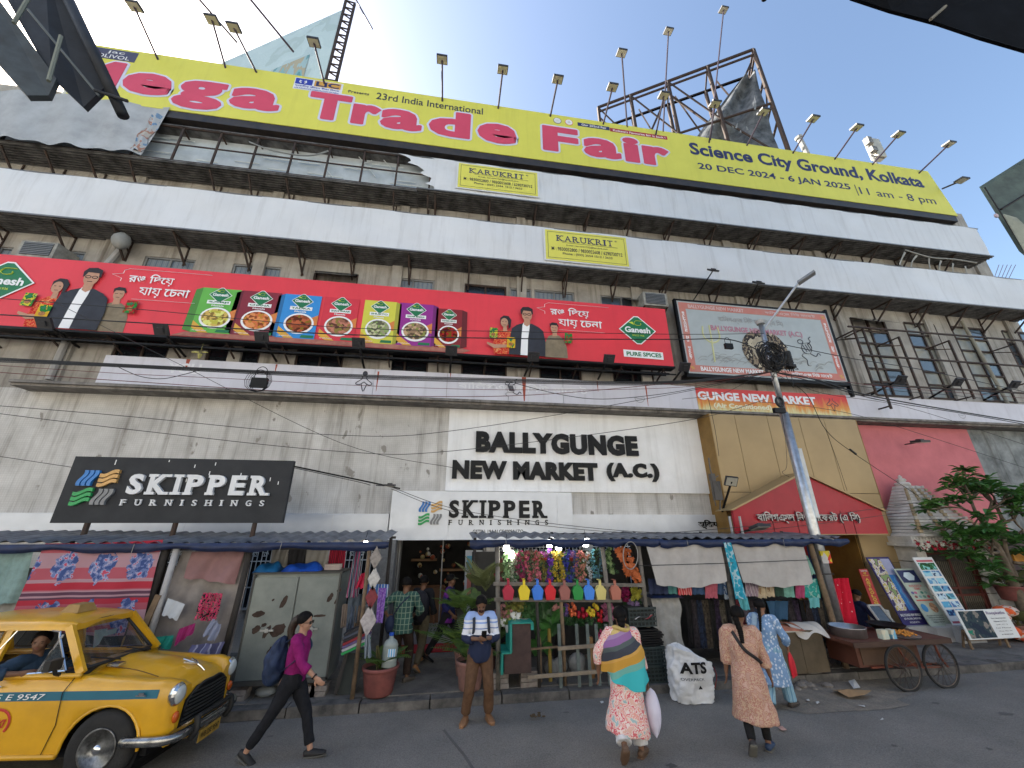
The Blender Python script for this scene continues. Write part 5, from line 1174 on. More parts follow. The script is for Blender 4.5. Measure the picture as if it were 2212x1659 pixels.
# ================================================================ street stalls
tinr = mat('weathered tin roof',(.22,.24,.27),.5,.4,c2=(.10,.11,.13),scale=3); bluet = mat('blue tarpaulin',(.010,.022,.075),.5,var=.35,scale=4,bump=.5,bs=9); blue2 = mat('bright blue tarpaulin',(.01,.07,.42),.45,var=.3,scale=5,bump=.6,bs=8)
wood = mat('weathered wood',(.22,.15,.09),.8,scale=6,c2=(.10,.07,.045),bump=.3,bs=30); woodg = mat('grey bamboo post',(.20,.185,.16),.8,scale=5,c2=(.09,.08,.07),bump=.3,bs=30); woodd = mat('dark post',(.045,.04,.037),.8,var=.3)
def P(u,v,Y=7.9): return at(u,v,Y)
def roof(t,x0,x1,y0,y1,z0,z1):
 b = MB(); n = int((x1-x0)/.055)
 b.grid(lambda i,j: (x0+(x1-x0)*i,y0+(y1-y0)*j+.015*math.sin(i*9)*(1-j),z0+(z1-z0)*j+.022*math.sin(i*(x1-x0)/.24*2*PI)+.02*math.sin(i*7)),n*2,3); b.build('roof_sheet',tinr,t,True)
 b = MB(); m_ = 60
 b.grid(lambda i,j: (x0-.05+(x1-x0+.1)*i,y0-.02-.035*math.sin(j*PI)-.012*math.sin(i*70),z0-.02-.125*j*(1+.22*math.sin(i*29)+.12*math.sin(i*61))),m_,4); b.build('tarpaulin_edge',bluet,t,True)
 b = MB()
 for k in range(int((x1-x0)/2)): x = x0+.5+k*2+rnd.uniform(-.2,.2); b.tube([(x,y0-.05,z0-.02),(x+rnd.uniform(-.02,.02),y0-.06,z0-.12-rnd.random()*.12)],.005,4)
 b.build('tie_string',mat('grey string',(.3,.29,.27),.8),t)
def post(t,p,q,r=.045,m=woodg,nm='post',n=8):
 b = MB(); b.tube([Vector(p),(Vector(p)+Vector(q))/2+V(.01,0,0),Vector(q)],r,n); return b.build(nm,m,t,True)
def cloth(fn,nu,nv,nm,m,par=None,label=None,cat='cloth',group=None,amp=0.):
 b = MB(); b.grid(fn,nu,nv)
 return b.build(nm,m,par,True) if par else one(nm,b,m,label,cat,group,True)
def quadcloth(c00,c10,c01,c11,nm,m,par=None,label=None,cat='cloth',group=None,fold=.03,fr=9.,sag=0.,nu=18,nv=12,ph=0.):
 c00,c10,c01,c11 = map(Vector,(c00,c10,c01,c11))   # top left, top right, bottom left, bottom right
 def f(i,j):
  p = (c00*(1-i)+c10*i)*(1-j)+(c01*(1-i)+c11*i)*j
  p = p+V(0,-fold*math.sin(i*fr+ph+j*1.3)*(.3+.7*j)-fold*.5*math.sin(i*fr*2.3+j*4+ph),-sag*math.sin(i*PI)*(.3+.7*j) - .012*math.sin(i*fr*1.7+ph)*j)
  return tuple(p)
 return cloth(f,nu,nv,nm,m,par,label,cat,group)
# ---- left stall row
ls_ = empty('covered_stall',(-5,8.6,.13),'long closed stall under a tin roof with blue tarpaulin edge behind the taxi','stall')
roof(ls_,-9.5,-1.13,7.78,9.35,2.48,2.63)
post(ls_,P(362,1176),P(290,1395),.06,woodd); post(ls_,P(385,1176,7.85),P(310,1415,7.85),.05,mat('plastic wrapped pole',(.42,.42,.43),.5,bump=.5,bs=15)); post(ls_,P(543,1176),P(482,1420),.05,woodd); post(ls_,P(800,1173,7.8),P(760,1512,7.8),.035,wood)
b = MB(); b.bar(P(343,1285,7.8),P(312,1352,7.8),.09,.03); b.build('plank',wood,ls_)
b = MB(); b.bar((-9.4,7.95,2.36),(-1.15,7.95,2.36),.05); b.bar((-9.4,9.2,2.5),(-1.15,9.2,2.5),.05); b.build('roof_beam',woodd,ls_)
for x in (-9.2,-7.2,-4.6,-2.9,-1.25): post(ls_,(x,9.2,.13),(x,9.2,2.52),.035,woodd)
b = MB(); b.bb(-9.5,-4.6,9.25,9.3,.2,2.0); b.build('back_cloth',mat('dark backing cloth',(.05,.05,.05),.9),ls_)
quadcloth(P(-30,1186),P(76,1186),P(-60,1315),P(40,1300),'plastic_sheet',mat('teal plastic sheet',(.20,.32,.32),.6,var=.2,scale=9,bump=.4,bs=12),None,'faded teal plastic sheet hung at the far left of the closed stall','sheet')
quadcloth(P(-60,1305,8),P(60,1270,8),P(-90,1480,8),P(-20,1480,8),'plastic_sheet',mat('grey plastic sheet',(.30,.30,.29),.7,var=.2,scale=4,bump=.4,bs=8),None,'grey plastic sheet below the teal one at the far left','sheet')
# flowered bedsheet: bands of colour as separate horizontal print strips on one cloth
def sheetmat():
 m = D.materials.new('bedsheet print'); m.use_nodes = True; t = m.node_tree; n = t.nodes; l = t.links; bs = n['Principled BSDF']; bs.inputs['Roughness'].default_value = .85
 uv = n.new('ShaderNodeTexCoord'); sx = n.new('ShaderNodeSeparateXYZ'); l.new(uv.outputs['Generated'],sx.inputs[0])
 rp = n.new('ShaderNodeValToRGB'); rp.color_ramp.interpolation = 'CONSTANT'; l.new(sx.outputs[2],rp.inputs[0])
 pinkc,redc,wc,dkc = (.34,.07,.10,1),(.34,.015,.035,1),(.34,.20,.24,1),(.08,.03,.06,1)
 st = [(0,wc),(.06,pinkc),(.12,wc),(.26,pinkc),(.33,redc),(.38,dkc),(.40,wc),(.42,dkc),(.45,wc),(.465,pinkc),(.48,redc),(.55,wc),(.585,pinkc),(.70,wc),(.86,pinkc),(.92,redc)]
 e = rp.color_ramp.elements
 while len(e) < len(st): e.new(.5)
 for i,(p_,c) in enumerate(st): e[i].position = p_; e[i].color = c
 vo = n.new('ShaderNodeTexVoronoi'); vo.inputs['Scale'].default_value = 1.; vo.inputs['Randomness'].default_value = 0; mp = n.new('ShaderNodeMapping'); mp.inputs['Scale'].default_value = (3.4,0,1.92); mp.inputs['Location'].default_value = (.2,0,.618); l.new(uv.outputs['Generated'],mp.inputs[0]); l.new(mp.outputs[0],vo.inputs['Vector'])
 nz = n.new('ShaderNodeTexNoise'); nz.inputs['Scale'].default_value = 9; nz.inputs['Detail'].default_value = 4; l.new(uv.outputs['Object'],nz.inputs[0])
 ad = n.new('ShaderNodeMath'); ad.operation = 'MULTIPLY_ADD'; ad.inputs[1].default_value = .5; l.new(nz.outputs[0],ad.inputs[0]); l.new(vo.outputs['Distance'],ad.inputs[2])
 lt = n.new('ShaderNodeMath'); lt.operation = 'LESS_THAN'; lt.inputs[1].default_value = .56; l.new(ad.outputs[0],lt.inputs[0])
 r2 = n.new('ShaderNodeValToRGB'); r2.color_ramp.interpolation = 'CONSTANT'; n2 = n.new('ShaderNodeTexNoise'); n2.inputs['Scale'].default_value = 14; l.new(uv.outputs['Object'],n2.inputs[0]); l.new(n2.outputs[0],r2.inputs[0])
 e2 = r2.color_ramp.elements; e2[0].color = (.03,.06,.2,1); e2[1].color = (.4,.05,.1,1); e2[1].position = .62; k = e2.new(.45); k.color = (.12,.16,.34,1); k = e2.new(.55); k.color = (.30,.30,.45,1)
 mx = n.new('ShaderNodeMixRGB'); l.new(lt.outputs[0],mx.inputs[0]); l.new(rp.outputs[0],mx.inputs[1]); l.new(r2.outputs[0],mx.inputs[2]); l.new(mx.outputs[0],bs.inputs['Base Color']); return m
quadcloth(P(98,1174,7.82),P(352,1166,7.82),P(20,1345,7.75),P(300,1375,7.75),'bedsheet',sheetmat(),None,'red and white bedsheet printed with blue roses hanging behind the taxi','bedsheet',fold=.03,fr=11,sag=.05,nu=40,nv=24)
quadcloth(P(395,1190,8.1),P(545,1190,8.1),P(300,1435,8.0),P(500,1425,8.0),'tarpaulin_cover',mat('grey brown plastic cover',(.27,.245,.235),.45,var=.25,scale=3,bump=.7,bs=5),ls_,fold=.06,fr=7,nu=26,nv=20)
quadcloth(P(415,1192,8.0),P(530,1190,8.0),P(398,1248,7.95),P(505,1262,7.95),'maroon_panel',mat('faded maroon plastic',(.24,.12,.125),.5,var=.2,scale=3,bump=.5,bs=6),ls_,fold=.03)
quadcloth(P(363,1292,7.82),P(400,1305,7.82),P(350,1328,7.8),P(382,1340,7.8),'paper',mat('white paper sheet',(.5,.53,.56),.8,var=.1),None,'blank pale paper sheet stuck on the plastic cover','paper',fold=.008)
quadcloth(P(440,1280,7.8),P(482,1282,7.8),P(422,1338,7.72),P(462,1342,7.75),'scarf',patmat('pink black scarf','noise',((.02,.02,.02),(.6,.02,.12),(.12,.1,.08),(.65,.06,.16),(.02,.02,.02)),14),None,'pink and black crinkled scarf hung on the plastic cover','scarf',fold=.05,fr=17)
quadcloth(P(388,1358,7.7),P(424,1345,7.7),P(378,1395,7.65),P(415,1368,7.65),'cloth_piece',mat('magenta cloth',(.30,.015,.12),.8,bump=.5,bs=9),None,'magenta cloth drying on the line above the taxi bonnet','cloth',fold=.03)
quadcloth(P(335,1376,7.7),P(378,1372,7.7),P(332,1398,7.65),P(365,1402,7.65),'cloth_piece',mat('sea green cloth',(.01,.25,.18),.8,bump=.5,bs=9),None,'sea green cloth drying left of the magenta one','cloth',fold=.03)
quadcloth(P(461,1335,7.75),P(478,1352,7.75),P(440,1372,7.7),P(462,1388,7.7),'shirt',mat('pale blue shirt cloth',(.30,.33,.45),.8,bump=.5,bs=9),None,'small pale blue shirt hung under the pink scarf','shirt',fold=.05,fr=12)
quadcloth(P(415,1392,7.75),P(482,1388,7.75),P(405,1425,7.65),P(470,1425,7.65),'cloth_bundle',patmat('striped blue cloth','wave',((.12,.12,.22),(.3,.3,.42),(.08,.08,.15)),8,squash=(.2,.2,1)),None,'striped blue grey cloth lying folded beside the dark post','cloth',fold=.07,fr=5)
# folded fabrics inside under the roof
for k,(u0,u1,v0,v1,m_,lb_2) in enumerate(((590,625,1178,1226,mat('pale printed cloth',(.3,.29,.27),.8),'pale printed cloth hung behind the cabinet, leftmost'),(626,662,1178,1230,mat('dark cloth',(.03,.03,.035),.8),'dark cloth hung behind the cabinet'),(664,712,1178,1235,MATS['pale printed cloth'],'pale printed cloth hung behind the cabinet, right of the dark one'),(714,748,1178,1236,patmat('red check cloth','wave',((.3,.01,.03),(.10,.01,.02)),9),'red checked cloth hung behind the cabinet'))):
 quadcloth(P(u0,v0,8.7),P(u1,v0,8.7),P(u0-6,v1,8.7),P(u1-6,v1,8.7),'hung_cloth',m_,None,lb_2,'cloth','cloths hung behind the cabinet',fold=.02)
# ---- steel cabinet
cbm = mat('grey green cabinet paint',(.19,.215,.205),.45,.3,scale=2.5,c2=(.13,.15,.145),bump=.1,bs=8); rstm = mat('brown rust patch',(.05,.03,.022),.8,var=.3,scale=9)
p00 = P(503,1479,7.95); p11 = P(744,1238,7.95)
cx0,cx1,cz0,cz1 = P(500,1479,7.95).x,P(706,1472,7.95).x,p00.z,p11.z
cb = empty('steel_cabinet',((cx0+cx1)/2,8.2,cz0),'big grey green steel cabinet with two rust patched doors standing on bricks','cabinet')
b = MB(); b.bb(cx0,cx1,7.98,8.6,cz0,cz1); b.build('casing',cbm,cb)
xm_ = (cx0+cx1)/2+.02
for a,c in ((cx0+.03,xm_-.012),(xm_+.012,cx1-.03)):
 b = MB(); b.bb(a,c,7.95,7.978,cz0+.04,cz1-.05); d = b.build('door',cbm,cb)
 g = MB(); z = cz0+.62*(cz1-cz0)*.75; g.bar((a+.35*(c-a),7.93,z),(a+.65*(c-a),7.93,z),.025); g.box(((a+c)/2,7.93,z),(.05,.04,.06)); g.build('latch',steel,d)
b = MB(); b.bb(cx0-.02,cx1+.02,7.93,8.62,cz1+.001,cz1+.03); b.bb(cx0,cx0+.03,7.94,7.979,cz0,cz1); b.bb(cx1-.03,cx1,7.94,7.979,cz0,cz1); b.bb(cx0,cx1,7.94,7.979,cz0-.03,cz0+.035); b.build('rim',mat('dark steel rim',(.07,.07,.065),.6,.3),cb)
for (u,v,rx,rz) in ((558,1327,.09,.05),(553,1360,.06,.06),(576,1365,.04,.09),(600,1362,.11,.10),(590,1405,.08,.09),(613,1300,.04,.1),(590,1296,.02,.02),(713,1291,.04,.07),(726,1298,.02,.05),(690,1330,.10,.02),(570,1350,.04,.03),(733,1275,.04,.03)):
 p = P(u,v,7.947); b = MB(); k = 22; b.add([(p.x+rx*math.cos(2*PI*i/k)*(1+.16*rnd.uniform(-1,1))+rz*.4*math.sin(2*PI*i/k),7.947,p.z+rz*math.sin(2*PI*i/k)*(1+.16*rnd.uniform(-1,1))) for i in range(k)],[tuple(range(k))]); b.build('rust_patch',rstm,cb)
def brickstack(name,x,y,z0,n,label,w_=.24,wm=None,d=.11):
 t = empty(name,(x,y,z0),label,'brick stack','brick stacks under the stalls')
 for k in range(n):
  b = MB(); dx = rnd.uniform(-.012,.012); b.bb(x-w_/2+dx,x+w_/2+dx,y-d,y+d,z0+k*.078,z0+k*.078+.07); b.build('brick',wm or mat('grey brick',(.26,.24,.22),.9,scale=8,c2=(.16,.13,.115),bump=.4,bs=30),t)
 return t
kk = int((cz0-.03-.135)/.078)
for u,s_ in ((520,'left foot of the cabinet'),(692,'right foot of the cabinet'),(668,'cabinet, second from its right foot')):
 x = P(u,1490,8.1).x; brickstack('brick_stack',x,8.08,.137,kk,'stack of grey bricks under the %s' % s_)
b = MB();
for k in range(3): c = V(rnd.uniform(-2.9,-2.5),8.15,.2); b.ball(c,(.15,.1,.07),8,5)
one('plastic_bundle',b,mat('crumpled plastic',(.25,.28,.3),.35,bump=.8,bs=12),'crumpled plastic bundle on the pavement under the cabinet','bundle',smooth=True)
def tarp_heap(u0,u1,v,Y,h,m,label,cat='tarpaulin'):
 a,c = P(u0,v,Y),P(u1,v,Y); b = MB()
 b.grid(lambda i,j: (a.x+(c.x-a.x)*i,Y-.15+.4*j,a.z+h*math.sin(i*PI)**.5*math.sin(j*PI)**.6*(1+.25*math.sin(i*9)+.2*math.sin(j*7+i*5))),18,10); return one('tarpaulin',b,m,label,cat,None,True)
tarp_heap(552,605,1236,8.15,.16,mat('teal blue tarpaulin',(.01,.10,.26),.45,bump=.6,bs=8),'teal blue tarpaulin folded on the left door end of the cabinet'); tarp_heap(608,695,1238,8.15,.17,blue2,'bright blue tarpaulin heaped on top of the steel cabinet')
b = MB(); p = P(718,1238,8.3)
for k in range(5): b.box(p+V(0,0,.02+k*.03),(.26,.2,.025),rz=rnd.uniform(-.1,.1))
one('cloth_pile',b,mat('folded white cloth',(.45,.38,.36),.8),'small pile of folded pale cloth on the right end of the cabinet','cloth pile')
# ---- wares right of the cabinet
def rackcloth(u0,u1,v0,v1,m,label,n=1,Y=8.1,cat='cloth'):
 return quadcloth(P(u0,v0,Y),P(u1,v0,Y),P(u0-4,v1,Y),P(u1-4,v1,Y),'folded_cover',m,None,label,cat,'packed covers beside the cabinet',fold=.03,fr=14)
rackcloth(740,752,1305,1355,mat('fawn cover',(.25,.2,.17),.7),'fawn packed cover standing beside the cabinet')
rackcloth(754,790,1283,1345,mat('slate blue cover',(.07,.10,.14),.5,var=.4,scale=12),'tall slate blue packed covers beside the cabinet')
rackcloth(752,768,1310,1362,mat('blue brown cover',(.10,.14,.22),.5,var=.5,scale=14),'low blue packed cover before the slate ones'); rackcloth(768,784,1308,1360,mat('tan cover',(.2,.14,.1),.5,var=.4,scale=14),'tan packed cover before the slate ones')
sl2 = empty('cover_stack',P(765,1385,8.),'slanting stack of folded table covers in dark, red and green beside the cabinet','cloth stack',None)
cc_ = [(.02,.02,.025),(.06,.07,.1),(.015,.015,.02),(.25,.02,.03),(.12,.08,.2),(.4,.4,.42),(.02,.3,.08)]
for k,c in enumerate(cc_[::-1]):
 b = MB(); p = P(770,1395,7.95)+V(0,0,k*.045); Mx = Matrix.Rotation(R(-22),3,'Y'); b.box(p,(.42,.3,.036),M=Mx); b.build('folded_cover',mat('cover %d' % k,c,.6),sl2)
b = MB(); b.bar(P(752,1400,7.95),P(724,1500,7.95),.06,.03); b.build('board_leg',woodd,sl2)
b = MB(); b.bar(P(740,1420,8.),P(770,1420,8.),.02)
b = MB(); q0,q1 = P(745,1425,8.02),P(775,1425,8.02); b.add([P(748,1410,8.05),P(795,1410,8.05),P(765,1500,8.0),P(718,1500,8.0)],[(0,3,2,1)]); one('leaning_board',b,mat('dark green board',(.03,.04,.04),.6),'dark board leaning under the stack of covers','board')
for k,(u,v,c,lab) in enumerate(((812,1205,(.30,.27,.25),'topmost'),(808,1250,(.55,.54,.52),'second'),(803,1290,(.22,.03,.04),'third, dark red'),(796,1340,(.50,.46,.46),'lowest'))):
 p = P(u,v,7.72); h = .19 if k != 3 else .24; b = MB(); b.prism([(p.x,p.z+h),(p.x+h*.55,p.z),(p.x,p.z-h),(p.x-h*.55,p.z)],7.69,7.73)
 one('cushion_cover',b,mat('cushion cover %d' % k,c,.6,var=.35,scale=14),'square cushion cover hung on its corner from the wooden post, %s' % lab,'cushion cover','cushion covers on the wooden post')
quadcloth(P(768,1180,8.),P(782,1180,8.),P(748,1290,7.95),P(772,1290,7.95),'scarf',patmat('long print scarf','wave',((.05,.09,.14),(.3,.3,.3),(.25,.05,.12)),6),None,'long printed scarf hanging left of the wooden post','scarf',fold=.04,fr=12)
quadcloth(P(780,1240,7.9),P(792,1235,7.9),P(768,1270,7.9),P(790,1272,7.9),'bag',mat('crimson bag',(.5,.01,.06),.6),None,'crimson cloth bag hanging by the wooden post','bag',fold=.03)
quadcloth(P(818,1270,8.),P(835,1270,8.),P(812,1345,8.),P(826,1345,8.),'mesh_strip',patmat('purple mesh','vor',((.2,.08,.4),(.3,.18,.5)),30),None,'purple mesh cloth hanging beside the granite pillar','cloth',fold=.02)
quadcloth(P(790,1262,8.05),P(840,1262,8.05),P(787,1290,8.05),P(836,1290,8.05),'packet_strip',patmat('blue packet','wave',((.05,.15,.4),(.5,.55,.6),(.04,.1,.3)),3),None,'strip of blue and white packets hanging behind the cushion covers','packets',fold=.02)
quadcloth(P(789,1370,7.7),P(800,1370,7.7),P(788,1420,7.7),P(801,1420,7.7),'plastic_bag',mat('pale plastic bag',(.30,.36,.42),.3,var=.2),None,'pale plastic bag hanging on the wooden post above the pot','bag',fold=.05)
def bulb(t,p,k=13):
 b = MB(); b.lathe([(.02,.08),(.045,.05),(.06,0),(.05,-.055),(.0,-.06)],p,10); b.build('bulb',mat('lit bulb',(1,.96,.88),emit=k,var=0),t)
 b = MB(); b.tube([p+V(0,0,.08),p+V(0,0,.13)],.022,6); b.tube([p+V(0,0,.13),p+V(.01,.05,.25)],.004,4); b.build('holder',black,t)
def bulbt(u,v,label,Y=8.0): t = empty('light_bulb',P(u,v,Y),label,'light bulb','lit bulbs in the stalls'); bulb(t,P(u,v,Y))
bulbt(789,1178,'lit white bulb under the right end of the left stall roof')
for (u,v),ds in zip(((1094,1184),(1105,1199),(1187,1175),(1207,1182),(1265,1174)),('leftmost, over green garlands','just right of and below the leftmost','third, over purple garland','fourth, lowest of the middle pair','rightmost, over white garland')): bulbt(u,v,'lit white bulb in the flower stall, '+ds,8.0)
# ---- plants in pots
def palm(t,c,n,L,m,droop=.5,nm='frond'):
 for k in range(n):
  a = 2*PI*k/n+rnd.uniform(-.3,.3); el = rnd.uniform(.8,1.35); l_ = L*rnd.uniform(.7,1.1)
  d = V(math.cos(a)*math.cos(el),math.sin(a)*math.cos(el),math.sin(el)); b = MB(); pts = []
  for i in range(7): tt = i/6; pts.append(Vector(c)+d*l_*tt+V(math.cos(a),math.sin(a),-.9)*l_*droop*tt*tt)
  b.tube(pts,[.008*(1-i/8) for i in range(7)],4); sd_ = V(-math.sin(a),math.cos(a),0)
  for i in range(16):
   tt = .25+.75*i/16; q = pts[min(5,int(tt*6))].lerp(pts[min(6,int(tt*6)+1)],tt*6-int(tt*6)); w_ = l_*.30*math.sin(tt*PI*.9+.25)
   for sg in (-1,1):
    e = q+sd_*sg*w_+d*w_*.5+V(0,0,-w_*.35); f = (e-q)*.5+d*.012
    b.add([q,q+f+V(0,0,.004),e,q+(e-q)*.5-d*.012],[(0,1,2,3)])
  b.build(nm,m,t)
leafg = mat('palm green',(.10,.17,.03),.55,var=.4,scale=5,c2=(.035,.08,.02)); leafd = mat('dark leaf green',(.025,.085,.02),.5,var=.4,scale=6,c2=(.012,.04,.012))
potm = mat('dull red pot',(.24,.075,.065),.7,scale=5,c2=(.14,.05,.045)); potm2 = mat('pinkish cement pot',(.30,.15,.12),.75,scale=5,c2=(.16,.09,.075)); soil = mat('soil',(.04,.03,.02),.95)
def potted(x,y,z,r,h,pm,label,n=9,L=.7,lm=leafg,cat='potted plant'):
 t = empty('potted_plant',(x,y,z),label,cat); b = MB(); b.lathe([(r*.72,0),(r*.78,.02),(r*.95,h*.8),(r,h*.88),(r*1.04,h*.9),(r*1.04,h),(r*.95,h),(r*.9,h*.85)],(x,y,z),24); b.build('pot',pm,t,True)
 b = MB(); b.lathe([(0,h*.84),(r*.93,h*.84),(r*.93,h*.85),(0,h*.86)],(x,y,z),16); b.build('soil',soil,t)
 palm(t,(x,y,z+h*.85),n,L,lm); b = MB()
 for k in range(5): b.tube([(x+rnd.uniform(-.06,.06),y+rnd.uniform(-.06,.06),z+h*.8),(x+rnd.uniform(-.12,.12),y,z+h+L*.5)],.01,5)
 b.build('stem',mat('stem',(.12,.11,.04),.7),t); return t
pp = atz(811,1512,.14); potted(pp.x,pp.y+.25,.14,.29,.40,potm,'small palm in a dull red pot on the kerb beside the wooden post',8,.55)
pq = atz(1016,1500,.14); potted(pq.x,pq.y+.25,.14,.24,.42,potm2,'palm in a pinkish pot behind the man with the phone',10,.65)
t = potted(pq.x-.05,pq.y+.9,.14,.22,.4,potm2,'tall feathery palm left of the flower stall by the shop entrance',16,1.0)
palm(t,(pq.x-.1,pq.y+.8,1.15),12,.75,leafg,.45)
t = potted(P(1050,1400,8.6).x,8.6,.14,.2,.35,potm2,'tall dark palm at the left edge of the flower stall',6,.8)
palm(t,(P(1050,1250,8.3).x,8.3,1.55),12,.8,mat('dry palm',(.12,.14,.05),.7,c2=(.05,.06,.02)),.25)
# water jar
j = atz(834,1500,.14); t = empty('water_jar',(pp.x+.14,pp.y+.16,.53),'clear plastic water jar with blue label standing in the red pot','water jar')
c = V(pp.x+.14,pp.y+.16,.53); b = MB(); b.lathe([(.10,0),(.125,.02),(.125,.12),(.118,.14),(.125,.16),(.125,.27),(.118,.29),(.125,.31),(.10,.37),(.04,.41),(.035,.45)],c,18); b.build('jar',mat('cloudy plastic',(.38,.44,.42),.15,alpha=.75,spec=.7),t,True)
b = MB(); b.bb(c.x-.02,c.x+.1,c.y-.132,c.y-.128,c.z+.17,c.z+.28); b.build('label',patmat('jar label','wave',((.1,.35,.6),(.6,.65,.7)),8),t)
b = MB(); b.tube([c+V(0,0,.45),c+V(0,0,.49)],.04,10); b.build('cap',blue2,t)
# ================================================================ flower stall
fs = empty('flower_stall',(2.5,8.4,.13),'wooden flower stall under a tin roof hung with artificial garlands','stall')
roof(fs,.42,4.15,7.75,9.3,2.50,2.585)
YF2 = 7.85
for (u0,v0,u1,v1,m_) in ((1074,1172,1076,1490,woodg),(1300,1172,1332,1470,woodg),(1378,1172,1402,1372,woodg)):
 post(fs,P(u0,v0,YF2),P(u1,v1,YF2),.042,m_)
for (u,v0,v1,Y,r_,m_) in ((1158,1262,1490,7.82,.028,woodd),(1210,1272,1495,7.83,.034,wood)):
 a = P(u,v0,Y); post(fs,a,(a.x+.02,Y,.14),r_,m_)
for x,y in ((.55,9.2),(4.0,9.2),(2.3,9.2)): post(fs,(x,y,.13),(x,y,2.6),.035,woodd)
def rail(u0,v0,u1,v1,Y=7.8,w_=.06,m=woodg,nm='rail',par=fs): b = MB(); b.bar(P(u0,v0,Y),P(u1,v1,Y),.03,w_); return b.build(nm,m,par)
rail(1066,1261,1391,1264); rail(1068,1295,1343,1297); rail(1146,1402,1206,1397,7.78,.03,wood)
b = MB(); b.bar((.5,7.95,2.4),(4.1,7.95,2.4),.05); b.bar((.5,9.2,2.55),(4.1,9.2,2.55),.05); b.build('roof_beam',woodd,fs)
b = MB(); b.bb(.5,4.1,9.22,9.26,.2,2.2); b.build('shade_sheet',mat('dark shade sheet',(.03,.03,.03),.8),fs)  # added dark sheet imitating the shaded shop interior behind the garlands
# picket fence
fe = empty('picket_fence',P(1250,1500,7.72),'low picket fence of grey green slats at the foot of the flower stall','fence')
pick = mat('grey green slat',(.13,.16,.15),.7,var=.3,scale=8)
for (ua,ub) in ((1204,1212),(1240,1252),(1264,1276),(1285,1296),(1303,1318)):
 a = P(ua,1348,7.72); c = P(ub,1482,7.72); b = MB(); b.bar((c.x,7.72,.14),(c.x,7.72,a.z),.055,.02,up=(0,1,0)); b.build('slat',pick,fe)
for (u0,v0,u1,v1) in ((1205,1401,1305,1393),(1140,1463,1300,1450)): b = MB(); b.bar(P(u0,v0,7.68),P(u1,v1,7.68),.03,.055); b.build('fence_rail',mat('pale plank',(.27,.22,.16),.8,scale=6,c2=(.16,.13,.1)),fe)
for u,lab in ((1078,'left'),(1142,'right')): brickstack('brick_stack',P(u,1480,7.95).x,7.95,.137,3,'two wide grey blocks under the %s corner of the brown board' % lab,.30)
# nine hanging flat-backed pots
hp = [(1097,'crimson',(.36,.01,.04)),(1131,'yellow',(.68,.52,.02)),(1160,'blue',(.03,.17,.62)),(1187,'bright red',(.55,.01,.02)),(1218,'brown rose',(.28,.10,.085)),(1246,'green',(.01,.22,.04)),(1270,'sky blue',(.04,.2,.66)),(1295,'pale yellow',(.55,.47,.16)),(1327,'terracotta',(.38,.13,.09))]
for u,nm,c in hp:
 p = P(u,1277,7.76); t = empty('hanging_pot',p,'small %s bucket-shaped planter hooked over the flower stall rail' % nm,'planter','coloured planters on the rail'); m_ = mat(nm+' plastic',c,.4,var=.05)
 b = MB(); vs = [(-.075,-.13),(.075,-.13),(.105,.02),(.045,.10),(-.045,.10),(-.105,.02)]; b.prism([(p.x+a,p.z+q) for a,q in vs],7.68,7.77); b.build('bucket',m_,t)
 b = MB(); b.bb(p.x-.022,p.x+.022,7.70,7.715,p.z+.10,p.z+.20); b.bb(p.x-.022,p.x+.022,7.70,7.83,p.z+.19,p.z+.2); b.build('hook',m_,t)
# flowers and garlands: many small faces, each garland its own thing
def petals(b,c,s,n=5):
 c = Vector(c); ax = V(rnd.gauss(0,1),-abs(rnd.gauss(0,1))-.5,rnd.gauss(0,.7)).normalized(); a = ax.orthogonal().normalized(); q = ax.cross(a)
 for k in range(n):
  th = 2*PI*k/n; d = a*math.cos(th)+q*math.sin(th); e = -a*math.sin(th)+q*math.cos(th)
  b.add([c,c+d*s*.6+e*s*.35+ax*s*.1,c+d*s+ax*s*.3,c+d*s*.6-e*s*.35+ax*s*.1],[(0,1,2,3)])
FM = {}
def fm_(nm,c): return mat('petal '+nm,c,.6,var=.3,scale=30)
lf2 = mat('garland leaf',(.06,.15,.05),.6,var=.5,scale=20); lfp = mat('pale garland leaf',(.20,.34,.16),.6,var=.4,scale=20)
def garland(u,v0,v1,col_,nm,label,s=.035,n=60,w_=.05,leaf=lf2,Y=8.0,wob=.04):
 p,q = P(u,v0,Y),P(u,v1,Y); b = MB(); ph = rnd.random()*6
 for k in range(n):
  tt = rnd.random(); c = p.lerp(q,tt)+V(math.sin(tt*5+ph)*wob+rnd.gauss(0,w_*.5),rnd.gauss(0,w_*.5),0); petals(b,c,s*rnd.uniform(.7,1.3),5)
 t = empty('garland',p,label,'garland','artificial garlands hung in the flower stall'); b.build('petals',fm_(nm,col_),t); t.children[0]['kind'] = 'stuff'
 b = MB()
 for k in range(n//2):
  tt = rnd.random(); c = p.lerp(q,tt)+V(math.sin(tt*5+ph)*wob+rnd.gauss(0,w_*.8),rnd.gauss(0,w_*.6),0); petals(b,c,s*1.2,3)
 o = b.build('leaves',leaf,t); o['kind'] = 'stuff'
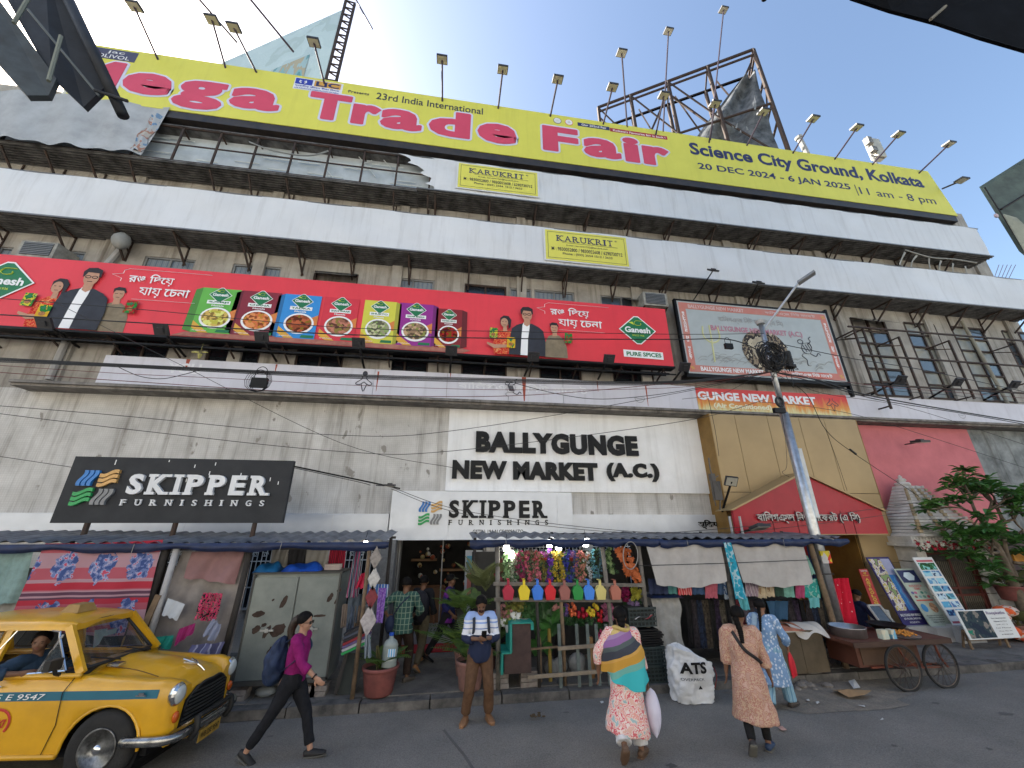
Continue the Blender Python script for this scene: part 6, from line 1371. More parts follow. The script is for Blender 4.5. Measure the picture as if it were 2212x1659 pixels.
G = [(1080,1205,1262,(.25,.02,.05),'wine','wine',.8),(1093,1196,1258,(.24,.40,.18),'fresh green','pale green',1.3),(1110,1200,1258,(.30,.34,.25),'grey green','grey green',1),(1122,1190,1262,(.28,.015,.10),'dark magenta','dark magenta',1),(1133,1192,1260,(.34,.03,.12),'magenta','magenta',.9),
 (1141,1190,1262,(.62,.13,.18),'pink','pink, leftmost of two pink ones',1),(1152,1188,1262,(.2,.15,.1),'olive','brownish olive',.8),(1162,1192,1255,(.65,.16,.22),'coral pink','coral pink',.9),(1172,1196,1258,(.20,.16,.03),'olive gold','dull olive',.8),(1186,1188,1280,(.16,.03,.40),'purple','long purple',1.2),
 (1203,1190,1258,(.62,.45,.03),'yellow','yellow',1),(1213,1196,1262,(.50,.36,.03),'amber yellow','amber yellow',1),(1225,1188,1262,(.03,.04,.35),'royal blue','royal blue',1),(1240,1190,1262,(.05,.06,.30),'indigo','indigo',.9),(1250,1190,1262,(.60,.20,.20),'salmon','salmon',1),(1262,1198,1262,(.58,.25,.18),'peach','peach',.9),
 (1271,1190,1258,(.55,.56,.60),'white','white',.8),(1283,1186,1250,(.12,.36,.46),'cyan','cyan',.8),(1295,1186,1250,(.10,.22,.30),'steel blue','steel blue',.8),(1316,1182,1238,(.26,.38,.16),'fern','fern green by the middle post',1.2)]
for u,a,c,cl,nm,ds,s in G: garland(u,a,c,cl,nm,ds+' artificial garland hanging in the flower stall',.028*s,85,.06)
# two hanging trays of mixed flowers along the top
for k,(u,c) in enumerate(((1128,(.4,.05,.12)),(1154,(.62,.12,.16)),(1176,(.35,.08,.3)),(1200,(.5,.35,.05)),(1232,(.25,.1,.3)),(1252,(.65,.22,.18)))):
 p = P(u,1206,8.1); t = empty('hanging_basket',p,'small hanging basket of %s flowers high in the flower stall' % ('crimson','coral','mauve','golden','violet','salmon')[k],'basket','hanging baskets in the flower stall')
 b = MB(); b.lathe([(.05,-.05),(.09,0),(.095,.01)],p,10); b.build('basket',mat('red basket',(.3,.03,.02),.6),t)
 b = MB()
 for i in range(40): petals(b,p+V(rnd.gauss(0,.06),rnd.gauss(0,.05),.03+abs(rnd.gauss(0,.04))),.03)
 b.build('flowers',fm_('basket %d' % k,c),t)['kind'] = 'stuff'
# orange maple leaf cascade
t = empty('leaf_cascade',P(1350,1180,7.95),'hanging cascade of large orange artificial maple leaves','garland'); om = mat('orange leaf',(.55,.13,.03),.6,var=.35,scale=12)
lm_ = MB(); ang = [(0,0),(-.5,.1),(-.35,.35),(-.6,.6),(-.2,.6),(0,1.),(.2,.6),(.6,.6),(.35,.35),(.5,.1)]
lm_.add([(a,(.12*abs(a)),-c) for a,c in ang],[(0,i,i+1) for i in range(1,9)]); lme = None
for k in range(95):
 tt = rnd.random(); u = 1338+tt*38+rnd.uniform(-16,16)*(1-tt*.3); v = 1176+tt*75+rnd.uniform(-8,8); p = P(u,v,7.9+rnd.uniform(-.06,.08))
 if lme is None: o = lm_.build('leaf',om,t,world=False); lme = o
 else: o = lme.copy(); col.objects.link(o)
 s = rnd.uniform(.07,.115); o.location = p-wloc(t); o.scale = (s,s,s); o.rotation_euler = (rnd.uniform(-.5,.2),rnd.uniform(-.6,.6),rnd.uniform(-.7,.7))
# potted flowers and bouquets on the lower shelves
def bouquet(u,v,w_,h,cols,label,n=26,s=.05,Y=8.05,nm='bouquet',glow=0,kind='rose'):
 p = P(u,v,Y); t = empty(nm,p,label,'bouquet','bunches of artificial flowers');
 for ci,(c,cn) in enumerate(cols):
  b = MB()
  for k in range(n//len(cols)):
   q = p+V(rnd.uniform(-w_,w_),rnd.uniform(-.1,.1),rnd.uniform(-h,h))
   if kind == 'rose': b.lathe([(s*.1,-s*.8),(s*.55,-s*.5),(s*.62,.1*s),(s*.42,s*.7),(s*.1,s*.55)],q,7)
   else:
    for z in range(5): petals(b,q+V(rnd.gauss(0,s*.4),rnd.gauss(0,s*.3),rnd.gauss(0,s*.4)),s*.8)
  b.build('flower_heads',fm_(cn,c),t,kind == 'rose')['kind'] = 'stuff'
 b = MB()
 for k in range(n): q = p+V(rnd.uniform(-w_,w_),rnd.uniform(-.05,.1),-h-rnd.uniform(0,h*1.2)); petals(b,q,.06,4); b.tube([q,q+V(0,0,h)],.004,3)
 b.build('leaves',leafd,t)['kind'] = 'stuff'
bouquet(1236,1318,.08,.10,[((.75,.16,.06),'orange red')],'bunch of glowing orange tulips in the flower stall',12,.05)
bouquet(1262,1325,.14,.08,[((.38,.005,.03),'deep red')],'bunch of deep red roses in the middle of the flower stall',18,.055)
bouquet(1280,1320,.10,.09,[((.72,.52,.03),'rose yellow')],'bunch of yellow roses in the flower stall',12,.055,8.0)
bouquet(1294,1330,.06,.12,[((.5,.01,.02),'rose red')],'narrow bunch of red roses right of the yellow ones',10,.05)
bouquet(1314,1325,.07,.13,[((.55,.16,.30),'hydrangea pink')],'bunch of fluffy pink blossoms by the middle post',26,.04,kind='p')
bouquet(1218,1318,.07,.1,[((.18,.10,.35),'wrapped violet')],'bunch of violet flowers wrapped in plastic',16,.04,kind='p')
bouquet(1200,1310,.04,.06,[((.6,.28,.26),'blush')],'blush pink blossom bunch by the plank post',8,.04,kind='p')
bouquet(1373,1283,.07,.08,[((.45,.42,.05),'lime yellow')],'lime yellow blossom bunch by the right post',16,.05,kind='p'); bouquet(1368,1312,.07,.08,[((.30,.20,.38),'lilac')],'lilac daisy bunch by the right post',16,.05,kind='p'); bouquet(1352,1285,.05,.12,[((.35,.01,.10),'ruby')],'ruby red blossom bunch behind the lilac one',16,.05,8.2,kind='p')
bouquet(1296,1378,.04,.16,[((.60,.03,.16),'hot pink')],'hot pink blossom column behind the picket fence',30,.035,8.1,kind='p')
for k,(u,v,c,cn) in enumerate(((1087,1325,(.42,.18,.17),'dusty pink'),(1098,1338,(.20,.30,.06),'lime green'),(1108,1310,(.16,.18,.03),'olive yellow'),(1133,1325,(.04,.12,.03),'dark foliage'),(1118,1312,(.22,.20,.04),'mustard'))):
 p = P(u,v,7.98); t = empty('potted_flowers',p,'small pot of artificial %s blossoms on the table end' % cn,'flower pot','small potted flowers on the brown table'); b = MB()
 for i in range(60): petals(b,p+V(rnd.gauss(0,.075),rnd.gauss(0,.05),rnd.gauss(0,.06)),.035)
 b.build('blossoms',fm_(cn,c),t)['kind'] = 'stuff'; b = MB(); b.lathe([(.04,-.2),(.07,-.09),(.075,-.08)],p,10); b.build('pot',white,t)
# big leaved plants behind the fence
def bigplant(u,v,h,n,label,spread=.35):
 p = P(u,1490,8.05); p.z = .14; t = empty('leafy_plant',p,label,'plant','big leaved artificial plants'); top = P(u,v,8.05).z
 for k in range(n):
  a = rnd.uniform(0,2*PI); z = .5+(top-.6)*rnd.random(); L = rnd.uniform(.35,.6); b = MB(); d = V(math.cos(a)*spread,math.sin(a)*.25,1).normalized(); sd_ = V(-d.z,0,d.x) if abs(d.x) > .1 else V(1,0,0); sd_ = sd_.normalized(); base = V(p.x+rnd.uniform(-.08,.08),p.y,z)
  w0 = .09; vs = []
  for i in range(7): tt = i/6; c = base+d*L*tt+V(math.cos(a)*.25*tt*tt*L,-.05*tt,-.3*tt*tt*L); ww = w0*math.sin(PI*min(1,tt*.95+.05))**.7; vs += [c-sd_*ww,c+V(0,.02,0),c+sd_*ww]
  b.add(vs,[(3*i,3*i+1,3*i+4,3*i+3) for i in range(6)]+[(3*i+1,3*i+2,3*i+5,3*i+4) for i in range(6)]); b.build('leaf',leafd if k % 2 else mat('monstera green',(.05,.16,.035),.45,var=.3,scale=9),t)
 b = MB(); b.tube([(p.x,p.y,.14),(p.x,p.y,.95)],.035,7); b.build('stem',mat('yellow stem',(.28,.2,.04),.6) if n > 12 else wood,t)
bigplant(1168,1310,1.2,12,'big leaved plant left of the plank post in the flower stall'); bigplant(1190,1305,1.2,15,'monstera with yellow stem beside the plank post')
b = MB(); p = P(1285,1490,8.); b.lathe([(.05,0),(.07,.1),(.045,.3),(.06,.62),(.05,.64)],(p.x,8.1,.14),12); one('cane_vase',b,mat('tan cane',(.30,.16,.06),.6),'tall tan cane vase behind the picket fence','vase',smooth=True)
for k,(u,s) in enumerate(((1210,.9),(1250,1.1),(1192,.8))):
 p = P(u,1470,8.3); b = MB(); b.ball((p.x,8.3,.14+.16*s),(.17*s,.12,.16*s),9,7); one('plastic_sack',b,mat('dirty white sack',(.26,.27,.27),.5,bump=.9,bs=9),'dirty white sack on the pavement behind the fence, %s' % ('middle one','largest, right','small, left')[k],'sack','sacks behind the fence',True)
# brown board table with sea green cloth
x0_,x1_ = P(1092,1455,7.7).x,P(1148,1455,7.7).x; za_,zb_3 = P(1120,1455,7.7).z,P(1120,1347,7.7).z
t = empty('brown_table',(x0_,7.75,.14),'brown board fronted table edged with sea green cloth, left of the flower stall','table')
b = MB(); b.add([(x0_-.02,7.7,za_),(x1_,7.7,za_),(x1_,7.7,zb_3),(x0_+.12,7.7,zb_3),(x0_+.12,7.7,zb_3-.42),(x0_-.02,7.7,zb_3-.45)]+[(x0_-.02,8.2,za_),(x1_,8.2,za_),(x1_,8.2,zb_3),(x0_+.12,8.2,zb_3),(x0_+.12,8.2,zb_3-.42),(x0_-.02,8.2,zb_3-.45)],[(0,1,2,3,4,5),(11,10,9,8,7,6)]+[(i,i+6,(i+1) % 6+6,(i+1) % 6) for i in range(6)]); b.build('board',mat('maroon brown board',(.07,.04,.036),.6,var=.3,scale=6),t)
sg_ = mat('sea green sheet',(.02,.30,.24),.5,var=.2,bump=.5,bs=10)
b = MB(); b.bb(x0_+.1,x1_+.04,7.66,8.2,zb_3+.002,zb_3+.02); b.bb(x0_+.07,x0_+.11,7.67,8.2,zb_3-.42,zb_3+.01); b.bb(x0_-.07,x0_+.1,7.67,8.2,zb_3-.44,zb_3-.42); b.bb(x0_-.08,x0_-.04,7.68,8.1,za_,zb_3-.43); b.bb(x1_,x1_+.05,7.68,7.9,zb_3-.1,zb_3); b.build('cloth',sg_,t)
b = MB(); b.bb(x0_,x0_+.04,7.9,7.94,.14,za_); b.bb(x1_-.04,x1_,7.9,7.94,.14,za_); b.build('leg',woodd,t)
# ================================================================ clothes stall
cs = empty('clothes_stall',(6,8.4,.13),'clothes stall under a tin roof with two grey awning cloths','stall')
roof(cs,4.16,8.35,7.72,9.3,2.48,2.555)
for (u0,v0,u1,v1,m_,r_) in ((1560,1168,1601,1440,woodg,.045),(1748,1170,1830,1450,wood,.055)): post(cs,P(u0,v0,7.85),P(u1,v1,7.85),r_,m_)
for x,y in ((4.3,9.2),(6,9.2),(8.2,9.2)): post(cs,(x,y,.13),(x,y,2.6),.035,woodd)
b = MB(); b.bar((4.2,7.95,2.38),(8.3,7.95,2.38),.05); b.bar((4.2,8.05,1.75),(8.2,8.05,1.75),.02); b.bar((4.2,9.2,2.5),(8.3,9.2,2.5),.05); b.build('roof_beam',woodd,cs)
b = MB(); b.bb(4.2,8.2,9.24,9.28,.2,2.45); b.build('back_cloth',MATS['dark backing cloth'],cs)
b = MB(); b.tube([P(1765,1155,7.9),P(1800,1165,7.5)],.015,5); b.build('roof_pipe',steel,cs)
awn = mat('grey awning cloth',(.40,.38,.36),.85,var=.14,scale=3,bump=.5,bs=5)
quadcloth(P(1393,1170,7.76),P(1556,1166,7.76),P(1418,1262,7.68),P(1569,1255,7.68),'awning_cloth',awn,None,'plain grey awning cloth hanging at the left half of the clothes stall','awning','grey awning cloths',fold=.02,fr=13,sag=.09,nu=36,nv=18)
quadcloth(P(1577,1166,7.76),P(1733,1169,7.76),P(1606,1257,7.68),P(1755,1259,7.68),'awning_cloth',awn,None,'plain grey awning cloth hanging at the right half of the clothes stall','awning','grey awning cloths',fold=.02,fr=12,sag=.09,nu=36,nv=18,ph=2)
b = MB(); b.tube([P(1380,1222,7.66),P(1556,1217,7.66),P(1760,1209,7.66)],.006,4); one('cord',b,woodd,'thin cord stretched across both grey awning cloths','cord')
CM = {'navy': (.02,.03,.08),'teal': (.10,.30,.30),'red stripe': 0,'blue': (.04,.09,.2),'pink': (.5,.12,.17),'denim': (.05,.10,.2),'plaid': 0,'mauve stripe': 0,'cream': 0,'dark green': (.03,.08,.06),'mint': (.18,.42,.36),'rose': (.42,.06,.16),'jade print': 0}
pm = {'red stripe': patmat('red stripe cloth','wave',((.5,.02,.04),(.6,.25,.25)),9),'plaid': patmat('blue plaid cloth','cell',((.3,.35,.4),(.05,.1,.25)),16),'mauve stripe': patmat('mauve stripe cloth','wave',((.3,.22,.28),(.12,.09,.12),(.4,.34,.38)),7),'cream': patmat('cream print cloth','noise',((.45,.38,.27),(.5,.42,.3),(.3,.2,.12)),12),'jade print': patmat('jade print cloth','vor',((.05,.35,.32),(.03,.28,.25),(.25,.45,.4)),14)}
def garment(u0,u1,v0,v1,key,label,Y=7.9,grp='garments hung under the awnings',nm='hanging_garment',fold=.025):
 m_ = pm.get(key) or mat('cloth '+key,CM[key] if key in CM else (.1,.1,.1),.8,var=.25,scale=12)
 return quadcloth(P(u0,v0,Y),P(u1,v0,Y),P(u0+2,v1,Y),P(u1+3,v1,Y),nm,m_,None,label,'garment',grp,fold=fold,fr=14,nu=10,nv=8,ph=u0)
for u0,u1,v1,key,ds in ((1400,1440,1283,'navy','navy, leftmost under the left awning'),(1441,1462,1283,'teal','pale teal'),(1463,1491,1285,'red stripe','red striped'),(1492,1520,1284,'blue','plain blue'),(1521,1548,1292,'pink','pink patterned'),(1549,1574,1284,'denim','denim blue'),(1563,1578,1294,'plaid','blue plaid, longest'),
       (1608,1635,1288,'mauve stripe','mauve striped'),(1637,1653,1292,'cream','cream printed, left of two'),(1655,1672,1289,'cream','cream printed, right of two'),(1674,1692,1288,'dark green','dark green'),(1693,1715,1290,'mint','mint green'),(1717,1737,1292,'rose','rose red'),(1738,1768,1291,'jade print','jade printed, rightmost')):
 garment(u0,u1,1250,v1,key,ds+' garment whose hem shows below the awning')
garment(1565,1582,1170,1254,'kurta top','turquoise printed kurta hung beside the middle post, upper half',7.7,None) if False else None
tq = patmat('turquoise print','vor',((.02,.25,.36),(.03,.30,.42),(.35,.5,.55)),13)
b = MB(); a = P(1564,1172,7.66);
def kf(i,j):
 u0 = 1563+j*24; u1 = 1578+j*38; p = P(u0+(u1-u0)*i,1172+j*122,7.66); return (p.x,p.y-.03*math.sin(i*9+j*2),p.z)
b.grid(kf,10,14); one('hanging_kurta',b,tq,'long turquoise printed kurta hanging between the two grey awnings','garment',smooth=True)
quadcloth(P(1592,1290,7.7),P(1613,1290,7.7),P(1600,1318,7.7),P(1622,1317,7.7),'hanging_garment',mat('aqua cloth',(.10,.40,.44),.8,var=.2,scale=20),None,'aqua cloth end hanging below the turquoise kurta','garment')
quadcloth(P(1738,1200,7.75),P(1742,1200,7.75),P(1745,1242,7.72),P(1762,1240,7.72),'hanging_garment',mat('seafoam cloth',(.22,.42,.34),.8),None,'seafoam green sleeve showing right of the right awning','garment')
quadcloth(P(1746,1292,7.75),P(1768,1290,7.75),P(1748,1312,7.72),P(1772,1312,7.72),'hanging_garment',mat('aqua cloth two',(.12,.38,.38),.8),None,'aqua garment end low at the right of the clothes stall','garment')
dks = [(.012,.012,.016),(.05,.04,.05),(.02,.035,.08),(.09,.07,.05),(.012,.012,.012),(.05,.03,.07),(.14,.12,.09),(.02,.02,.025),(.25,.04,.06),(.12,.10,.14)]
for k in range(26):
 u0 = 1478+k*12.2;
 if 1600 < u0 < 1625 and False: continue
 c = dks[k % 7] if k not in (9,10) else dks[8+k-9]
 m_ = mat('dark garment %d' % (k % 10 if k not in (9,10) else 20+k),c,.8,var=.6,scale=16)
 quadcloth(P(u0,1296,8.25),P(u0+13,1296,8.25),P(u0+10+k*.6,1400,8.25),P(u0+24+k*.6,1400,8.25),'hanging_garment',m_,None,'dark garment on the lower rail of the clothes stall, number %d from the left' % (k+1) if False else 'one of the dark garments packed on the lower rail of the clothes stall','garment','dark garments on the lower rail',fold=.04,fr=10,nu=6,nv=8,ph=k)
quadcloth(P(1655,1298,8.15),P(1700,1298,8.15),P(1662,1338,8.15),P(1705,1338,8.15),'hanging_garment',mat('deep blue cloth',(.02,.08,.17),.7),None,'deep blue garment hanging over the counter','garment',fold=.05)
for k,c in enumerate(((.02,.04,.12),(.03,.03,.06),(.2,.02,.05))):
 quadcloth(P(1742+k*8,1180,8.7),P(1752+k*8,1180,8.7),P(1775+k*7,1385,8.65),P(1786+k*7,1385,8.65),'hanging_garment',mat('long cloth %d' % k,c,.8),None,('long navy','long blackish','long wine red')[k]+' cloth hanging behind the plank post at the right','garment',fold=.03)
# white tarp wrapped box, crates
wt = mat('off white tarpaulin',(.32,.32,.31),.6,scale=4,c2=(.2,.2,.19),bump=.8,bs=7)
q0,q1 = P(1404,1290,7.95),P(1478,1400,7.95)
b = MB(); b.grid(lambda i,j: (q0.x+(q1.x-q0.x)*i+.03*math.sin(j*9),7.93-.02*math.sin(i*16+j*5)+.015*math.sin(j*21),.25+(q0.z-.25)*j),20,16); b.grid(lambda i,j: (q0.x+(q1.x-q0.x)*i,7.93+.5*j,q0.z+.04*math.sin(i*8)),10,4); b.grid(lambda i,j: (q0.x+.0,7.93+.5*i,.25+(q0.z-.25)*j),4,8); one('wrapped_box',b,wt,'tall box wrapped in off white tarpaulin behind the big white sack','box',smooth=True)
tarp_heap(1400,1470,1290,7.95,.05,bluet,'dark blue tarpaulin tucked over the tall wrapped box')
crm = mat('dark green crate',(.03,.045,.045),.5,var=.3)
def crate(x,y,z,label,w_=.52,h=.27,d=.36):
 t = empty('crate',(x,y,z),label,'crate','dark green crates')
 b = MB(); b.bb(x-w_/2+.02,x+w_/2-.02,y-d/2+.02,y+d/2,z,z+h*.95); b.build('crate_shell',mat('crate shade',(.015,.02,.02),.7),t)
 b = MB()
 for k in range(5): b.bb(x-w_/2,x+w_/2,y-d/2,y-d/2+.018,z+k*h/4.4,z+k*h/4.4+.022)
 for k in range(8): b.bb(x-w_/2+k*(w_-.02)/7,x-w_/2+k*(w_-.02)/7+.02,y-d/2-.004,y-d/2-.001,z,z+h)
 b.bb(x-w_/2-.01,x+w_/2+.01,y-d/2-.012,y-d/2-.005,z+h-.04,z+h); b.build('crate_grid',crm,t)
xc = P(1402,1440,7.8).x
crate(xc,7.86,.137,'dark green plastic crate on the kerb, bottom of the pile'); crate(xc+.02,7.88,.41,'dark green plastic crate, second from the bottom of the pile'); crate(xc-.05,7.92,.98,'dark green plastic crate at the top of the pile',.54,.32)
t = empty('flat_stack',(xc,7.85,.69),'stack of flattened black covers between the crates','stack');
for k in range(7): b = MB(); b.box((xc+rnd.uniform(-.05,.05),7.86,.705+k*.038),(.5+rnd.uniform(-.05,.05),.34,.025),rz=rnd.uniform(-.08,.08)); b.build('flat_cover',black,t)
b = MB(); p = P(1384,1337,7.75); b.grid(lambda i,j: (p.x-.12+.34*i,7.7+.12*j,p.z+.03*math.sin(i*7)+.05*i),10,4); one('paper_packet',b,patmat('red white packet','noise',((.5,.45,.42),(.5,.44,.4),(.45,.05,.06)),8),'red and white packet lying by the right post of the flower stall','packet')
b = MB()
for k in range(3): b.tube([P(1362+16*math.cos(a_),1200+30*math.sin(a_),7.68) for a_ in [i*PI/8+k*.1 for i in range(17)]],.008,4)
one('hanging_hose',b,mat('grey hose',(.28,.27,.25),.6),'loop of grey hose hanging from the roof edge by the orange leaves','hose')
# big white sack
sp_ = atz(1492,1507,0); t = empty('white_sack',(sp_.x,sp_.y+.35,.01),'bulging white woven sack printed ATS OVERPACK standing at the kerb','sack')
sxp = [P(1449,1480,7.3).x,P(1541,1480,7.3).x]; cx_ = (sxp[0]+sxp[1])/2; W_ = (sxp[1]-sxp[0])/2; Hs = P(1480,1385,7.5).z
from mathutils import noise as MN
def sackf(i,j):
 a = i*2*PI; c,s_ = math.cos(a),math.sin(a); sq = 1/(abs(c)**3.2+abs(s_)**3.2)**(1/3.2)
 top = Hs*(.80-.20*c+.08*s_*(-1)); z = top*min(1,j/.72)**.95; r_ = (.93+.10*math.sin(min(1,j/.72)*2.6)) if j < .72 else 1.0*(1-(j-.72)/.28)**.75*.98+.02
 if j > .72: t_ = (j-.72)/.28; z = top+(Hs*1.02-top)*t_**1.3
 n1 = MN.noise(V(c*1.5,s_*1.5,j*2.6)); n2 = MN.noise(V(c*3.6+4,s_*3.6,j*7)); n3 = abs(MN.noise(V(c*7,s_*7+3,j*15)))
 r_ = r_*(1+.16*n1+.13*n2-.16*n3); ap = max(0,j-.72)/.28
 return (cx_+W_*(sq*c*.93*r_*(1-ap*.0)-.42*ap),7.32+.58*W_*sq*s_*r_,max(.012,z+.03*n2))
b = MB(); b.grid(sackf,72,44); b.build('bag',mat('white woven plastic',(.62,.63,.64),.42,var=.1,scale=3,bump=.25,bs=20),t,True)
def wrap(nm,s,u0,u1,v0,v1,m_,bold,par=t,Yc=7.32):
 p0,p1 = P(u0,v1,7.0),P(u1,v0,7.0); vs,fs = txtmesh(s,bold,0); xa = min(q[0] for q in vs); xb = max(q[0] for q in vs); ya = min(q[1] for q in vs); yb_ = max(q[1] for q in vs)
 out = []
 for q in vs:
  x = p0.x+(p1.x-p0.x)*(q[0]-xa)/(xb-xa); z = p0.z+(p1.z-p0.z)*(q[1]-ya)/(yb_-ya); d = min(.98,abs((x-cx_)/(W_*1.05)))
  out.append((x,Yc-.62*W_*1.10*math.sqrt(1-d*d)-.012,z))
 b = MB(); b.add(out,fs); b.build(nm,m_,par)
wrap('lettering','ATS',1478,1529,1432,1461,black,.04); wrap('lettering','OVERPACK',1480,1526,1467,1476,black,.0); wrap('print_mark','\u25B2',1513,1521,1483,1492,black,.0)
b = MB(); b.tube([P(1541,1440,7.4),P(1548,1460,7.3),P(1544,1486,7.3),P(1538,1490,7.3)],.008,4,4); b.build('drawstring',mat('maroon string',(.2,.03,.03),.8),t)
# counter with spread cloth
c0,c1 = P(1655,1452,7.55),P(1800,1452,7.55); ctz = P(1740,1362,7.55).z; cbz = P(1740,1455,7.55).z
t = empty('display_counter',((c0.x+c1.x)/2,7.6,.14),'low brown boarded display counter with cloth spread on top','counter')
xa,xm2,xb = c0.x,P(1742,1440,7.55).x,c1.x-.05
bd = mat('brown hardboard',(.10,.075,.045),.7,var=.25,scale=3)
for a,c in ((xa,xm2-.004),(xm2+.004,xb)): b = MB(); b.bb(a,c,7.55,7.57,cbz,ctz); b.build('front_board',bd,t)
b = MB(); b.bb(xa,xb,7.571,8.2,ctz-.05,ctz-.002); b.bb(xb-.02,xb,7.571,8.2,cbz,ctz-.05); b.build('table_frame',woodd,t)
b = MB(); b.bb(xb-.35,xb-.1,7.65,7.9,.14,cbz+.1); b.build('support_block',concr,t)
def heap(x0,x1,y0,y1,z,h,nm,m,label,cat,hang=0.,n=20):
 b = MB(); b.grid(lambda i,j: (x0+(x1-x0)*i,y0+(y1-y0)*j-.02*math.sin(i*9),z+h*abs(math.sin(i*6+j*3))*math.sin(j*PI)**.5*.8+.01-(hang*(1-j)**4*(1+.4*math.sin(i*8)))),n,10); return one(nm,b,m,label,cat,None,True)
heap(xa-.1,xb-.35,7.5,8.1,ctz,.09,'spread_cloth',mat('orange brown cloth',(.45,.17,.10),.8,var=.35,scale=8),'orange brown cloths heaped on the display counter','cloth'); heap(xb-.55,xb+.12,7.5,7.95,ctz+.03,.07,'white_cloth',mat('off white cloth',(.5,.47,.43),.8),'off white cloth hanging over the right corner of the counter','cloth',.12)
b = MB(); b.bb(xa+.2,xb-.5,7.49,7.54,ctz-.005,ctz+.012); one('sheet_edge',b,mat('pale sheet edge',(.45,.44,.38),.7),'pale sheet edge lying along the counter front','sheet')
# ================================================================ yellow taxi
yp_ = mat('taxi yellow',(.66,.35,.012),.32,var=.16,scale=1.6,spec=.5,bump=.12,bs=2.5); yp_.node_tree.nodes['Principled BSDF'].inputs['Coat Weight'].default_value = .5; yp_.node_tree.nodes['Principled BSDF'].inputs['Coat Roughness'].default_value = .12
chrome = mat('chrome',(.62,.63,.64),.14,1,var=.06); rub = mat('black rubber',(.018,.018,.018),.6,var=.2); tyr = mat('tyre',(.022,.022,.022),.85,var=.3,bump=.3,bs=60)
bst = mat('taxi blue stripe',(.004,.11,.17),.4,var=.1); cgl = mat('car glass',(.03,.04,.045),.05,var=0,alpha=.42,spec=1)
tx_ = empty('yellow_taxi',(-3.74,6.72,0),'yellow old round-bodied taxi with blue side stripe and driver at the window','taxi',None,R(-6.5)); tx_.scale = (1.02,.87,1.)
Hw = .69
def lerpt(tb,x):
 for (a,b_) in zip(tb,tb[1:]):
  if b_[0] <= x <= a[0]: t = (a[0]-x)/(a[0]-b_[0]+1e-9); t2 = t*t*(3-2*t); return tuple(p+(q-p)*t2 for p,q in zip(a[1:],b_[1:]))
 return tb[0][1:] if x > tb[0][0] else tb[-1][1:]
# x : half width, sill z, fender top z, bonnet edge z, bonnet centre z
ST = [(.68,.55,.48,.90,.82,.82),(.62,.64,.42,.96,.87,.91),(.48,.68,.38,.985,.92,.99),(.30,.68,.36,.985,.95,1.05),(0,.69,.34,1.01,1.0,1.095),(-.45,.69,.30,1.04,1.05,1.13),(-.9,.69,.30,1.05,1.05,1.05),(-1.9,.70,.30,1.05,1.05,1.05),(-2.5,.70,.32,1.03,1.05,1.06),(-3.0,.66,.36,.98,1.02,1.05),(-3.5,.50,.45,.80,.85,.88)]
b = MB(); xs_ = [.68-(4.18)*i/150 for i in range(151)]; prof = []
for x in xs_:
 hw,zs,zf,ze_,zc_ = lerpt(ST,x)
 za = zs
 for xw in (0,-2.46):
  if abs(x-xw) < .42: za = max(za,.34+math.sqrt(max(0,.42**2-(x-xw)**2))*.98)
 zl = [(hw*.95,za),(hw*1.0,max(za+.01,.58)),(hw*1.0,max(za+.02,.76)),(hw*.995,max(za+.03,.86)),(hw*.96,zf-.045),(hw*.88,zf-.006),(hw*.78,zf),(hw*.68,zf-.012),(hw*.62,ze_-.005),(hw*.52,ze_+.02),(hw*.3,(ze_+zc_)/2+.02),(0,zc_)]
 prof.append([(x,-y,z) for y,z in zl]+[(x,y,z) for y,z in zl[-2::-1]])
m_ = len(prof[0]); b.add([p for r_ in prof for p in r_],[(i*m_+j,(i+1)*m_+j,(i+1)*m_+j+1,i*m_+j+1) for i in range(150) for j in range(m_-1) if not (-2.75 < xs_[i] < -.72 and 8 <= j <= m_-10)])
b.add(prof[0],[tuple(range(m_))]); b.add(prof[-1],[tuple(range(m_-1,-1,-1))])
body = b.build('body',yp_,tx_,True,world=False)
def tb(nm,m,par=tx_,smooth=False): o = b.build(nm,m,par,smooth,world=False); return o
# wheel wells, floor
b = MB(); b.bb(-3.3,.45,-.55,.55,.25,.33)
for xw in (0,-2.46): b.tube([(xw,-.60,.33),(xw,.60,.33)],.395,20)
tb('underbody',black)
# arch moulding
for sy in (-1,1):
 for xw in (0,-2.46):
  b = MB(); b.tube([(xw+.425*math.cos(a),sy*.675,.34+.425*math.sin(a)) for a in [PI*i/14 for i in range(15)]]+[(xw-.44,sy*.67,.30)],.018,6); tb('arch_moulding',yp_,smooth=True)
 b = MB(); b.tube([(-.44,sy*.66,.30),(-2.04,sy*.66,.30)],.028,6); tb('sill',yp_,smooth=True)
# greenhouse
zb0 = 1.06
R0 = [(-.84,.46,1.535,1.56),(-.95,.50,1.55,1.60),(-1.25,.53,1.56,1.645),(-1.7,.54,1.56,1.655),(-2.2,.52,1.54,1.63),(-2.6,.46,1.48,1.56),(-2.85,.40,1.40,1.44)]
b = MB(); pr = []; xr2 = [-.84-2.01*i/40 for i in range(41)]
for x in xr2:
 hw,ze_,zc_ = lerpt(R0,x); zl = [(hw+.035,ze_-.05),(hw+.03,ze_-.01),(hw-.01,ze_+.035),(hw*.82,ze_+(zc_-ze_)*.62),(hw*.5,ze_+(zc_-ze_)*.9),(0,zc_)]
 pr.append([(x,-y,z) for y,z in zl]+[(x,y,z) for y,z in zl[-2::-1]])
m2 = len(pr[0]); b.add([p for r_ in pr for p in r_],[(i*m2+j,(i+1)*m2+j,(i+1)*m2+j+1,i*m2+j+1) for i in range(40) for j in range(m2-1)]); b.add(pr[0],[tuple(range(m2))])
roofo = tb('roof',yp_,smooth=True)
def ylow(x): return .62
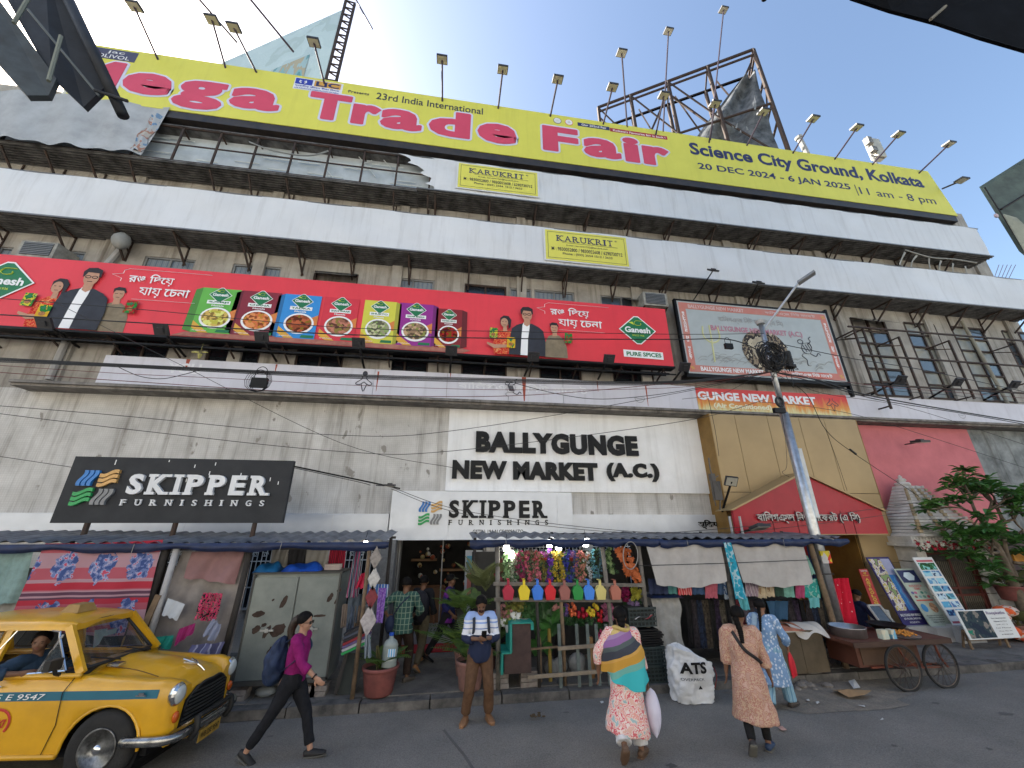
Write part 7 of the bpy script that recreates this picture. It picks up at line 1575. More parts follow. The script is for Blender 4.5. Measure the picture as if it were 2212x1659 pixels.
for sy in (-1,1):
 # pillars: A, B, C
 for (x0,z0,x1,z1,w0) in ((-.47,1.07,-.88,1.53,.085),(-1.52,1.05,-1.55,1.53,.07),(-2.62,1.03,-2.72,1.46,.34)):
  b = MB(); b.bar((x0,sy*.625,z0),(x1,sy*.50,z1),w0,.05,up=(0,1,0)); tb('pillar',yp_)
 b = MB(); b.tube([(-.46,sy*.635,1.05),(-2.8,sy*.635,1.04)],.03,6); tb('belt_rail',yp_,smooth=True)
 # chrome window frame and panes
 fr1 = [(-.66,1.10),(-.93,1.44),(-1.0,1.495),(-1.46,1.505),(-1.48,1.10)];
 def yz(z): return sy*(.645-(z-1.05)*.25)
 b = MB(); b.tube([(x,yz(z),z) for x,z in fr1+fr1[:1]],.012,5,2); tb('window_trim',chrome)
 b = MB(); b.bar((-.98,yz(1.08),1.08),(-.90,yz(1.46),1.46),.02); tb('quarter_bar',chrome)
 b = MB(); b.add([(-.66,yz(1.1),1.1),(-.97,yz(1.1),1.1),(-.91,yz(1.46),1.46),(-.93,yz(1.44),1.44)],[(0,1,2,3)]); tb('quarter_light',cgl)
 b = MB(); b.tube([(x,yz(z),z) for x,z in [(-1.6,1.10),(-1.62,1.49),(-2.2,1.48),(-2.45,1.1),(-1.6,1.10)]],.012,5); b.add([(-1.6,yz(1.1),1.1),(-2.45,yz(1.1),1.1),(-2.2,yz(1.48),1.48),(-1.62,yz(1.49),1.49)],[(0,1,2,3)]); tb('rear_side_window',cgl)
 b = MB()
 for pts in ([(-.50,sy*.668,1.04),(-.56,sy*.70,.9),(-.52,sy*.70,.6),(-.60,sy*.67,.31)],[(-1.55,sy*.668,1.04),(-1.58,sy*.705,.8),(-1.58,sy*.70,.31)]): b.tube(pts,.005,4)
 tb('door_seam',black)
 b = MB(); b.grid(lambda i,j: ((.40-3.4*i) if i else .52,sy*(lerpt(ST,.5-3.4*i)[0]+.0035),.855+.085*j),30,1) if False else b.grid(lambda i,j: (.50-3.5*i,sy*(max(lerpt(ST,.50-3.5*i)[0],.6)*(1.0 if j < .5 else .985)+.004),.825+.085*j),40,1); tb('side_stripe',bst)
 b = MB(); b.tube([(-1.25,sy*.71,.97),(-1.42,sy*.715,.97)],.012,6); tb('door_handle',chrome)
# lettering on the stripe and the round taxi mark
b = MB(); addtxt(b,'25 E 9547',(-1.36,-.6985,.838),(.62,0,0),(0,0,.055),.0,.001,shear=.2); tb('lettering',white)
b = MB(); c_ = (-1.18,.62); b.tube([(c_[0]+.15*math.cos(a),-.700,c_[1]+.13*math.sin(a)) for a in [i*PI/9-.6 for i in range(15)]],.014,5,flat=.3); addtxt(b,'TAXI',(c_[0]-.11,-.700,c_[1]-.04),(.22,0,0),(0,0,.08),.04,.001,shear=.2); tb('taxi_mark',mat('red mark',(.45,.03,.02),.5))
# windscreen
b = MB()
def ws(i,j):
 y = (-.555+1.11*i)*(1-.17*j); x = -.42-.44*j-.10*(2*i-1)**2*(1); z = 1.10+.43*j-.0*(2*i-1)**2; return (x,y,z+.02*(1-(2*i-1)**2))
b.grid(ws,14,6); tb('windscreen',cgl,smooth=True)
rim = [ws(i/14,0) for i in range(15)]+[ws(1,j/6) for j in range(1,7)]+[ws(1-i/14,1) for i in range(1,15)]+[ws(0,1-j/6) for j in range(1,7)]
b = MB(); b.tube(rim,.02,6); tb('windscreen_rubber',rub,smooth=True)
b = MB(); b.tube([(-.36,-.2,1.115),(-.50,-.52,1.21)],.008,4); b.tube([(-.36,.3,1.115),(-.47,.0,1.2)],.008,4); tb('wiper',rub)
b = MB(); b.add([(-.42,-.60,1.05),(-.42,.60,1.05),(-.34,.5,1.11),(-.34,-.5,1.11)],[(0,1,2,3)]); b.bb(-.36,-.22,-.42,-.30,1.085,1.115); tb('scuttle_vent',chrome)
# dash, seats
b = MB(); b.bb(-.72,-.5,-.55,.55,.85,1.08); b.bb(-1.75,-1.6,-.55,.55,.5,1.12); b.bb(-2.6,-2.45,-.5,.5,.5,1.15); b.bb(-1.65,-1.15,-.55,.55,.4,.62); tb('seats',mat('dark vinyl',(.03,.03,.03),.6))
b = MB(); b.tube([(-.88+.0*k,-.32+.17*math.cos(a),1.02+.15*math.sin(a)) for k in (0,) for a in [i*PI/8 for i in range(17)]],.012,6); tb('steering_wheel',rub)
b = MB(); b.bb(-.80,-.76,-.02,.14,1.34,1.40); b.add([(-.80,-.2,1.44),(-.80,.02,1.42),(-.80,-.05,1.25),(-.80,-.13,1.22)],[(0,1,2,3)]); tb('mirror_and_cloth',mat('pale cloth',(.35,.45,.48),.7))
# grille, lights, bumper
gx = .64
b = MB(); b.prism([(-.47,.47),(.47,.47),(.44,.74),(.25,.84),(-.25,.84),(-.44,.74)],gx+.045,gx+.052,ax='x'); tb('grille_back',black)
for k in range(8): b = MB(); z = .50+k*.040; w_ = .44-.012*k; b.tube([(gx+.06,-w_,z),(gx+.085,0,z),(gx+.06,w_,z)],.010,5,3); tb('grille_slat',mat('dull grey slat',(.04,.042,.042),.5,.3))
b = MB(); b.tube([(gx+.03,-.40,.50),(gx+.05,-.40,.72),(gx+.075,-.2,.845),(gx+.09,0,.855),(gx+.075,.2,.845),(gx+.05,.40,.72),(gx+.03,.40,.50),(gx+.06,0,.49),(gx+.03,-.40,.50)],.014,6,3); tb('grille_surround',rub)
for sy in (-1,1):
 c = V(.65,sy*.555,.83)
 b = MB(); b.tube([c+V(-.05,0,0),c+V(.0,0,0),c+V(.03,0,0)],[.10,.122,.10],24,2); o = tb('headlight',chrome,smooth=False)
 b = MB(); b.ball(c+V(.022,0,0),(.045,.098,.098),16,8); b.build('lens',mat('headlamp glass',(.45,.48,.48),.08,spec=1,var=.1),o,True,world=False)
 b = MB(); b.ball((.69,sy*.56,.61),(.03,.05,.06),10,6); tb('indicator',mat('orange lens',(.5,.09,.01),.2),smooth=True)
b = MB(); b.tube([(.25,-.71,.43),(.62,-.70,.43),(.76,-.60,.43),(.80,-.3,.43),(.81,0,.43),(.80,.3,.43),(.76,.60,.43),(.62,.70,.43),(.25,.71,.43)],[(.05,.05)]*9,10,4,side=(0,0,1)); tb('bumper',mat('scuffed chrome',(.40,.40,.39),.25,.9,var=.5,scale=10),smooth=True)
for sy in (-1,1): b = MB(); b.tube([(.80,sy*.36,.33),(.86,sy*.36,.43),(.83,sy*.36,.56)],.035,8,3); tb('overrider',rub,smooth=True)
b = MB(); b.tube([(.84,-.36,.55),(.86,0,.55),(.84,.36,.55)],.025,8,3); tb('bumper_rail',rub,smooth=True)
b = MB(); b.bb(.82,.83,-.22,.22,.24,.36); tb('number_plate',mat('worn yellow plate',(.40,.25,.04),.6,var=.3,scale=12))
b = MB(); addtxt(b,'WB 25E 9547',(.832,-.19,.27),(0,.38,0),(0,0,.06),.01,.001); tb('lettering',black)
b = MB(); b.add([(.62,-.55,.32),(.72,0,.28),(.62,.55,.32),(.55,.6,.45),(.7,0,.5),(.55,-.6,.45)],[(0,1,4,5),(1,2,3,4)]); tb('front_valance',yp_)
b = MB(); b.tube([(.30,0,1.06),(.5,0,1.0),(.60,0,.93)],.012,6,3); b.tube([(.36,-.08,1.045),(.50,0,1.01),(.36,.08,1.045)],.012,5,2); tb('bonnet_emblem',chrome)
b = MB(); b.bb(.30,.36,-.716,-.695,.86,.89); b.tube([(.27,-.71,.86),(.39,-.71,.86)],.006,5); tb('side_emblem',chrome)
b = MB(); b.tube([(-.30,-.42,1.085),(0,-.42,1.05),(.28,-.40,.97)],.005,4,4); tb('bonnet_seam',mat('dark seam',(.10,.045,.01),.6))
# mirror
b = MB(); b.tube([(-.70,-.66,1.07),(-.68,-.74,1.10),(-.68,-.78,1.16)],.022,6); b.box((-.69,-.80,1.20),(.07,.17,.11)); o = tb('door_mirror',rub)
# roof sign
b = MB(); b.add([(-1.35,-.16,1.64),(-1.12,-.16,1.63),(-1.12,.16,1.63),(-1.35,.16,1.64),(-1.30,-.11,1.73),(-1.16,-.11,1.725),(-1.16,.11,1.725),(-1.30,.11,1.73)],[(0,1,5,4),(1,2,6,5),(2,3,7,6),(3,0,4,7),(4,5,6,7)]); tb('roof_sign',mat('tan roof sign',(.36,.22,.07),.6))
# wheels
for xw in (0,-2.46):
 for sy in (-1,1):
  b = MB(); prf = [(.205,-.085),(.27,-.095),(.335,-.085),(.357,-.05),(.36,0),(.357,.05),(.335,.085),(.27,.095),(.205,.085)]
  b.lathe(prf,(xw,sy*.60,.362),36,M=Matrix.Rotation(R(90),3,'X')); w_ = tb('wheel',tyr,smooth=True)
  b = MB(); s_ = sy
  b.lathe([(0,.035),(.055,.038),(.075,.05),(.085,.03),(.12,.02),(.135,.035),(.155,.045),(.17,.03),(.195,.06),(.205,.05)],(xw,sy*.645,.362),30,M=Matrix.Rotation(R(90) if sy < 0 else R(-90),3,'X')); b.build('rim',mat('worn steel rim',(.30,.30,.29),.35,.7,var=.5,scale=14),w_,True,world=False)
  b = MB(); b.ball((xw,sy*.69,.362),(.05,.03,.05),12,6); b.build('hub_cap',chrome,w_,True,world=False)
# ================================================================ food cart
CX,CY = 8.25,7.48
fc = empty('food_cart',(CX,CY,0),'brown wooden food cart on bicycle wheels standing in the gutter','cart')
cw = mat('reddish cart wood',(.095,.034,.02),.55,scale=4,c2=(.09,.03,.018));
b = MB(); b.bb(7.2,9.27,7.05,7.98,.70,.745); b.build('deck',cw,fc)
for k in range(4): b = MB(); b.bb(7.2,9.27,7.05+k*.235,7.28+k*.235,.747,.757); b.build('deck_plank',cw,fc)
b = MB(); b.bb(7.19,9.28,7.03,7.05,.68,.76); b.bb(7.19,9.28,7.98,8.0,.68,.76); b.bb(9.27,9.29,7.05,7.98,.68,.76); b.build('deck_rim',mat('dark cart wood',(.06,.03,.02),.6),fc)
b = MB(); b.bb(7.42,8.75,7.25,7.85,.32,.70); b.build('cupboard',cw,fc)
b = MB(); b.bb(7.5,8.65,7.235,7.248,.36,.66); b.build('cupboard_door',mat('brown wire front',(.09,.05,.03),.7),fc)
b = MB(); b.tube([(8.95,7.1,.7),(9.0,7.1,.45),(9.1,7.1,.3)],.02,6); b.tube([(8.1,7.08,.7),(8.2,7.08,.5),(8.4,7.08,.33),(8.94,7.08,.32)],.018,6); b.bar((7.6,7.2,.33),(9.,7.2,.33),.03); b.bar((7.6,7.8,.33),(9.,7.8,.33),.03); b.build('leg',mat('red brown leg',(.16,.04,.02),.6),fc)
spk = mat('rusty spoke',(.12,.10,.09),.5,.6)
for wx,wy in ((8.08,7.04),(8.92,7.07),(7.72,7.90),(8.78,7.9)):
 r_ = .345; b = MB(); b.tube([(wx+r_*math.cos(a),wy,r_+.005+r_*math.sin(a)) for a in [i*2*PI/32 for i in range(33)]],.022,7); w_ = b.build('wheel',tyr,fc,True)
 b = MB(); b.tube([(wx+(r_-.025)*math.cos(a),wy,r_+.005+(r_-.025)*math.sin(a)) for a in [i*2*PI/32 for i in range(33)]],.009,5)
 for k in range(20):
  a = 2*PI*k/20; b.tube([(wx+.02*math.cos(a+.6),wy+(.03 if k % 2 else -.03),r_+.02*math.sin(a+.6)),(wx+(r_-.02)*math.cos(a),wy,r_+(r_-.02)*math.sin(a))],.005,3)
 b.tube([(wx,wy-.05,r_),(wx,wy+.05,r_)],.022,8); b.build('spokes',spk,w_)
for x in (8.08,8.92): b = MB(); b.tube([(x,7.04,.33),(x-.2,7.9,.33)],.014,6); b.build('axle',iron,fc)
# things on the cart
c = V(7.62,7.5,.76); b = MB(); b.lathe([(.28,0),(.29,.15),(.30,.16),(.285,.16),(.28,.02)],c,28); one('steel_basin',b,mat('brushed aluminium',(.55,.55,.54),.3,.9,var=.15,scale=8),'wide shiny aluminium basin at the left end of the food cart','basin',smooth=True)
c = V(8.1,7.2,.76)
for k,(dx,cc,lb_3) in enumerate(((-.06,(.45,.5,.42),'clear jar with cream label beside the aluminium basin'),(.12,(.15,.35,.5),'blue white packet leaning beside the clear jar'))):
 b = MB(); b.box(c+V(dx,0,.07),(.14 if not k else .09,.1,.15)); one('container',b,patmat('container %d' % k,'cell',(cc,(.55,.52,.4),cc),12,.3),lb_3,'container')
b = MB(); c = V(8.55,7.3,.76); b.lathe([(.02,.0),(.26,.005),(.28,.03),(.27,.03),(.0,.02)],c,20); one('food_tray',b,steel,'flat steel tray of fried snacks on the food cart','tray')
for k in range(60):
 a = rnd.uniform(0,2*PI); r_ = .22*math.sqrt(rnd.random()); b = MB(); b.ball((c.x+r_*math.cos(a),c.y+r_*math.sin(a),.80+.05*(1-r_/.24)+rnd.uniform(0,.02)),(rnd.uniform(.02,.032),.025,.018),6,4); one('fried_snack',b,mat('golden fried batter',(.55,.22,.03),.6,scale=30),'golden fried snack in the heap on the steel tray','snack','fried snacks on the tray',True)
b = MB(); c = V(8.68,7.66,.76); b.lathe([(.02,.0),(.2,.03),(.30,.12),(.31,.13),(.29,.12),(.0,.03)],c,20); one('frying_pan',b,black,'black round frying pan behind the snacks on the cart','pan',smooth=True)
b = MB(); b.add([(8.9,7.9,.76),(9.2,7.9,.76),(9.1,8.05,1.12),(8.84,8.05,1.12)],[(0,1,2,3)]); b.add([(8.9,7.93,.76),(9.2,7.93,.76),(9.1,8.08,1.12),(8.84,8.08,1.12)],[(3,2,1,0)])
t = empty('glass_case',(9.0,7.95,.76),'slanted white framed glass case beside the cart vendor','glass case'); b.build('glass',dglass,t)
b = MB(); pts = [(8.88,7.89,.76),(9.22,7.89,.76),(9.12,8.05,1.14),(8.82,8.05,1.14)]
for p,q in zip(pts,pts[1:]+pts[:1]): b.bar(p,q,.03)
b.build('frame',wh,t)
# ================================================================ people
from mathutils import noise as MN
def remesh(mb,name,m,parent,vox=.012,wr=0.,wf=7.,sm=2):
 me = D.meshes.new(name); me.from_pydata(mb.v,[],mb.f); me.update(); o = D.objects.new(name,me); col.objects.link(o)
 md = o.modifiers.new('r','REMESH'); md.mode = 'VOXEL'; md.voxel_size = vox; md.use_smooth_shade = True
 if sm: s_ = o.modifiers.new('s','SMOOTH'); s_.factor = .5; s_.iterations = sm
 m2 = evalmesh(o); D.objects.remove(o); D.meshes.remove(me)
 if wr:
  sd_ = rnd.uniform(0,50)
  nn = [v.normal.copy() for v in m2.vertices]
  for v,n_ in zip(m2.vertices,nn):
   c = v.co; k = MN.noise(Vector((c.x*wf+sd_,c.y*wf,c.z*wf*.55)))+.5*MN.noise(Vector((c.x*wf*2.3,c.y*wf*2.3+sd_,c.z*wf*1.4)))
   v.co = c+n_*(k+.42)*wr
 m2.name = name; m2.polygons.foreach_set('use_smooth',[True]*len(m2.polygons)); o = linkmesh(name,m2,m,parent); return o
def ik(a,c,l1,l2,pole):
 a,c,pole = Vector(a),Vector(c),Vector(pole); d = c-a; L = min(d.length,(l1+l2)*.999); u = d.normalized(); k = (l1*l1-l2*l2+L*L)/(2*L); h = math.sqrt(max(0,l1*l1-k*k))
 p = (pole-u*pole.dot(u)).normalized(); return a+u*k+p*h,a+u*L
skin1 = mat('brown skin',(.27,.14,.085),.55,var=.12,scale=8); skin2 = mat('dark brown skin',(.17,.085,.05),.55,var=.12,scale=8); skin3 = mat('light brown skin',(.38,.21,.14),.55,var=.1,scale=8)
hairm = mat('black hair',(.005,.004,.004),.6,var=.3,scale=30,spec=.12)
def human(label,loc,rz,H,hip,feet,hands,skin=skin1,lean=(0,0),head=(0,0),build=1.,wide=1.,fore=1.,belly=0.,hairlen='short',eyes=True,tw=0.,cap=False):
 "local frame: faces +y; x to its right. feet/hands: (x,y,z[,pitch]) in metres; returns joints for the clothes"
 k = H/1.7; t = empty('person',loc,label,'person',None,rz); J = {'t': t,'k': k,'H': H}
 hp = Vector(hip); th,sh_,ua,fa = .245*H,.245*H,.172*H,.150*H
 up = Vector((lean[0],lean[1],1)).normalized(); spx = Vector((math.cos(tw),math.sin(tw),0));
 ch = hp+up*.20*H; nk = hp+up*.305*H;
 J.update(hp=hp,ch=ch,nk=nk,up=up,spx=spx)
 hx,hy = head; hd = nk+up*.035*H+Vector((math.sin(hx)*.02,math.sin(hy)*.05,.06))*k*1.1; J['hd'] = hd+Vector((0,.01*k,.035*k)); hc = J['hd']
 fwd = Vector((math.sin(hx)*math.cos(hy),math.cos(hx)*math.cos(hy),-math.sin(hy))); rt = fwd.cross(Vector((0,0,1))).normalized(); hu = rt.cross(fwd); J.update(fwd=fwd,rt=rt,hu=hu)
 b = MB(); B = build*k
 J['leg'] = []; J['arm'] = []
 for s,f in zip((-1,1),feet):
  a = hp+spx*(.088*s*k)*wide; an = Vector((f[0],f[1],f[2]+.085*k)); kn,an = ik(a,an,th,sh_,(.05*s+(f[4] if len(f) > 4 else 0),1,0)); J['leg'].append((a,kn,an,f))
  b.tube([a+V(0,0,.05*k),a.lerp(kn,.45),kn,kn.lerp(an,.35),kn.lerp(an,.8),an],[.088*B,.078*B,.055*B,.058*B,.040*B,.036*B],12,3)
  yaw = f[3] if len(f) > 3 else 0.; pt = f[5] if len(f) > 5 else 0.; fd = V(math.sin(yaw)*math.cos(pt),math.cos(yaw)*math.cos(pt),math.sin(pt)); dn = V(0,math.sin(pt)*1.,-math.cos(pt)).normalized()
  J['leg'][-1] = (a,kn,an,f,fd,dn)
  b.tube([an,an+dn*.03*k],[.036*B,.034*B],10); b.tube([an-fd*.05*k+dn*.055*k,an+fd*.05*k+dn*.05*k,an+fd*.13*k+dn*.062*k,an+fd*.175*k+dn*.07*k],[(.030*k,.026*k),(.036*k,.03*k),(.042*k,.02*k),(.03*k,.012*k)],10,3,side=V(0,0,1).cross(fd))
 for s,f in zip((-1,1),hands):
  a = hp+up*.285*H+spx*(.168*s*k*wide); p = f[3] if len(f) > 3 else (.6*s,-1,-.2); el,w_ = ik(a,Vector(f[:3]),ua,fa,p); J['arm'].append((a,el,w_))
  b.tube([nk-up*.03*H,a+V(0,0,.01),a.lerp(el,.4),el,el.lerp(w_,.35),w_],[.05*B,.055*B,.046*B,.036*B,.037*B,.026*B],10,3)
  hdv = (w_-el).normalized(); hdv = (hdv+Vector(f[4] if len(f) > 4 else (0,0,0))).normalized(); sd_ = hdv.cross(V(s,0,0) if abs(hdv.x) < .8 else V(0,1,0)).normalized(); nm = sd_.cross(hdv)
  pc = w_+hdv*.045*k; b.tube([w_,pc,w_+hdv*.09*k],[(.026*k,.02*k),(.040*k,.017*k),(.038*k,.014*k)],10,2,side=sd_)
  cl = f[5] if len(f) > 5 else .5
  for q,L in zip((-.029,-.010,.010,.028),(.062,.074,.07,.055)):
   r0 = w_+hdv*.085*k+sd_*q*k; bend = -nm*s; m1 = r0+(hdv+bend*cl*.4).normalized()*L*.5*k; m2_ = m1+(hdv+bend*cl*1.5).normalized()*L*.55*k; b.tube([r0,m1,m2_],[.0095*k,.009*k,.0075*k],6,2)
  r0 = w_+hdv*.03*k+sd_*.034*k; b.tube([r0,r0+(hdv*.6+sd_*.8).normalized()*.035*k,r0+(hdv*.95+sd_*.5).normalized()*.065*k],[.012*k,.0105*k,.009*k],6,2)
  J.setdefault('hand',[]).append(w_+hdv*.09*k)
 # torso, neck, head
 b.tube([hp+V(0,0,-.08*k),hp,hp.lerp(ch,.45),ch,ch.lerp(nk,.55),nk-up*.01],[(.15*B*wide,.11*B),(.155*B*wide,.115*B),(.13*B*wide,.10*B+belly*.6),(.152*B*wide,.108*B),(.15*B*wide,.09*B),(.065*B,.06*B)],16,3,side=spx)
 b.tube([nk-up*.03,nk.lerp(hc,.5),hc-hu*.03*k],[.062*k,.056*k,.055*k],10,2)
 M3 = Matrix((rt,fwd,hu)).transposed()
 def hb(c,r,n=14,m=10):
  q = MB(); q.ball((0,0,0),r,n,m); vs = [M3@Vector(v) for v in q.v]; o_ = hc+M3@(Vector(c)*k); b.add([o_+v*k for v in vs],q.f)
 hb((0,-.012,.038),(.082,.098,.092)); hb((0,.018,-.02),(.066,.074,.090)); hb((0,.045,-.075),(.035,.035,.026)); hb((0,.088,-.012),(.012,.018,.024)); hb((0,.096,-.024),(.015,.012,.010)); hb((0,.076,-.052),(.024,.012,.010)); hb((0,.076,.022),(.048,.014,.009))
 for s in (-1,1): hb((s*.077,-.005,-.008),(.010,.018,.030)); hb((s*.040,.060,-.030),(.022,.02,.022))
 J['M3'] = M3; J['hc'] = hc
 bo = remesh(b,'body',skin,t,.0105,sm=3); J['body'] = bo
 def feat(name,c,r,m_,n=8,m=6):
  q = MB(); q.ball((0,0,0),r,n,m); o_ = hc+M3@(Vector(c)*k); x = MB(); x.add([o_+(M3@Vector(v))*k for v in q.v],q.f); return x.build(name,m_,t,True,world=False)
 J['feat'] = feat
 if eyes:
  for s in (-1,1): feat('eye',(s*.031,.078,.004),(.012,.007,.006),mat('eye',(.05,.04,.035),.2)); feat('eyebrow',(s*.032,.083,.023),(.018,.006,.004),hairm)
  feat('lips',(0,.087,-.050),(.021,.006,.007),mat('lips',(.22,.08,.07),.5))
 # hair
 q = MB(); N = 22
 def hfn(i,j):
  th_ = i*2*PI; ph = j*PI*.62; front = max(0,math.cos(th_-PI/2)); ph = ph*(1-.48*front**1.5) if True else ph; r_ = (.096+.005*math.sin(th_*9),.113,.107); c_ = Vector((r_[0]*math.sin(ph)*math.cos(th_),-.012+r_[1]*math.sin(ph)*math.sin(th_),.037+r_[2]*math.cos(ph))); return tuple(hc+(M3@c_)*k)
 q.grid(hfn,N*2,12)
 if hairlen != 'bald' and not cap: q.build('hair',hairm,t,True,world=False)
 if cap:
  q.build('hair',hairm,t,True,world=False); q = MB(); q.ball((0,0,0),(.09,.104,.075),16,8); x = MB(); x.add([hc+(M3@(Vector(v)+V(0,-.012,.058)))*k for v in q.v],q.f); q2 = MB(); x.add([hc+(M3@Vector(p))*k for p in [(-.06,.07,.06),(.06,.07,.06),(.05,.16,.045),(-.05,.16,.045),(-.06,.07,.052),(.06,.07,.052),(.05,.16,.037),(-.05,.16,.037)]],[(0,1,2,3),(7,6,5,4),(3,2,6,7),(0,3,7,4),(1,5,6,2)]); x.build('cap',cap,t,True,world=False)
 return J
def trousers(J,m,w0=1.12,w1=1.0,name='trousers',end=.96,wr=.006,ank=None):
 k = J['k']; b = MB(); hp = J['hp']
 b.tube([hp+J['up']*.10*k,hp+J['up']*.02*k,hp-V(0,0,.07*k)],[(.150*k*w0,.118*k*w0),(.166*k*w0,.130*k*w0),(.15*k*w0,.115*k*w0)],16,3,side=J['spx'])
 for a,kn,an,*_ in J['leg']:
  e = kn.lerp(an,end); ra = (ank or .052*w1)
  b.tube([a+V(0,0,.04*k),a.lerp(kn,.45),kn,kn.lerp(an,.35),e],[.10*k*w0,.09*k*w0,.066*k*w1*1.05,.066*k*w1,ra*k*1.1],14,3)
 return remesh(b,name,m,J['t'],.013,wr*1.8,10,1)
def shoes(J,m,name='shoe',tall=0,only=(0,1)):
 k = J['k']
 for i in only:
  a,kn,an,f,fd,dn = J['leg'][i]; b = MB(); s_ = V(0,0,1).cross(fd)
  b.tube([an-fd*.070*k+dn*.050*k,an+fd*.0*k+dn*.045*k,an+fd*.10*k+dn*.060*k,an+fd*.165*k+dn*.066*k,an+fd*.205*k+dn*.070*k],[(.034*k,.032*k),(.044*k,.044*k),(.052*k,.030*k),(.047*k,.024*k),(.022*k,.014*k)],14,3,side=s_)
  o = b.build(name,m,J['t'],True,world=False); b = MB(); b.tube([an-fd*.078*k+dn*.086*k,an+fd*.10*k+dn*.090*k,an+fd*.208*k+dn*.090*k],[(.042*k,.009*k),(.052*k,.009*k),(.028*k,.008*k)],12,3,side=s_); b.build('sole',mat('shoe sole',(.12,.115,.10),.8) if name != 'sandal' else m,o,True,world=False)
def top(J,m,name='shirt',sleeve=1.0,low=.05,w=1.12,wr=.007,flare=None,belly=0.,hem=None,skw=0.,col=None,wide=1.,back=0):
 "torso garment; flare: list of (drop, rx, ry) rings below the hip for long tunics"
 k = J['k']; b = MB(); hp,ch,nk,up = J['hp'],J['ch'],J['nk'],J['up']; wd = wide
 P_ = []; Rr = []
 if flare:
  for d,rx,ry,*o in flare[::-1]: P_.append(hp+V(o[0] if o else 0,o[1] if len(o) > 1 else 0,-d)); Rr.append((rx,ry))
 else: P_.append(hp-up*low*k); Rr.append((.168*w*k*wd,.132*w*k+belly*.5))
 P_ += [hp+up*.03*k+V(0,belly*.4,0),hp.lerp(ch,.45)+V(0,belly*.55,0),ch+V(0,belly*.2,0),ch.lerp(nk,.5),nk-up*.012*k]; Rr += [(.163*w*k*wd,.128*w*k+belly),(.146*w*k*wd,.115*w*k+belly),(.163*w*k*wd,.121*w*k+belly*.3),(.160*w*k*wd,.100*w*k),(.070*w*k,.066*w*k)]
 b.tube(P_,Rr,20,3,side=J['spx'])
 for a,el,w_ in J['arm']:
  pts = [nk-up*.05*k,a+V(0,0,.012*k),a.lerp(el,.5),el,el.lerp(w_,.5),w_]; rr = [.06*k*w,.066*k*w,.056*k*w,.050*k*w,.046*k*w,.036*k*w]
  if sleeve < 1:
   n_ = 3 if sleeve <= .45 else (4 if sleeve <= .6 else 5); pts = pts[:n_]; rr = rr[:n_]; rr[-1] *= 1.25
  b.tube(pts,rr,12,3)
 return remesh(b,name,m,J['t'],.013,wr*2.1,7,1)
def strap(J,pts,r,m,name='strap',par=None): b = MB(); b.tube(pts,r,8,4,flat=1); return b.build(name,m,par or J['t'],True,world=False)
def held(name,J,fn,m,label,cat,smooth=True):
 "a carried thing, top level, built in the carrier's local frame then placed beside it"
 b = MB(); fn(b); cx = Vector((sum(v[0] for v in b.v)/len(b.v),sum(v[1] for v in b.v)/len(b.v),min(v[2] for v in b.v))); o = b.build(name,m,None,smooth,loc=tuple(cx)); t = J['t']; Mz = Matrix.Rotation(t.rotation_euler.z,3,'Z'); o.location = t.location+Mz@cx; o.rotation_euler = t.rotation_euler; return tag(o,label,cat)
def braid(J,L,r=.026,fwd_=0.,nm='braid',bun=None):
 k = J['k']; hc,M3 = J['hc'],J['M3']; p0 = hc+(M3@V(0,-.09,.0))*k; p1 = J['nk']+V(0,-.10,.0)*k; b = MB(); n = 18; pts = []; rr = []
 mid = J['ch']+V(0,-.15,.06)*k
 for i in range(n+1):
  t_ = i/n; p = p0.lerp(p1,t_*3) if t_ < .333 else (p1.lerp(mid,(t_-.333)/.667*L/.35) if True else p1); pts.append(p); rr.append((r*(1.15-.5*t_)*(1+.22*(i % 2)))*k)
 b.tube(pts,rr,8,2); return b.build(nm,hairm,J['t'],True,world=False)
clothm = lambda n,c,**k: mat(n,c,.85,**{**dict(var=.2,scale=14,bump=.25,bs=40,spec=.2),**k})
# 1 woman walking right with a backpack
J = human('woman striding right in magenta top and black trousers with ponytail, crossing beside the taxi',(-1.92,6.45,.012),R(-97),1.64,(0,-.02,.815),[(-.06,.30,.0,0,0,.12),(.07,-.42,.03,0,0,-.5)],[(-.17,-.24,.74,(-.3,-1,0)),(.20,.34,.90,(.5,-1,-.3))],skin3,(0,.04),(0,.02),wide=.86,hairlen='short')
trousers(J,clothm('black denim',(.012,.013,.017)),1.06,.95,end=.88,ank=.05)
top(J,clothm('magenta knit',(.22,.010,.115)),'top',.9,.0,1.06,wide=.9)
shoes(J,mat('black slip on',(.02,.02,.022),.7))
k = J['k']; b = MB(); hc = J['hc']; b.tube([hc+V(0,-.08,.05),hc+V(0,-.14,.0),hc+V(0,-.17,-.10),hc+V(0,-.14,-.22),hc+V(.0,-.15,-.30)],[.06,.058,.05,.04,.01],9,3); b.build('ponytail',mat('brown black hair',(.035,.02,.012),.45,var=.5,scale=40),J['t'],True,world=False)
b = MB()
for s in (-1,1): b.box(hc+V(s*.035,.092,.004),(.05,.008,.035)); b.bar(hc+V(s*.075,.09,.008),hc+V(s*.082,-.01,.01),.006)
b.build('glasses',mat('tinted glasses',(.05,.035,.03),.2),J['t'],world=False)
b = MB(); a,el,w_ = J['arm'][1]; b.tube([w_.lerp(el,.10),w_.lerp(el,.03)],.036,10); b.build('watch',black,J['t'],world=False)
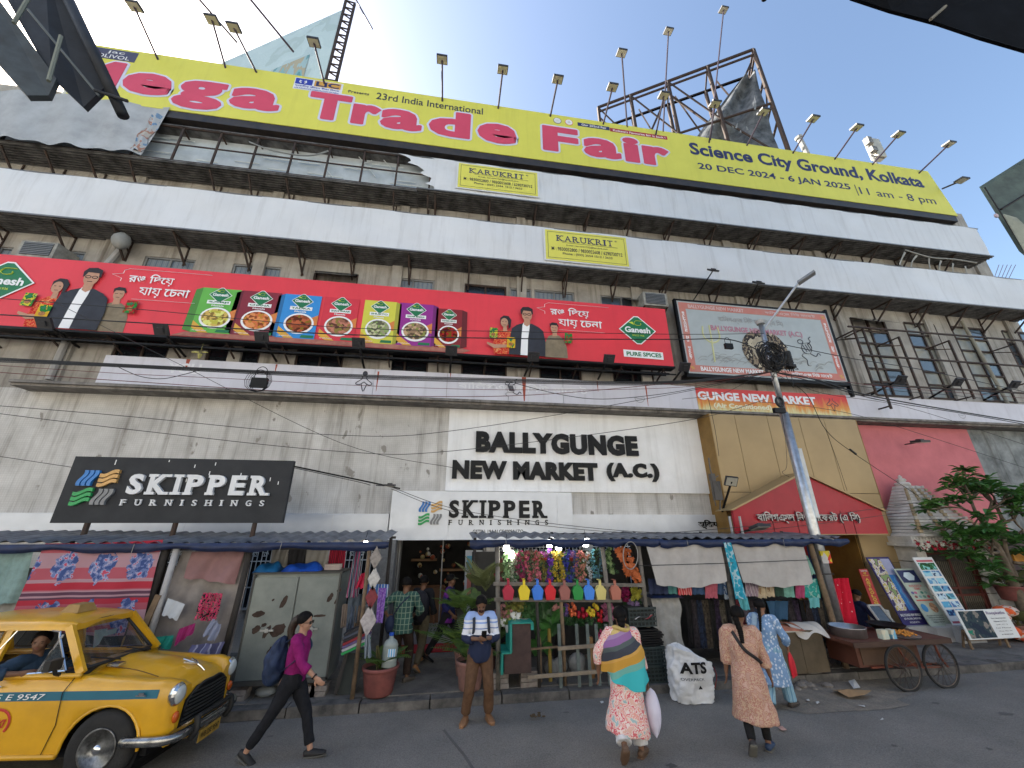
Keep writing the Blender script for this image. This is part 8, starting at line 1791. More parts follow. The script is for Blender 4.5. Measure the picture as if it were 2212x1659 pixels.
def pack(b):
 c = J['ch']+V(0,-.24,-.06); q = MB()
 b.grid(lambda i,j: (lambda n_: tuple(c+V((.18*math.sin(j*PI)**.35*(1-.25*j)+.03*n_)*math.cos(i*2*PI),((.15-.05*j)*math.sin(j*PI)**.4*(1+.5*n_))*math.sin(i*2*PI)-.05*(1-j),-.33+.56*j+.02*n_)))(MN.noise(V(math.cos(i*6.283)*1.8,math.sin(i*6.283)*1.8,j*5))),40,24)
 if 0: b.grid(lambda i,j: tuple(c+V(.20*math.sin(j*PI)**.45*math.cos(i*2*PI)*(1+.06*math.sin(j*17+i*6)),.155*math.sin(j*PI)**.5*math.sin(i*2*PI)*(1+.1*math.sin(i*12+j*9))-.06*(1-j),-.31+.60*j)),30,18)
 for s in (-1,1): b.tube([J['ch']+V(s*.10,-.13,-.20),J['ch']+V(s*.15,.06,-.05),J['ch']+V(s*.12,.10,.06),J['nk']+V(s*.10,-.02,.01),J['ch']+V(s*.09,-.14,.12)],[(.028,.008)]*5,8,4,side=(1,0,0))
held('backpack',J,pack,mat('navy backpack',(.012,.03,.085),.7,var=.4,scale=9,bump=.5,bs=14),'slack navy blue backpack on the back of the woman in magenta','backpack')
# 2 man with phone
J = human('man in white and blue striped polo and brown trousers reading his phone at the kerb',(.56,7.12,.012),R(180),1.66,(0,0,.855),[(-.15,.0,0,-.25),(.20,.03,0,.35)],[(-.05,.27,1.10,(-1,-.5,-.6),(.5,0,.1),1.2),(.055,.25,1.09,(1,-.5,-.6),(-.6,.0,.1),1.2)],skin2,(0,-.02),(0,.55),wide=1.06,belly=.05)
trousers(J,clothm('brown chinos',(.115,.062,.035)),1.1,1.12,end=.93,ank=.062)
def polo():
 m = D.materials.new('striped polo'); m.use_nodes = True; t = m.node_tree; n = t.nodes; l = t.links; bs = n['Principled BSDF']; bs.inputs['Roughness'].default_value = .85
 tc = n.new('ShaderNodeTexCoord'); sx = n.new('ShaderNodeSeparateXYZ'); l.new(tc.outputs['Object'],sx.inputs[0]); mr = n.new('ShaderNodeMapRange'); mr.inputs['From Min'].default_value = .8; mr.inputs['From Max'].default_value = 1.5; l.new(sx.outputs[2],mr.inputs[0])
 rp = n.new('ShaderNodeValToRGB'); rp.color_ramp.interpolation = 'CONSTANT'; l.new(mr.outputs[0],rp.inputs[0]); e = rp.color_ramp.elements
 st = [(0,(.006,.013,.045,1)),(.46,(.62,.63,.66,1)),(.56,(.12,.18,.38,1)),(.58,(.62,.63,.66,1)),(.66,(.22,.32,.58,1)),(.69,(.62,.63,.66,1)),(.73,(.26,.36,.62,1))]
 while len(e) < len(st): e.new(.5)
 for i,(p,c) in enumerate(st): e[i].position = p; e[i].color = c
 l.new(rp.outputs[0],bs.inputs['Base Color']); return m
top(J,polo(),'shirt',.72,.06,1.1,belly=.045,wide=1.04)
shoes(J,mat('tan leather',(.25,.13,.065),.5),'sandal')
J['feat']('beard',(0,.050,-.066),(.050,.046,.034),hairm); J['feat']('moustache',(0,.088,-.040),(.026,.008,.006),hairm)
b = MB()
for s in (-1,1): b.tube([J['ch']+V(s*.13,.10,-.12),J['ch']+V(s*.12,.15,.0),J['ch']+V(s*.115,.125,.08),J['nk']+V(s*.11,.02,.0),J['ch']+V(s*.1,-.15,.05)],[(.022,.010)]*5,8,4,side=(1,0,0))
c = J['ch']+V(0,-.20,-.05); b.grid(lambda i,j: tuple(c+V(.14*math.sin(j*PI)**.4*math.cos(i*2*PI),.09*math.sin(j*PI)**.5*math.sin(i*2*PI),-.2+.4*j)),20,12)
bb2 = b
held('backpack',J,lambda q: q.add(bb2.v,bb2.f),mat('dark backpack',(.02,.025,.04),.7),'dark backpack with two shoulder straps worn by the man with the phone','backpack')
held('phone',J,lambda q: q.box((J['hand'][0]+J['hand'][1])/2+V(-.03,.02,.05),(.075,.012,.15),M=Matrix.Rotation(R(-35),3,'X')),black,'black mobile phone held in both hands of the man in the striped polo','phone',False)
b = MB(); a,el,w_ = J['arm'][0]; b.tube([w_.lerp(el,.08),w_.lerp(el,.0)],.034,10); b.build('watch',mat('watch strap',(.15,.1,.06),.5),J['t'],world=False)
# 3 man in green checked shirt
J = human('man in dark green checked shirt from behind with hand on hip by the entrance',(-.78,8.42,.15),R(-12),1.66,(0,0,.86),[(-.13,-.03,0,-.1),(.14,.02,0,.5)],[(-.30,-.02,1.02,(-1,-.7,.2),(.8,-.2,0),.6),(.14,.25,1.0,(1,-.3,-.4))],skin2,(0,.02),(.2,.1),eyes=False)
trousers(J,clothm('dark brown trousers',(.035,.022,.016)),1.08,1.1,end=.95,ank=.06)
def plaid():
 m = D.materials.new('green plaid'); m.use_nodes = True; t = m.node_tree; n = t.nodes; l = t.links; bs = n['Principled BSDF']; bs.inputs['Roughness'].default_value = .85
 tc = n.new('ShaderNodeTexCoord'); br = n.new('ShaderNodeTexBrick'); br.offset = 0; br.inputs['Scale'].default_value = 1; br.inputs['Brick Width'].default_value = .07; br.inputs['Row Height'].default_value = .09; br.inputs['Mortar Size'].default_value = .006; mp = n.new('ShaderNodeMapping'); mp.inputs['Rotation'].default_value = (R(90),0,0); l.new(tc.outputs['Object'],mp.inputs[0]); l.new(mp.outputs[0],br.inputs['Vector'])
 br.inputs['Color1'].default_value = (.012,.05,.045,1); br.inputs['Color2'].default_value = (.02,.075,.06,1); br.inputs['Mortar'].default_value = (.16,.22,.16,1); l.new(br.outputs['Color'],bs.inputs['Base Color']); return m
top(J,plaid(),'shirt',.72,.12,1.12,wide=1.02); shoes(J,mat('grey brown shoe',(.10,.085,.07),.7))
held('shoulder_bag',J,lambda q: (q.ball(J['hp']+V(-.22,-.04,.02),(.10,.11,.15),14,10),q.tube([J['hp']+V(-.2,-.05,.12),J['ch']+V(-.05,-.15,0),J['nk']+V(.10,-.08,-.02),J['nk']+V(.12,.03,-.02)],[(.012,.006)]*4,6,4)),mat('navy bag',(.012,.022,.06),.7,bump=.4,bs=12),'navy shoulder bag hanging at the hip of the man in green checks','bag')
# 4 man with the black backpack going in
J = human('man in dark clothes and tan shoes half hidden behind the one in green checks',(-.50,9.15,.15),R(-20),1.62,(0,0,.83),[(-.05,.32,0,0),(.12,-.34,.05,.1,0,-.6)],[(-.24,.1,.78),(.24,.12,.82)],skin2,(0,.04),(0,0),eyes=False,cap=mat('dark cap',(.02,.03,.05),.7))
trousers(J,clothm('khaki trousers',(.10,.085,.055)),1.08,1.05); top(J,clothm('black shirt',(.015,.016,.02)),'shirt',.9,.1,1.1); shoes(J,mat('tan shoe',(.33,.16,.06),.6))
held('backpack',J,lambda b: b.grid(lambda i,j: tuple(J['ch']+V(0.05,-.24,-.06)+V(.20*math.sin(j*PI)**.45*math.cos(i*2*PI),.15*math.sin(j*PI)**.5*math.sin(i*2*PI),-.30+.58*j)),28,16),mat('black backpack',(.012,.012,.02),.7,var=.3,bump=.4,bs=10),'bulky black backpack on the man entering the shop','backpack')
# 5 man in purple jacket
J = human('man in purple and navy jacket and camouflage cap striding right before the shop door',(.05,9.45,.15),R(-100),1.62,(0,0,.82),[(-.08,.36,0,0),(.08,-.40,.04,0,0,-.4)],[(-.2,.06,.86,(-.5,-1,-.1)),(.21,.12,.86,(.5,-1,-.1))],skin2,(0,.03),(0,0),cap=patmat('camouflage','noise',((.03,.03,.02),(.12,.11,.07),(.05,.05,.03)),18))
trousers(J,clothm('charcoal trousers',(.02,.02,.024)),1.06,1.0); top(J,patmat('purple navy jacket','noise',((.015,.02,.08),(.02,.02,.09),(.13,.02,.20),(.14,.02,.22)),1.6),'jacket',.9,.13,1.14); shoes(J,black)
# 6 woman with the many coloured shawl
J = human('woman seen from behind in multicoloured striped shawl, pink floral tunic and white trousers',(2.38,5.82,.012),R(-14),1.66,(0,0,.855),[(-.11,-.22,.12,-.1,0,-.85),(.13,.05,0,.5)],[(-.34,.05,.86,(-1,-.5,-.1)),(.29,.07,.77,(1,-.5,-.1))],skin2,(0,.03),(.25,0),build=1.02,wide=1.0,eyes=False)
trousers(J,clothm('white cotton',(.60,.60,.62)),1.1,1.35,end=.93,ank=.085)
flor = patmat('pink floral print','noise',((.30,.42,.44),(.66,.54,.48),(.66,.30,.26),(.68,.56,.52),(.58,.12,.14),(.68,.58,.54),(.62,.38,.32)),11)
top(J,flor,'tunic',.8,.1,1.05,.009,flare=[(.08,.185,.15),(.22,.205,.165,0,0),(.40,.235,.185,-.01,-.01),(.52,.262,.205,-.02,-.02),(.60,.262,.21,-.03,-.03)])
shoes(J,mat('brown sandal',(.13,.075,.045),.6),'sandal');
hc = J['hc']; b = MB(); b.ball(hc+V(0,-.075,-.02),(.06,.055,.075),12,8); b.tube([hc+V(0,-.08,-.04),J['nk']+V(0,-.07,.04)],[.055,.04],10,2); b.build('hair_knot',hairm,J['t'],True,world=False)
shawlm = None
def shawlmat():
 m = D.materials.new('shawl stripes'); m.use_nodes = True; t = m.node_tree; n = t.nodes; l = t.links; bs = n['Principled BSDF']; bs.inputs['Roughness'].default_value = .8
 tc = n.new('ShaderNodeTexCoord'); sx = n.new('ShaderNodeSeparateXYZ'); nz = n.new('ShaderNodeTexNoise'); nz.inputs['Scale'].default_value = 3; l.new(tc.outputs['Object'],nz.inputs[0]); l.new(tc.outputs['Object'],sx.inputs[0])
 ad = n.new('ShaderNodeMath'); ad.operation = 'MULTIPLY_ADD'; ad.inputs[1].default_value = .10; l.new(nz.outputs[0],ad.inputs[0]); l.new(sx.outputs[2],ad.inputs[2])
 a2 = n.new('ShaderNodeMath'); a2.operation = 'MULTIPLY_ADD'; a2.inputs[1].default_value = -.35; l.new(sx.outputs[0],a2.inputs[0]); l.new(ad.outputs[0],a2.inputs[2])
 mr = n.new('ShaderNodeMapRange'); mr.inputs['From Min'].default_value = .84; mr.inputs['From Max'].default_value = 1.54; l.new(a2.outputs[0],mr.inputs[0]); rp = n.new('ShaderNodeValToRGB'); rp.color_ramp.interpolation = 'CONSTANT'; l.new(mr.outputs[0],rp.inputs[0]); e = rp.color_ramp.elements
 st = [(0,(.03,.38,.42,1)),(.17,(.12,.34,.30,1)),(.27,(.45,.24,.03,1)),(.42,(.50,.28,.06,1)),(.47,(.03,.035,.05,1)),(.60,(.06,.08,.08,1)),(.67,(.22,.10,.26,1)),(.78,(.28,.18,.32,1)),(.84,(.50,.38,.14,1)),(.9,(.52,.42,.16,1))]
 while len(e) < len(st): e.new(.5)
 for i,(p,c) in enumerate(st): e[i].position = p; e[i].color = c
 l.new(rp.outputs[0],bs.inputs['Base Color']); return m
def shawl(i,j):
 a = PI*1.5+(i-.5)*PI*1.55*(1-.1*j); hp,nk = J['hp'],J['nk']; z = nk.z+.035-(j*(.58+.09*math.cos((i-.66)*6)))+.012*math.sin(i*31)*j; r_ = .085+.16*min(1,j*2.6)**.7+.02*j
 rx = r_*1.05+.035*math.sin(i*24+j*5)*j**.7; ry = r_*.70+.03*math.sin(i*21)*j
 if j < .08: rx += .02;
 return (nk.x+rx*math.cos(a),nk.y-.02+ry*math.sin(a),z)
b = MB(); b.grid(shawl,64,30); b.build('shawl',shawlmat(),J['t'],True,world=False)
b = MB(); b.tube([J['nk']+V(.1*math.cos(a),-.01+.085*math.sin(a),.035+.015*math.sin(a*2)) for a in [i*2*PI/16 for i in range(17)]],.028,8); b.build('shawl_roll',mat('mustard cloth',(.50,.37,.13),.8),J['t'],True,world=False)
def bag6(b):
 h = J['hand'][1]; b.grid(lambda i,j: tuple(h+V(.10*math.cos(i*2*PI)*math.sin(j*PI)**.5+.03,.11*math.sin(i*2*PI)*min(1,(j*2.2))**.8*(1 if j < .85 else .8),-.02-.50*j)),18,14)
held('carrier_bag',J,bag6,mat('white plastic bag',(.58,.56,.68),.35,var=.08,bump=.6,bs=8),'white plastic carrier bag in the right hand of the woman in the striped shawl','bag')
# 7 woman in peach tunic
J = human('woman walking away in peach brocade tunic and black leggings with long braid',(4.10,5.74,.012),R(-32),1.64,(0,0,.84),[(-.10,-.22,.07,-.2,0,-.9),(.10,.05,0,.3)],[(-.26,.05,.78,(-1,-.4,-.1)),(.30,.12,.68,(.8,-.7,-.1))],skin2,(0,.04),(.5,.02),build=1.05,wide=1.02)
trousers(J,clothm('black leggings',(.012,.012,.013)),1.0,.92,end=.97,ank=.045,wr=.003)
peach = patmat('peach brocade','noise',((.40,.25,.20),(.36,.19,.14),(.45,.31,.22),(.34,.17,.13),(.46,.30,.24)),16)
top(J,peach,'tunic',.72,.1,1.12,.010,flare=[(.08,.20,.165),(.22,.215,.18),(.38,.24,.195),(.52,.262,.215)],wide=1.03)
shoes(J,mat('dark slipper',(.035,.03,.03),.6),only=(0,)); shoes(J,mat('blue slipper',(.025,.05,.11),.6),only=(1,))
braid(J,.42,.034)
held('shoulder_strap',J,lambda q: q.tube([J['nk']+V(-.12,.03,-.01),J['nk']+V(-.10,-.085,-.03),J['ch']+V(.0,-.165,-.03),J['ch']+V(.14,-.13,-.14),J['hp']+V(.19,-.02,.12)],[(.022,.006)]*5,8,4,side=(1,0,.6)),mat('black webbing',(.02,.018,.02),.7),'black bag strap crossing the back of the woman in peach','strap')
# 8 woman in blue
J = human('woman in light blue printed tunic and pale blue scarf walking with a red bag',(5.28,6.76,.012),R(-58),1.56,(0,0,.79),[(-.09,-.14,.0,-.1),(.10,.24,0,.2,0,.1)],[(-.24,.02,.72,(-1,-.5,-.1)),(.22,.22,.82,(.9,-.8,-.1))],skin1,(0,.02),(-.05,.02),build=1.05,wide=1.02)
trousers(J,patmat('blue striped pyjama','wave',((.20,.34,.44),(.28,.44,.54),(.12,.25,.38)),7),1.12,1.35,end=.97,ank=.09)
blup = patmat('blue block print','vor',((.50,.56,.64),(.42,.50,.60),(.17,.28,.45),(.16,.26,.42)),25,thr=[0,.28,.36,.6],squash=(1,1,.8))
top(J,blup,'tunic',.74,.1,1.13,.008,flare=[(.08,.195,.165),(.2,.205,.18),(.34,.225,.19),(.44,.235,.20)],wide=1.02)
shoes(J,mat('dark sandal',(.06,.05,.045),.7),'sandal'); braid(J,.62,.024)
b = MB(); nk = J['nk']; b.grid(lambda i,j: tuple(nk+V(-.09-.12*j+.07*(i-.5)+.02*math.sin(j*12+i*7),-.10-.06*min(1,j*2)-.02*math.sin(i*13)*j,.03-.95*j+.03*math.sin(i*3))),12,24); b.build('scarf',mat('pale blue scarf',(.30,.42,.54),.8,var=.2,scale=8,bump=.5,bs=14),J['t'],True,world=False)
h8 = J['hand'][1]
held('red_bag',J,lambda b: b.grid(lambda i,j: tuple(h8+V(.03*math.cos(i*2*PI)*math.sin(j*PI)**.5,.12*math.sin(i*2*PI)*min(1,(j*2.2))**.8+.06*j,.02-.38*j)),18,12),mat('red cloth bag',(.62,.01,.025),.6,bump=.6,bs=10),'bright red cloth bag held by the woman in blue','bag')
# 9 cart vendor
J = human('bearded young vendor in dark navy shirt behind the food cart looking down',(9.02,8.5,.0),R(-100),1.5,(0,0,.66),[(-.12,.05,0,0),(.12,.1,0,0)],[(-.15,.30,.86,(-1,-.6,-.4)),(.18,.30,.84,(1,-.6,-.4))],skin2,(0,.08),(0,.45))
trousers(J,clothm('dark jeans',(.02,.025,.04)),1.06,1.05); top(J,clothm('navy shirt',(.014,.02,.055)),'shirt',.8,.1,1.12); shoes(J,black); J['feat']('beard',(0,.048,-.064),(.050,.046,.034),hairm)
# 10 taxi driver, seated: facing forward, turned to the window
Mz = Matrix.Rotation(R(-6.5),3,'Z'); dl = V(-3.74,6.72,0)+Mz@V(-1.30,-.30,0)
J = human('taxi driver in dark blue shirt resting his arm on the yellow taxi window sill',(dl.x,dl.y,0),R(-99),1.62,(0,.02,.70),[(-.12,.55,.30,0),(.12,.55,.30,0)],[(-.10,.40,1.0,(-1,-.3,-.5)),(.28,.16,1.09,(.9,-.9,.1))],skin2,(0,-.06),(1.0,.05),hairlen='short')
trousers(J,clothm('dark grey trousers',(.03,.03,.035)),1.05,1.05); top(J,clothm('dark blue shirt',(.03,.055,.09)),'shirt',.62,.05,1.12); shoes(J,black)
# ================================================================ shrine at the right
marb = mat('white marble',(.62,.60,.56),.6,scale=3,c2=(.38,.36,.32),bump=.1,bs=20,streak=.25)
YT = 9.75
sh = empty('shrine',(13.9,YT,.13),'small white marble street shrine with ribbed spire and carved door','shrine')
sxc,sw = 13.75,1.24
z0s = at(1960,1158,YT).z; z1s = at(1988,1046,YT).z
n = 16
for k in range(n):
 t_ = k/n; f = lambda q: sw*(1-.95*q+.2*q*q); za_,zb_2 = z0s+(z1s-z0s)*k/n,z0s+(z1s-z0s)*(k+1)/n
 b = MB(); r0,r1 = f(t_)*.98,f((k+1)/n)*.98; d0,d1 = r0*.75,r1*.75; yc = YT+.55
 b.add([(sxc-r0,yc-d0,za_),(sxc+r0,yc-d0,za_),(sxc+r0,yc+d0*.3,za_),(sxc-r0,yc+d0*.3,za_),(sxc-r1,yc-d1,zb_2-.012),(sxc+r1,yc-d1,zb_2-.012),(sxc+r1,yc+d1*.3,zb_2-.012),(sxc-r1,yc+d1*.3,zb_2-.012)],[(0,1,5,4),(1,2,6,5),(2,3,7,6),(3,0,4,7),(4,5,6,7)])
 b.build('spire_course',marb,sh)
 b = MB()
 for q in (-1,-.32,.32,1):
  b.box((sxc+q*(r0-.03),yc-d0-.02,(za_+zb_2)/2-.005),(.12*(1-t_*.6),.05,(zb_2-za_)*.86))
 b.build('spire_rib',mat('ochre stained marble',(.42,.34,.22),.7,c2=(.3,.22,.13),scale=6) if k % 5 else marb,sh)
b = MB(); b.lathe([(.05,0),(.17,.02),(.2,.07),(.17,.12),(.08,.14),(.13,.19),(.10,.24),(.04,.26),(.06,.30),(.0,.36)],(sxc,YT+.55,z1s-.02),16); b.build('finial',marb,sh,True)
zc0 = 2.2
b = MB(); b.bb(sxc-1.42,sxc+1.42,YT-.35,W-.31,zc0,zc0+.09); b.bb(sxc-1.34,sxc+1.34,YT-.22,W-.31,zc0+.091,z0s-.002); b.build('cornice',marb,sh)
b = MB()
for k in range(26): x = sxc-1.28+k*.1; b.box((x,YT-.24,z0s-.05),(.045,.03,.07))
b.build('parapet_teeth',marb,sh)
for x,w_ in ((sxc-1.05,.30),(sxc+1.0,.58)):
 hgt = [(.13,.62),(.63,1.0),(1.01,1.4),(1.41,1.80),(1.81,zc0-.1)]
 for za_,zb_2 in hgt: b = MB(); b.bb(x-w_/2,x+w_/2,YT-.12,YT+.4,za_+.004,zb_2-.006); b.build('stone_block',marb,sh)
b = MB(); b.bb(sxc-1.22,sxc+1.3,YT-.16,YT+.4,zc0-.1,zc0-.001); b.bb(sxc-1.26,sxc-.8,YT-.2,YT-.161,zc0-.09,zc0-.01); b.build('lintel',marb,sh)
dx0,dx1 = sxc-.86,sxc+.70; dm = mat('dark carved door',(.05,.042,.035),.6,scale=10,c2=(.02,.018,.015))
b = MB(); b.bb(dx0,dx1,YT+.02,YT+.06,.14,zc0-.1); d = b.build('door',dm,sh)
b = MB()
for i in range(3): x = dx0+.08+(dx1-dx0-.16)*i/2; b.bb(x-.03,x+.03,YT-.02,YT+.018,.14,zc0-.12)
for z in (.3,.95,1.12,1.98): b.bb(dx0,dx1,YT-.015,YT+.017,z,z+.05)
b.build('door_frame',mat('red brown frame',(.11,.025,.018),.6),d)
b = MB()
for i in range(22):
 x = dx0+.1+i*.065
 for za_ in (.4,1.2): b.tube([(x,YT,za_),(x+.02,YT,za_+.2),(x-.02,YT,za_+.4),(x,YT,za_+.6)],.008,4)
b.build('lattice',mat('dull brass lattice',(.16,.14,.10),.5,.4),d)
b = MB(); b.bb(dx1-.01,dx1+.09,YT-.05,YT+.1,.14,zc0-.1); b.build('door_post',MATS['red brown frame'],sh)
# flower garland along the cornice: white and red blossoms
t = empty('flower_garland',(sxc,YT-.36,2.15),'thick garland of white and red flowers along the shrine cornice','garland')
wfm,rfm = fm_('garland white',(.62,.60,.50)),fm_('garland red',(.40,.01,.03))
wf = MB(); petals(wf,(0,0,0),1,6); rnd2 = random.Random(3)
for nm,m_ in (('white_blossom',wfm),('red_blossom',rfm)):
 base_ = None
 for k in range(130):
  p = V(sxc-1.45+2.9*rnd.random(),YT-.38+rnd.uniform(-.05,.05),zc0+.04+rnd.uniform(-.11,.09))
  if base_ is None: o = wf.build(nm,m_,t,world=False); base_ = o
  else: o = base_.copy(); col.objects.link(o)
  s = rnd.uniform(.035,.055); o.location = p-wloc(t); o.scale = (s,s,s); o.rotation_euler = (rnd.uniform(-1,1),rnd.uniform(-2,2),rnd.uniform(-2,2))
b = MB()
for k in range(90): petals(b,(sxc-1.45+2.9*rnd.random(),YT-.36+rnd.uniform(-.04,.04),zc0-.04+rnd.uniform(-.09,.06)),.05,4)
b.build('greens',leafd,t)['kind'] = 'stuff'
# ================================================================ frangipani tree
TX,TY = 14.6,9.15
tr = empty('frangipani_tree',(TX,TY,.13),'leafy frangipani tree with forked grey trunk before the shrine','tree')
bark = mat('grey brown bark',(.16,.125,.09),.9,scale=6,c2=(.07,.055,.04),bump=.6,bs=18)
tips = []
b = MB(); root = V(TX,TY,.13)
k1 = V(TX-.02,TY,1.2); k2 = V(TX-.22,TY-.1,2.1); k3 = V(TX-.42,TY-.15,2.75)
b.tube([root,k1,k2,k3],[.13,.115,.095,.075],10,4)
b.tube([root+V(.25,.1,0),V(TX+.3,TY+.1,1.2),V(TX+.25,TY+.05,2.1),V(TX+.55,TY,2.9)],[.08,.07,.06,.045],8,3)
def grow(p,d,L,r_,lv):
 q = p+d*L; m = p.lerp(q,.5)+V(rnd.gauss(0,.05),rnd.gauss(0,.05),rnd.gauss(0,.03)); b.tube([p,m,q],[r_,r_*.85,r_*.7],6,2)
 if lv == 0: tips.append((q,d)); return
 for k in range(3 if lv > 1 else 2):
  nd = (d+V(rnd.gauss(0,.75),rnd.gauss(0,.5),rnd.gauss(.05,.42))).normalized(); grow(q,nd,L*rnd.uniform(.6,.9),r_*.65,lv-1)
for p,d,L in ((k3,V(-.75,-.1,.55),.62),(k3,V(.0,.1,.9),.62),(k3,V(.7,.0,.7),.6),(k2,V(-.7,-.2,-.05),.5),(V(TX+.4,TY,2.6),V(.7,-.1,.5),.5),(V(TX+.5,TY,2.8),V(.1,.1,1),.5),(k2,V(-.95,-.1,.55),.62),(k1+V(.3,0,.6),V(.9,0,-.1),.5)): grow(p,d.normalized(),L,.045,2)
b.build('trunk',bark,tr,True)
for q in ((-.9,0,1.55),(-1.15,-.1,1.9),(-.75,-.15,1.75),(-.45,-.1,1.35),(.55,0,1.9),(.6,0,2.2),(-1.3,-.1,2.2)): tips.append((root+V(*q),V(0,-.3,.6)))
lmesh = MB(); lmesh.add([(0,0,0),(.12,.38,.02),(.17,.70,.0),(0,1,-.16),(-.17,.70,.0),(-.12,.38,.02),(0,.38,-.04),(0,.68,-.07)],[(0,1,6),(1,2,7,6),(2,3,7),(3,4,7),(4,5,6,7),(5,0,6)])
lms = [mat('frangipani leaf',(.07,.19,.04),.4,var=.3,scale=3,c2=(.035,.10,.025)),mat('young frangipani leaf',(.13,.28,.06),.4,var=.3,scale=3,c2=(.05,.12,.03))]
for q,d in list(tips):
 for k in range(1): tips.append((q+V(rnd.gauss(0,.16),rnd.gauss(0,.16),rnd.gauss(0,.12)),d))
cnt = 0; lb0 = [None,None]; rest = MB()
rnd.shuffle(tips)
for q,d in tips:
 nl = rnd.randint(13,17); yng = rnd.random() < .3
 for k in range(nl):
  a = 2*PI*k/nl+rnd.uniform(-.3,.3); el = rnd.uniform(-.35,.75); s = rnd.uniform(.22,.36)
  if cnt < 300:
   i = 1 if yng else 0
   if lb0[i] is None: o = lmesh.build('leaf',lms[i],tr,world=False); lb0[i] = o
   else: o = lb0[i].copy(); col.objects.link(o)
   o.location = q-wloc(tr); o.scale = (s,s,s); o.rotation_euler = (el,rnd.uniform(-.4,.4),a); cnt += 1
  else:
   Mx = Matrix.Rotation(a,3,'Z')@Matrix.Rotation(rnd.uniform(-.4,.4),3,'Y')@Matrix.Rotation(el,3,'X'); rest.add([q+(Mx@Vector(v))*s for v in lmesh.v],lmesh.f)
rest.build('foliage',lms[0],tr)['kind'] = 'stuff'
# ================================================================ banner stands
def stand(tl,tr_,bl,br,Yt,Yb,nm,label,frame_m,cat='banner stand'):
 a,c,d,e = at(tl[0],tl[1],Yt),at(tr_[0],tr_[1],Yt),at(bl[0],bl[1],Yb),at(br[0],br[1],Yb)
 x0,x1 = (a.x+d.x)/2,(c.x+e.x)/2; z1 = (a.z+c.z)/2; z0 = max(.16,(d.z+e.z)/2)
 t = empty(nm,((x0+x1)/2,Yb,z0),label,cat); lean = Yt-Yb
 ex = V(x1-x0,0,0); ey = V(0,lean,z1-z0); o = V(x0,Yb,z0)
 b = MB(); n_ = ex.cross(ey).normalized()*.02; b.add([o,o+ex,o+ex+ey,o+ey]+[q-n_ for q in (o,o+ex,o+ex+ey,o+ey)],[(0,1,2,3),(7,6,5,4),(0,4,5,1),(1,5,6,2),(2,6,7,3),(3,7,4,0)]); b.build('panel',frame_m,t)
 N_ = n_.normalized()
 def rect(u0,v0,u1,v1,m,name='printed_area',h=.003):
  b = MB(); p = [o+ex*u+ey*v+N_*h for u,v in ((u0,v0),(u1,v0),(u1,v1),(u0,v1))]; b.add(p,[(0,1,2,3)]); return b.build(name,m,t)
 def text(s,u0,v0,u1,v1,m,bold=.01,h=.006):
  b = MB(); addtxt(b,s,o+ex*u0+ey*v0+N_*h,ex*(u1-u0),ey*(v1-v0),bold,.0015); return b.build('lettering',m,t)
 def disc(u,v,ru,rv,m,name='printed_disc',h=.006,n=18):
  b = MB(); b.add([o+ex*(u+ru*math.cos(2*PI*k/n))+ey*(v+rv*math.sin(2*PI*k/n))+N_*h for k in range(n)],[tuple(range(n))]); return b.build(name,m,t)
 b = MB(); b.bb(x0-.03,x1+.03,Yb-.12,Yb+.14,.14,z0-.002); b.build('base',wh,t)
 return t,rect,text,disc
wp_ = mat('print white 2',(.60,.62,.62),.5,var=.03)
t,rect,text,disc = stand((1862,1229),(1881,1229),(1880,1316),(1899,1316),9.6,9.5,'astrology_board','narrow red board with yellow vertical ASTROLOGY lettering by the portal pillar',mat('astrology red',(.42,.02,.02),.5),'sign')
text('SHOP NO',.12,.93,.88,.97,wp_); text('69',.35,.87,.65,.92,mat('print yellow',(.65,.5,.05),.5),.02); text('1st Floor',.15,.82,.85,.855,MATS['print yellow'])
for i,c in enumerate('ASTROLOGY'): text(c,.28,.70-i*.083,.72,.765-i*.083,MATS['print yellow'],.03)
pur = mat('violet banner',(.03,.02,.13),.5);
t,rect,text,disc = stand((1888,1203),(1935,1203),(1934,1352),(1988,1350),9.75,9.3,'roll_up_banner','tall violet roll-up banner with flowers and blue panel, leftmost of three',pur)
rect(.05,.2,.55,.97,patmat('flower collage','noise',((.06,.05,.12),(.5,.48,.5),(.45,.38,.10),(.55,.52,.5),(.12,.05,.10),(.20,.28,.12)),5)); rect(.55,.2,.95,.72,patmat('blue text panel','wave',((.04,.16,.42),(.10,.28,.55),(.2,.2,.4)),5,squash=(.1,.1,1))); rect(.55,.72,.95,.97,mat('lilac panel',(.36,.38,.55),.5))
text('BALLYGUNGE NEW MARKET',.08,.12,.92,.155,wp_,.02); text('1ST FLOOR, SHOP NO.',.15,.07,.85,.10,wp_,.02); text('KOLKATA',.3,.025,.7,.05,wp_)
grn_ = mat('pale green stand',(.40,.46,.38),.5)
t,rect,text,disc = stand((1946,1228),(1990,1228),(1994,1353),(2040,1353),9.55,9.1,'gem_banner','pale green framed stand with white gemstone on navy top, middle of three',grn_)
rect(.06,.74,.94,.97,mat('navy top',(.02,.03,.10),.5))
b = MB(); disc(.5,.855,.27,.085,mat('gem white',(.55,.66,.70),.3),n=6,h=.007)
text('KOLKATA',.2,.66,.8,.70,mat('rose print',(.5,.15,.14),.5),.02); text('GEMS',.35,.61,.65,.65,MATS['rose print'],.02)
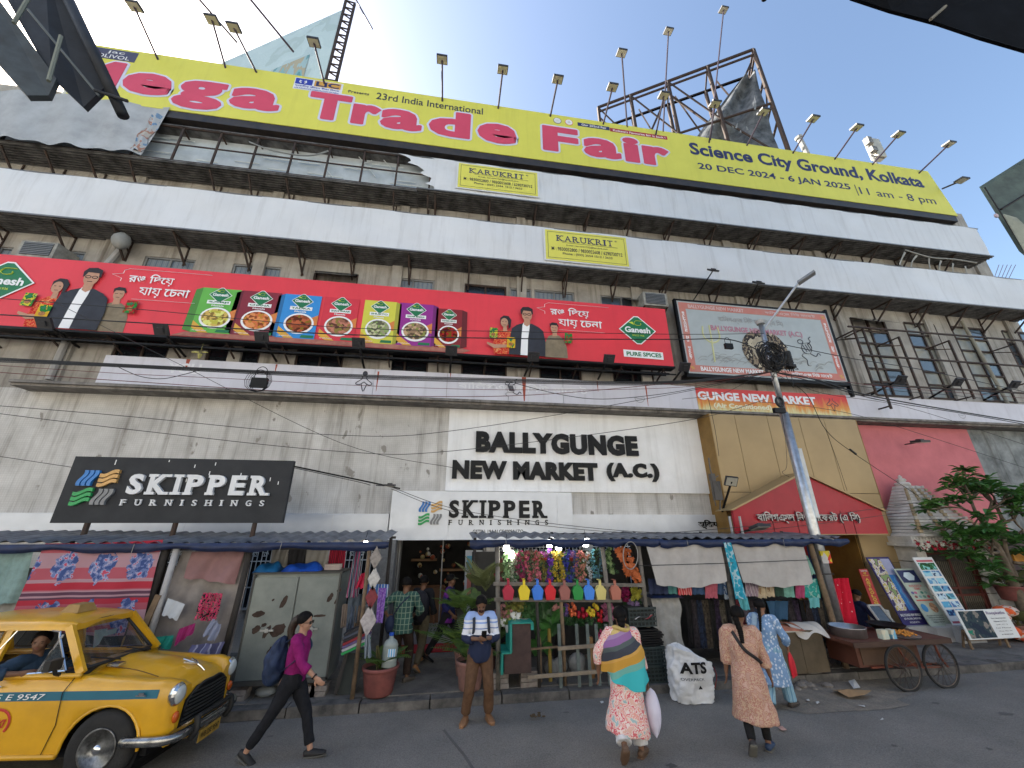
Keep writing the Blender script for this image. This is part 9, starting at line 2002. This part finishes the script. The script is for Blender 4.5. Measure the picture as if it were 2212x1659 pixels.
for i,(u,v,c) in enumerate(((.15,.56,(.10,.10,.25)),(.3,.56,(.4,.1,.2)),(.6,.56,(.04,.2,.15)),(.78,.56,(.2,.35,.3)),(.2,.49,(.2,.05,.05)),(.4,.49,(.15,.3,.3)),(.6,.49,(.1,.25,.2)),(.8,.49,(.4,.08,.1)))): disc(u,v,.07,.024,mat('stone %d' % i,c,.3),n=12)
rect(.1,.415,.9,.44,mat('rose band',(.5,.08,.06),.5),h=.004); disc(.25,.30,.14,.07,mat('blue burst',(.03,.22,.48),.5),n=10); disc(.68,.30,.17,.085,patmat('zodiac disc','cell',((.32,.18,.10),(.2,.12,.08),(.4,.26,.16)),22))
for i,s in enumerate(('By Appointment only','Ballygunge New Market','1st Floor Shop 69','Kolkata 700 019')): text(s,.12+.04*i,.16-i*.035,.88-.04*i,.18-i*.035,ink)
t,rect,text,disc = stand((1984,1204),(2030,1203),(2045,1350),(2085,1350),9.35,8.95,'travel_banner','white travel banner stand with twin columns of blue photographs, rightmost of three',wp_)
rect(.08,.925,.92,.955,mat('rose head',(.5,.08,.12),.5)); rect(.08,.80,.92,.91,patmat('waterfall print','noise',((.02,.06,.03),(.05,.16,.07),(.2,.5,.5),(.03,.10,.05)),6))
for i in range(6):
 for j in range(2): rect(.08+.44*j,.70-i*.115-.0,.48+.44*j,.785-i*.115,patmat('travel photo %d' % ((i+j*3) % 4),'noise',[((.03,.15,.35),(.10,.35,.55),(.3,.55,.65)),((.02,.05,.15),(.12,.3,.5),(.4,.55,.6)),((.05,.12,.12),(.15,.4,.5),(.06,.2,.3)),((.10,.20,.40),(.45,.6,.68),(.04,.08,.15))][(i+j*3) % 4],5),h=.004)
rect(.04,.02,.96,.05,MATS['rose head'])
# easel sign
t,rect,text,disc = stand((2071,1315),(2182,1317),(2084,1377),(2196,1384),8.45,8.35,'easel_sign','white sign with dark picture and script lettering standing on a low wooden easel',wp_,'sign')
t['category'] = 'sign'
rect(.04,.04,.55,.96,patmat('dark dance picture','noise',((.02,.03,.05),(.03,.05,.06),(.20,.18,.16),(.02,.18,.12)),3.5)); text('Roopkatha',.58,.78,.95,.92,mat('violet print',(.12,.05,.2),.5),.0)
for i,s in enumerate(('Dance School Associates','Ballygunge New Market','(A.C.)','1st Floor','Shop No. 64','M: 9830012345')): text(s,.62+.02*(i % 3),.66-i*.11,.92-.02*(i % 3),.70-i*.11,ink,0)
for ch in list(t.children):
 if ch.name.startswith('base'): D.objects.remove(ch)
b = MB(); p0,p1 = at(2090,1383,8.4),at(2190,1390,8.4)
for x in (p0.x+.1,p1.x-.1): b.bar((x,8.44,.14),(x,8.48,.52),.05,.03); b.bar((x,8.6,.14),(x,8.5,.5),.04,.03)
b.bar((p0.x,8.42,.50),(p1.x,8.42,.50),.03,.05); b.bar((p0.x+.1,8.5,.3),(p1.x-.1,8.5,.3),.03); one('easel',b,wood,'low wooden easel carrying the white script sign','easel')
# red dress cloth hanging by the lamp post
rdm = patmat('red star print','vor',((.62,.35,.35),(.48,.01,.03),(.50,.012,.035)),9,thr=[0,.13,.2])
quadcloth(P(1800,1250,8.3),P(1832,1248,8.3),P(1816,1402,8.2),P(1866,1385,8.2),'hanging_dress',rdm,None,'bright red printed dress hanging between the lamp post and the vendor','dress',fold=.07,fr=10,nu=20,nv=18)
# helmets and bags at the foot of the post
for k,(u,v,c) in enumerate(((1838,1400,(.05,.06,.09)),(1828,1392,(.10,.11,.12)),(1826,1425,(.03,.03,.04)),(1800,1395,(.04,.04,.05)))):
 p = P(u,v,8.0); b = MB(); b.ball(p,(.1,.1,.11),10,8); one('bundle',b,mat('dark bundle %d' % k,c,.4,bump=.4,bs=9),('dark blue bundle','grey bundle','black bundle low down','black bundle behind the plank post')[k]+' tied at the foot of the lamp post','bundle',None,True)
# motor scooter hint: dark tarp heap behind post
# right edge: orange sacks, pots, bench ledge, potted plants
b = MB(); p = at(2195,1372,8.6)
for k in range(5): b.ball((p.x+rnd.uniform(-.1,.7),8.7+rnd.uniform(0,.2),.25+.13*k),(.3,.2,.12),10,6)
one('orange_sacks',b,patmat('orange white sack','noise',((.62,.10,.03),(.6,.12,.04),(.5,.45,.4),(.6,.1,.05)),4),'heap of orange and white printed sacks at the right edge','sacks',smooth=True)
potted(at(2200,1320,9.3).x,9.3,.9,.28,.34,potm,'terracotta pot with spiky dry plant at the right edge',7,.9,MATS['dry palm'])
b = MB(); b.bb(14.6,19,9.1,9.6,.13,.88); one('planter_ledge',b,marb,'low white ledge under the terracotta pot at the right edge','ledge')
b = MB(); p = at(2190,1200,9.4); b.bb(p.x-.1,p.x+.8,9.35,9.4,p.z-.15,p.z+.12); t = one('orange_sign',b,mat('orange board',(.55,.25,.03),.5),'small orange sign half hidden behind the tree at the right edge','sign')
b = MB(); b.bb(13.4,13.62,W-.9,W-.31,.13,2.2) if False else b.bb(12.9,13.0,9.2,9.22,.14,.2)
# more plants behind the easel
for k,(x,lab) in enumerate(((13.9,'left'),(14.9,'right'))): potted(x,8.95,.14,.2,.3,potm2,'spindly dry plant in a small pot behind the easel sign, %s one' % lab,6,.8,MATS['dry palm'])
# ================================================================ gable wall lights and rubble, litter
rub_ = mat('grey rubble',(.22,.20,.18),.95,scale=6,c2=(.10,.09,.08),bump=.6,bs=15)
for k in range(30):
 p = atz(rnd.uniform(1640,1790),rnd.uniform(1462,1492),0); s = rnd.uniform(.03,.13)
 b = MB(); n_ = 7; b.ball((p.x,p.y,s*.25),(s,s*.8,s*.45),n_,5); b.v = [(x+rnd.uniform(-1,1)*s*.15,y+rnd.uniform(-1,1)*s*.15,max(.008,z+rnd.uniform(-1,1)*s*.1)) for x,y,z in b.v]; one('rubble_lump',b,rub_,'grey rubble lump in the gutter before the display counter','rubble','rubble lumps in the gutter')
cb2 = mat('brown cardboard',(.34,.22,.11),.85,scale=6,c2=(.24,.15,.08)); pw = mat('white litter',(.55,.55,.54),.7)
def scrap(pts,m,label,nm='litter',up=.02):
 P_ = [atz(u,v,.02) for u,v in pts]; c = sum(P_,V(0,0,0))/len(P_); b = MB(); b.add([q+V(0,0,rnd.uniform(0,up)) for q in P_]+[c+V(0,0,up)],[(i,(i+1) % len(P_),len(P_)) for i in range(len(P_))]); return one(nm,b,m,label,'litter',None)
scrap([(1798,1496),(1806,1491),(1842,1500),(1886,1503),(1872,1512),(1835,1510),(1812,1504)],cb2,'flattened piece of brown cardboard lying in the road',up=.09)
scrap([(1834,1478),(1848,1475),(1860,1490),(1845,1492)],pw,'crumpled white paper beside the rubble',up=.06); scrap([(1852,1524),(1868,1525),(1870,1530)],pw,'white paper scrap in the road below the cardboard'); scrap([(1680,1573),(1690,1571),(1700,1577),(1690,1580)],mat('pink litter',(.5,.3,.25),.7),'small pinkish wrapper on the road near the peach tunic woman')
for k,(u,v,ds) in enumerate(((1745,1513,'below the rubble'),(1766,1518,'right of the rubble'),(1152,1512,'left of the leaf clump'),(1905,1555,'right of the peach tunic woman'),(1300,1518,'before the picket fence'))):
 scrap([(u-4,v),(u+2,v-2),(u+5,v+1),(u-1,v+3)],pw,'tiny white paper scrap on the road '+ds,up=.02)
b = MB(); p = atz(1160,1553,.02)
for k in range(9): b.ball(p+V(rnd.gauss(0,.05),rnd.gauss(0,.03),.02+rnd.random()*.04),(.03,.015,.012),6,4)
one('leaf_clump',b,mat('dead leaf',(.07,.05,.03),.9),'small clump of dead leaves lying in the middle of the road','leaves')
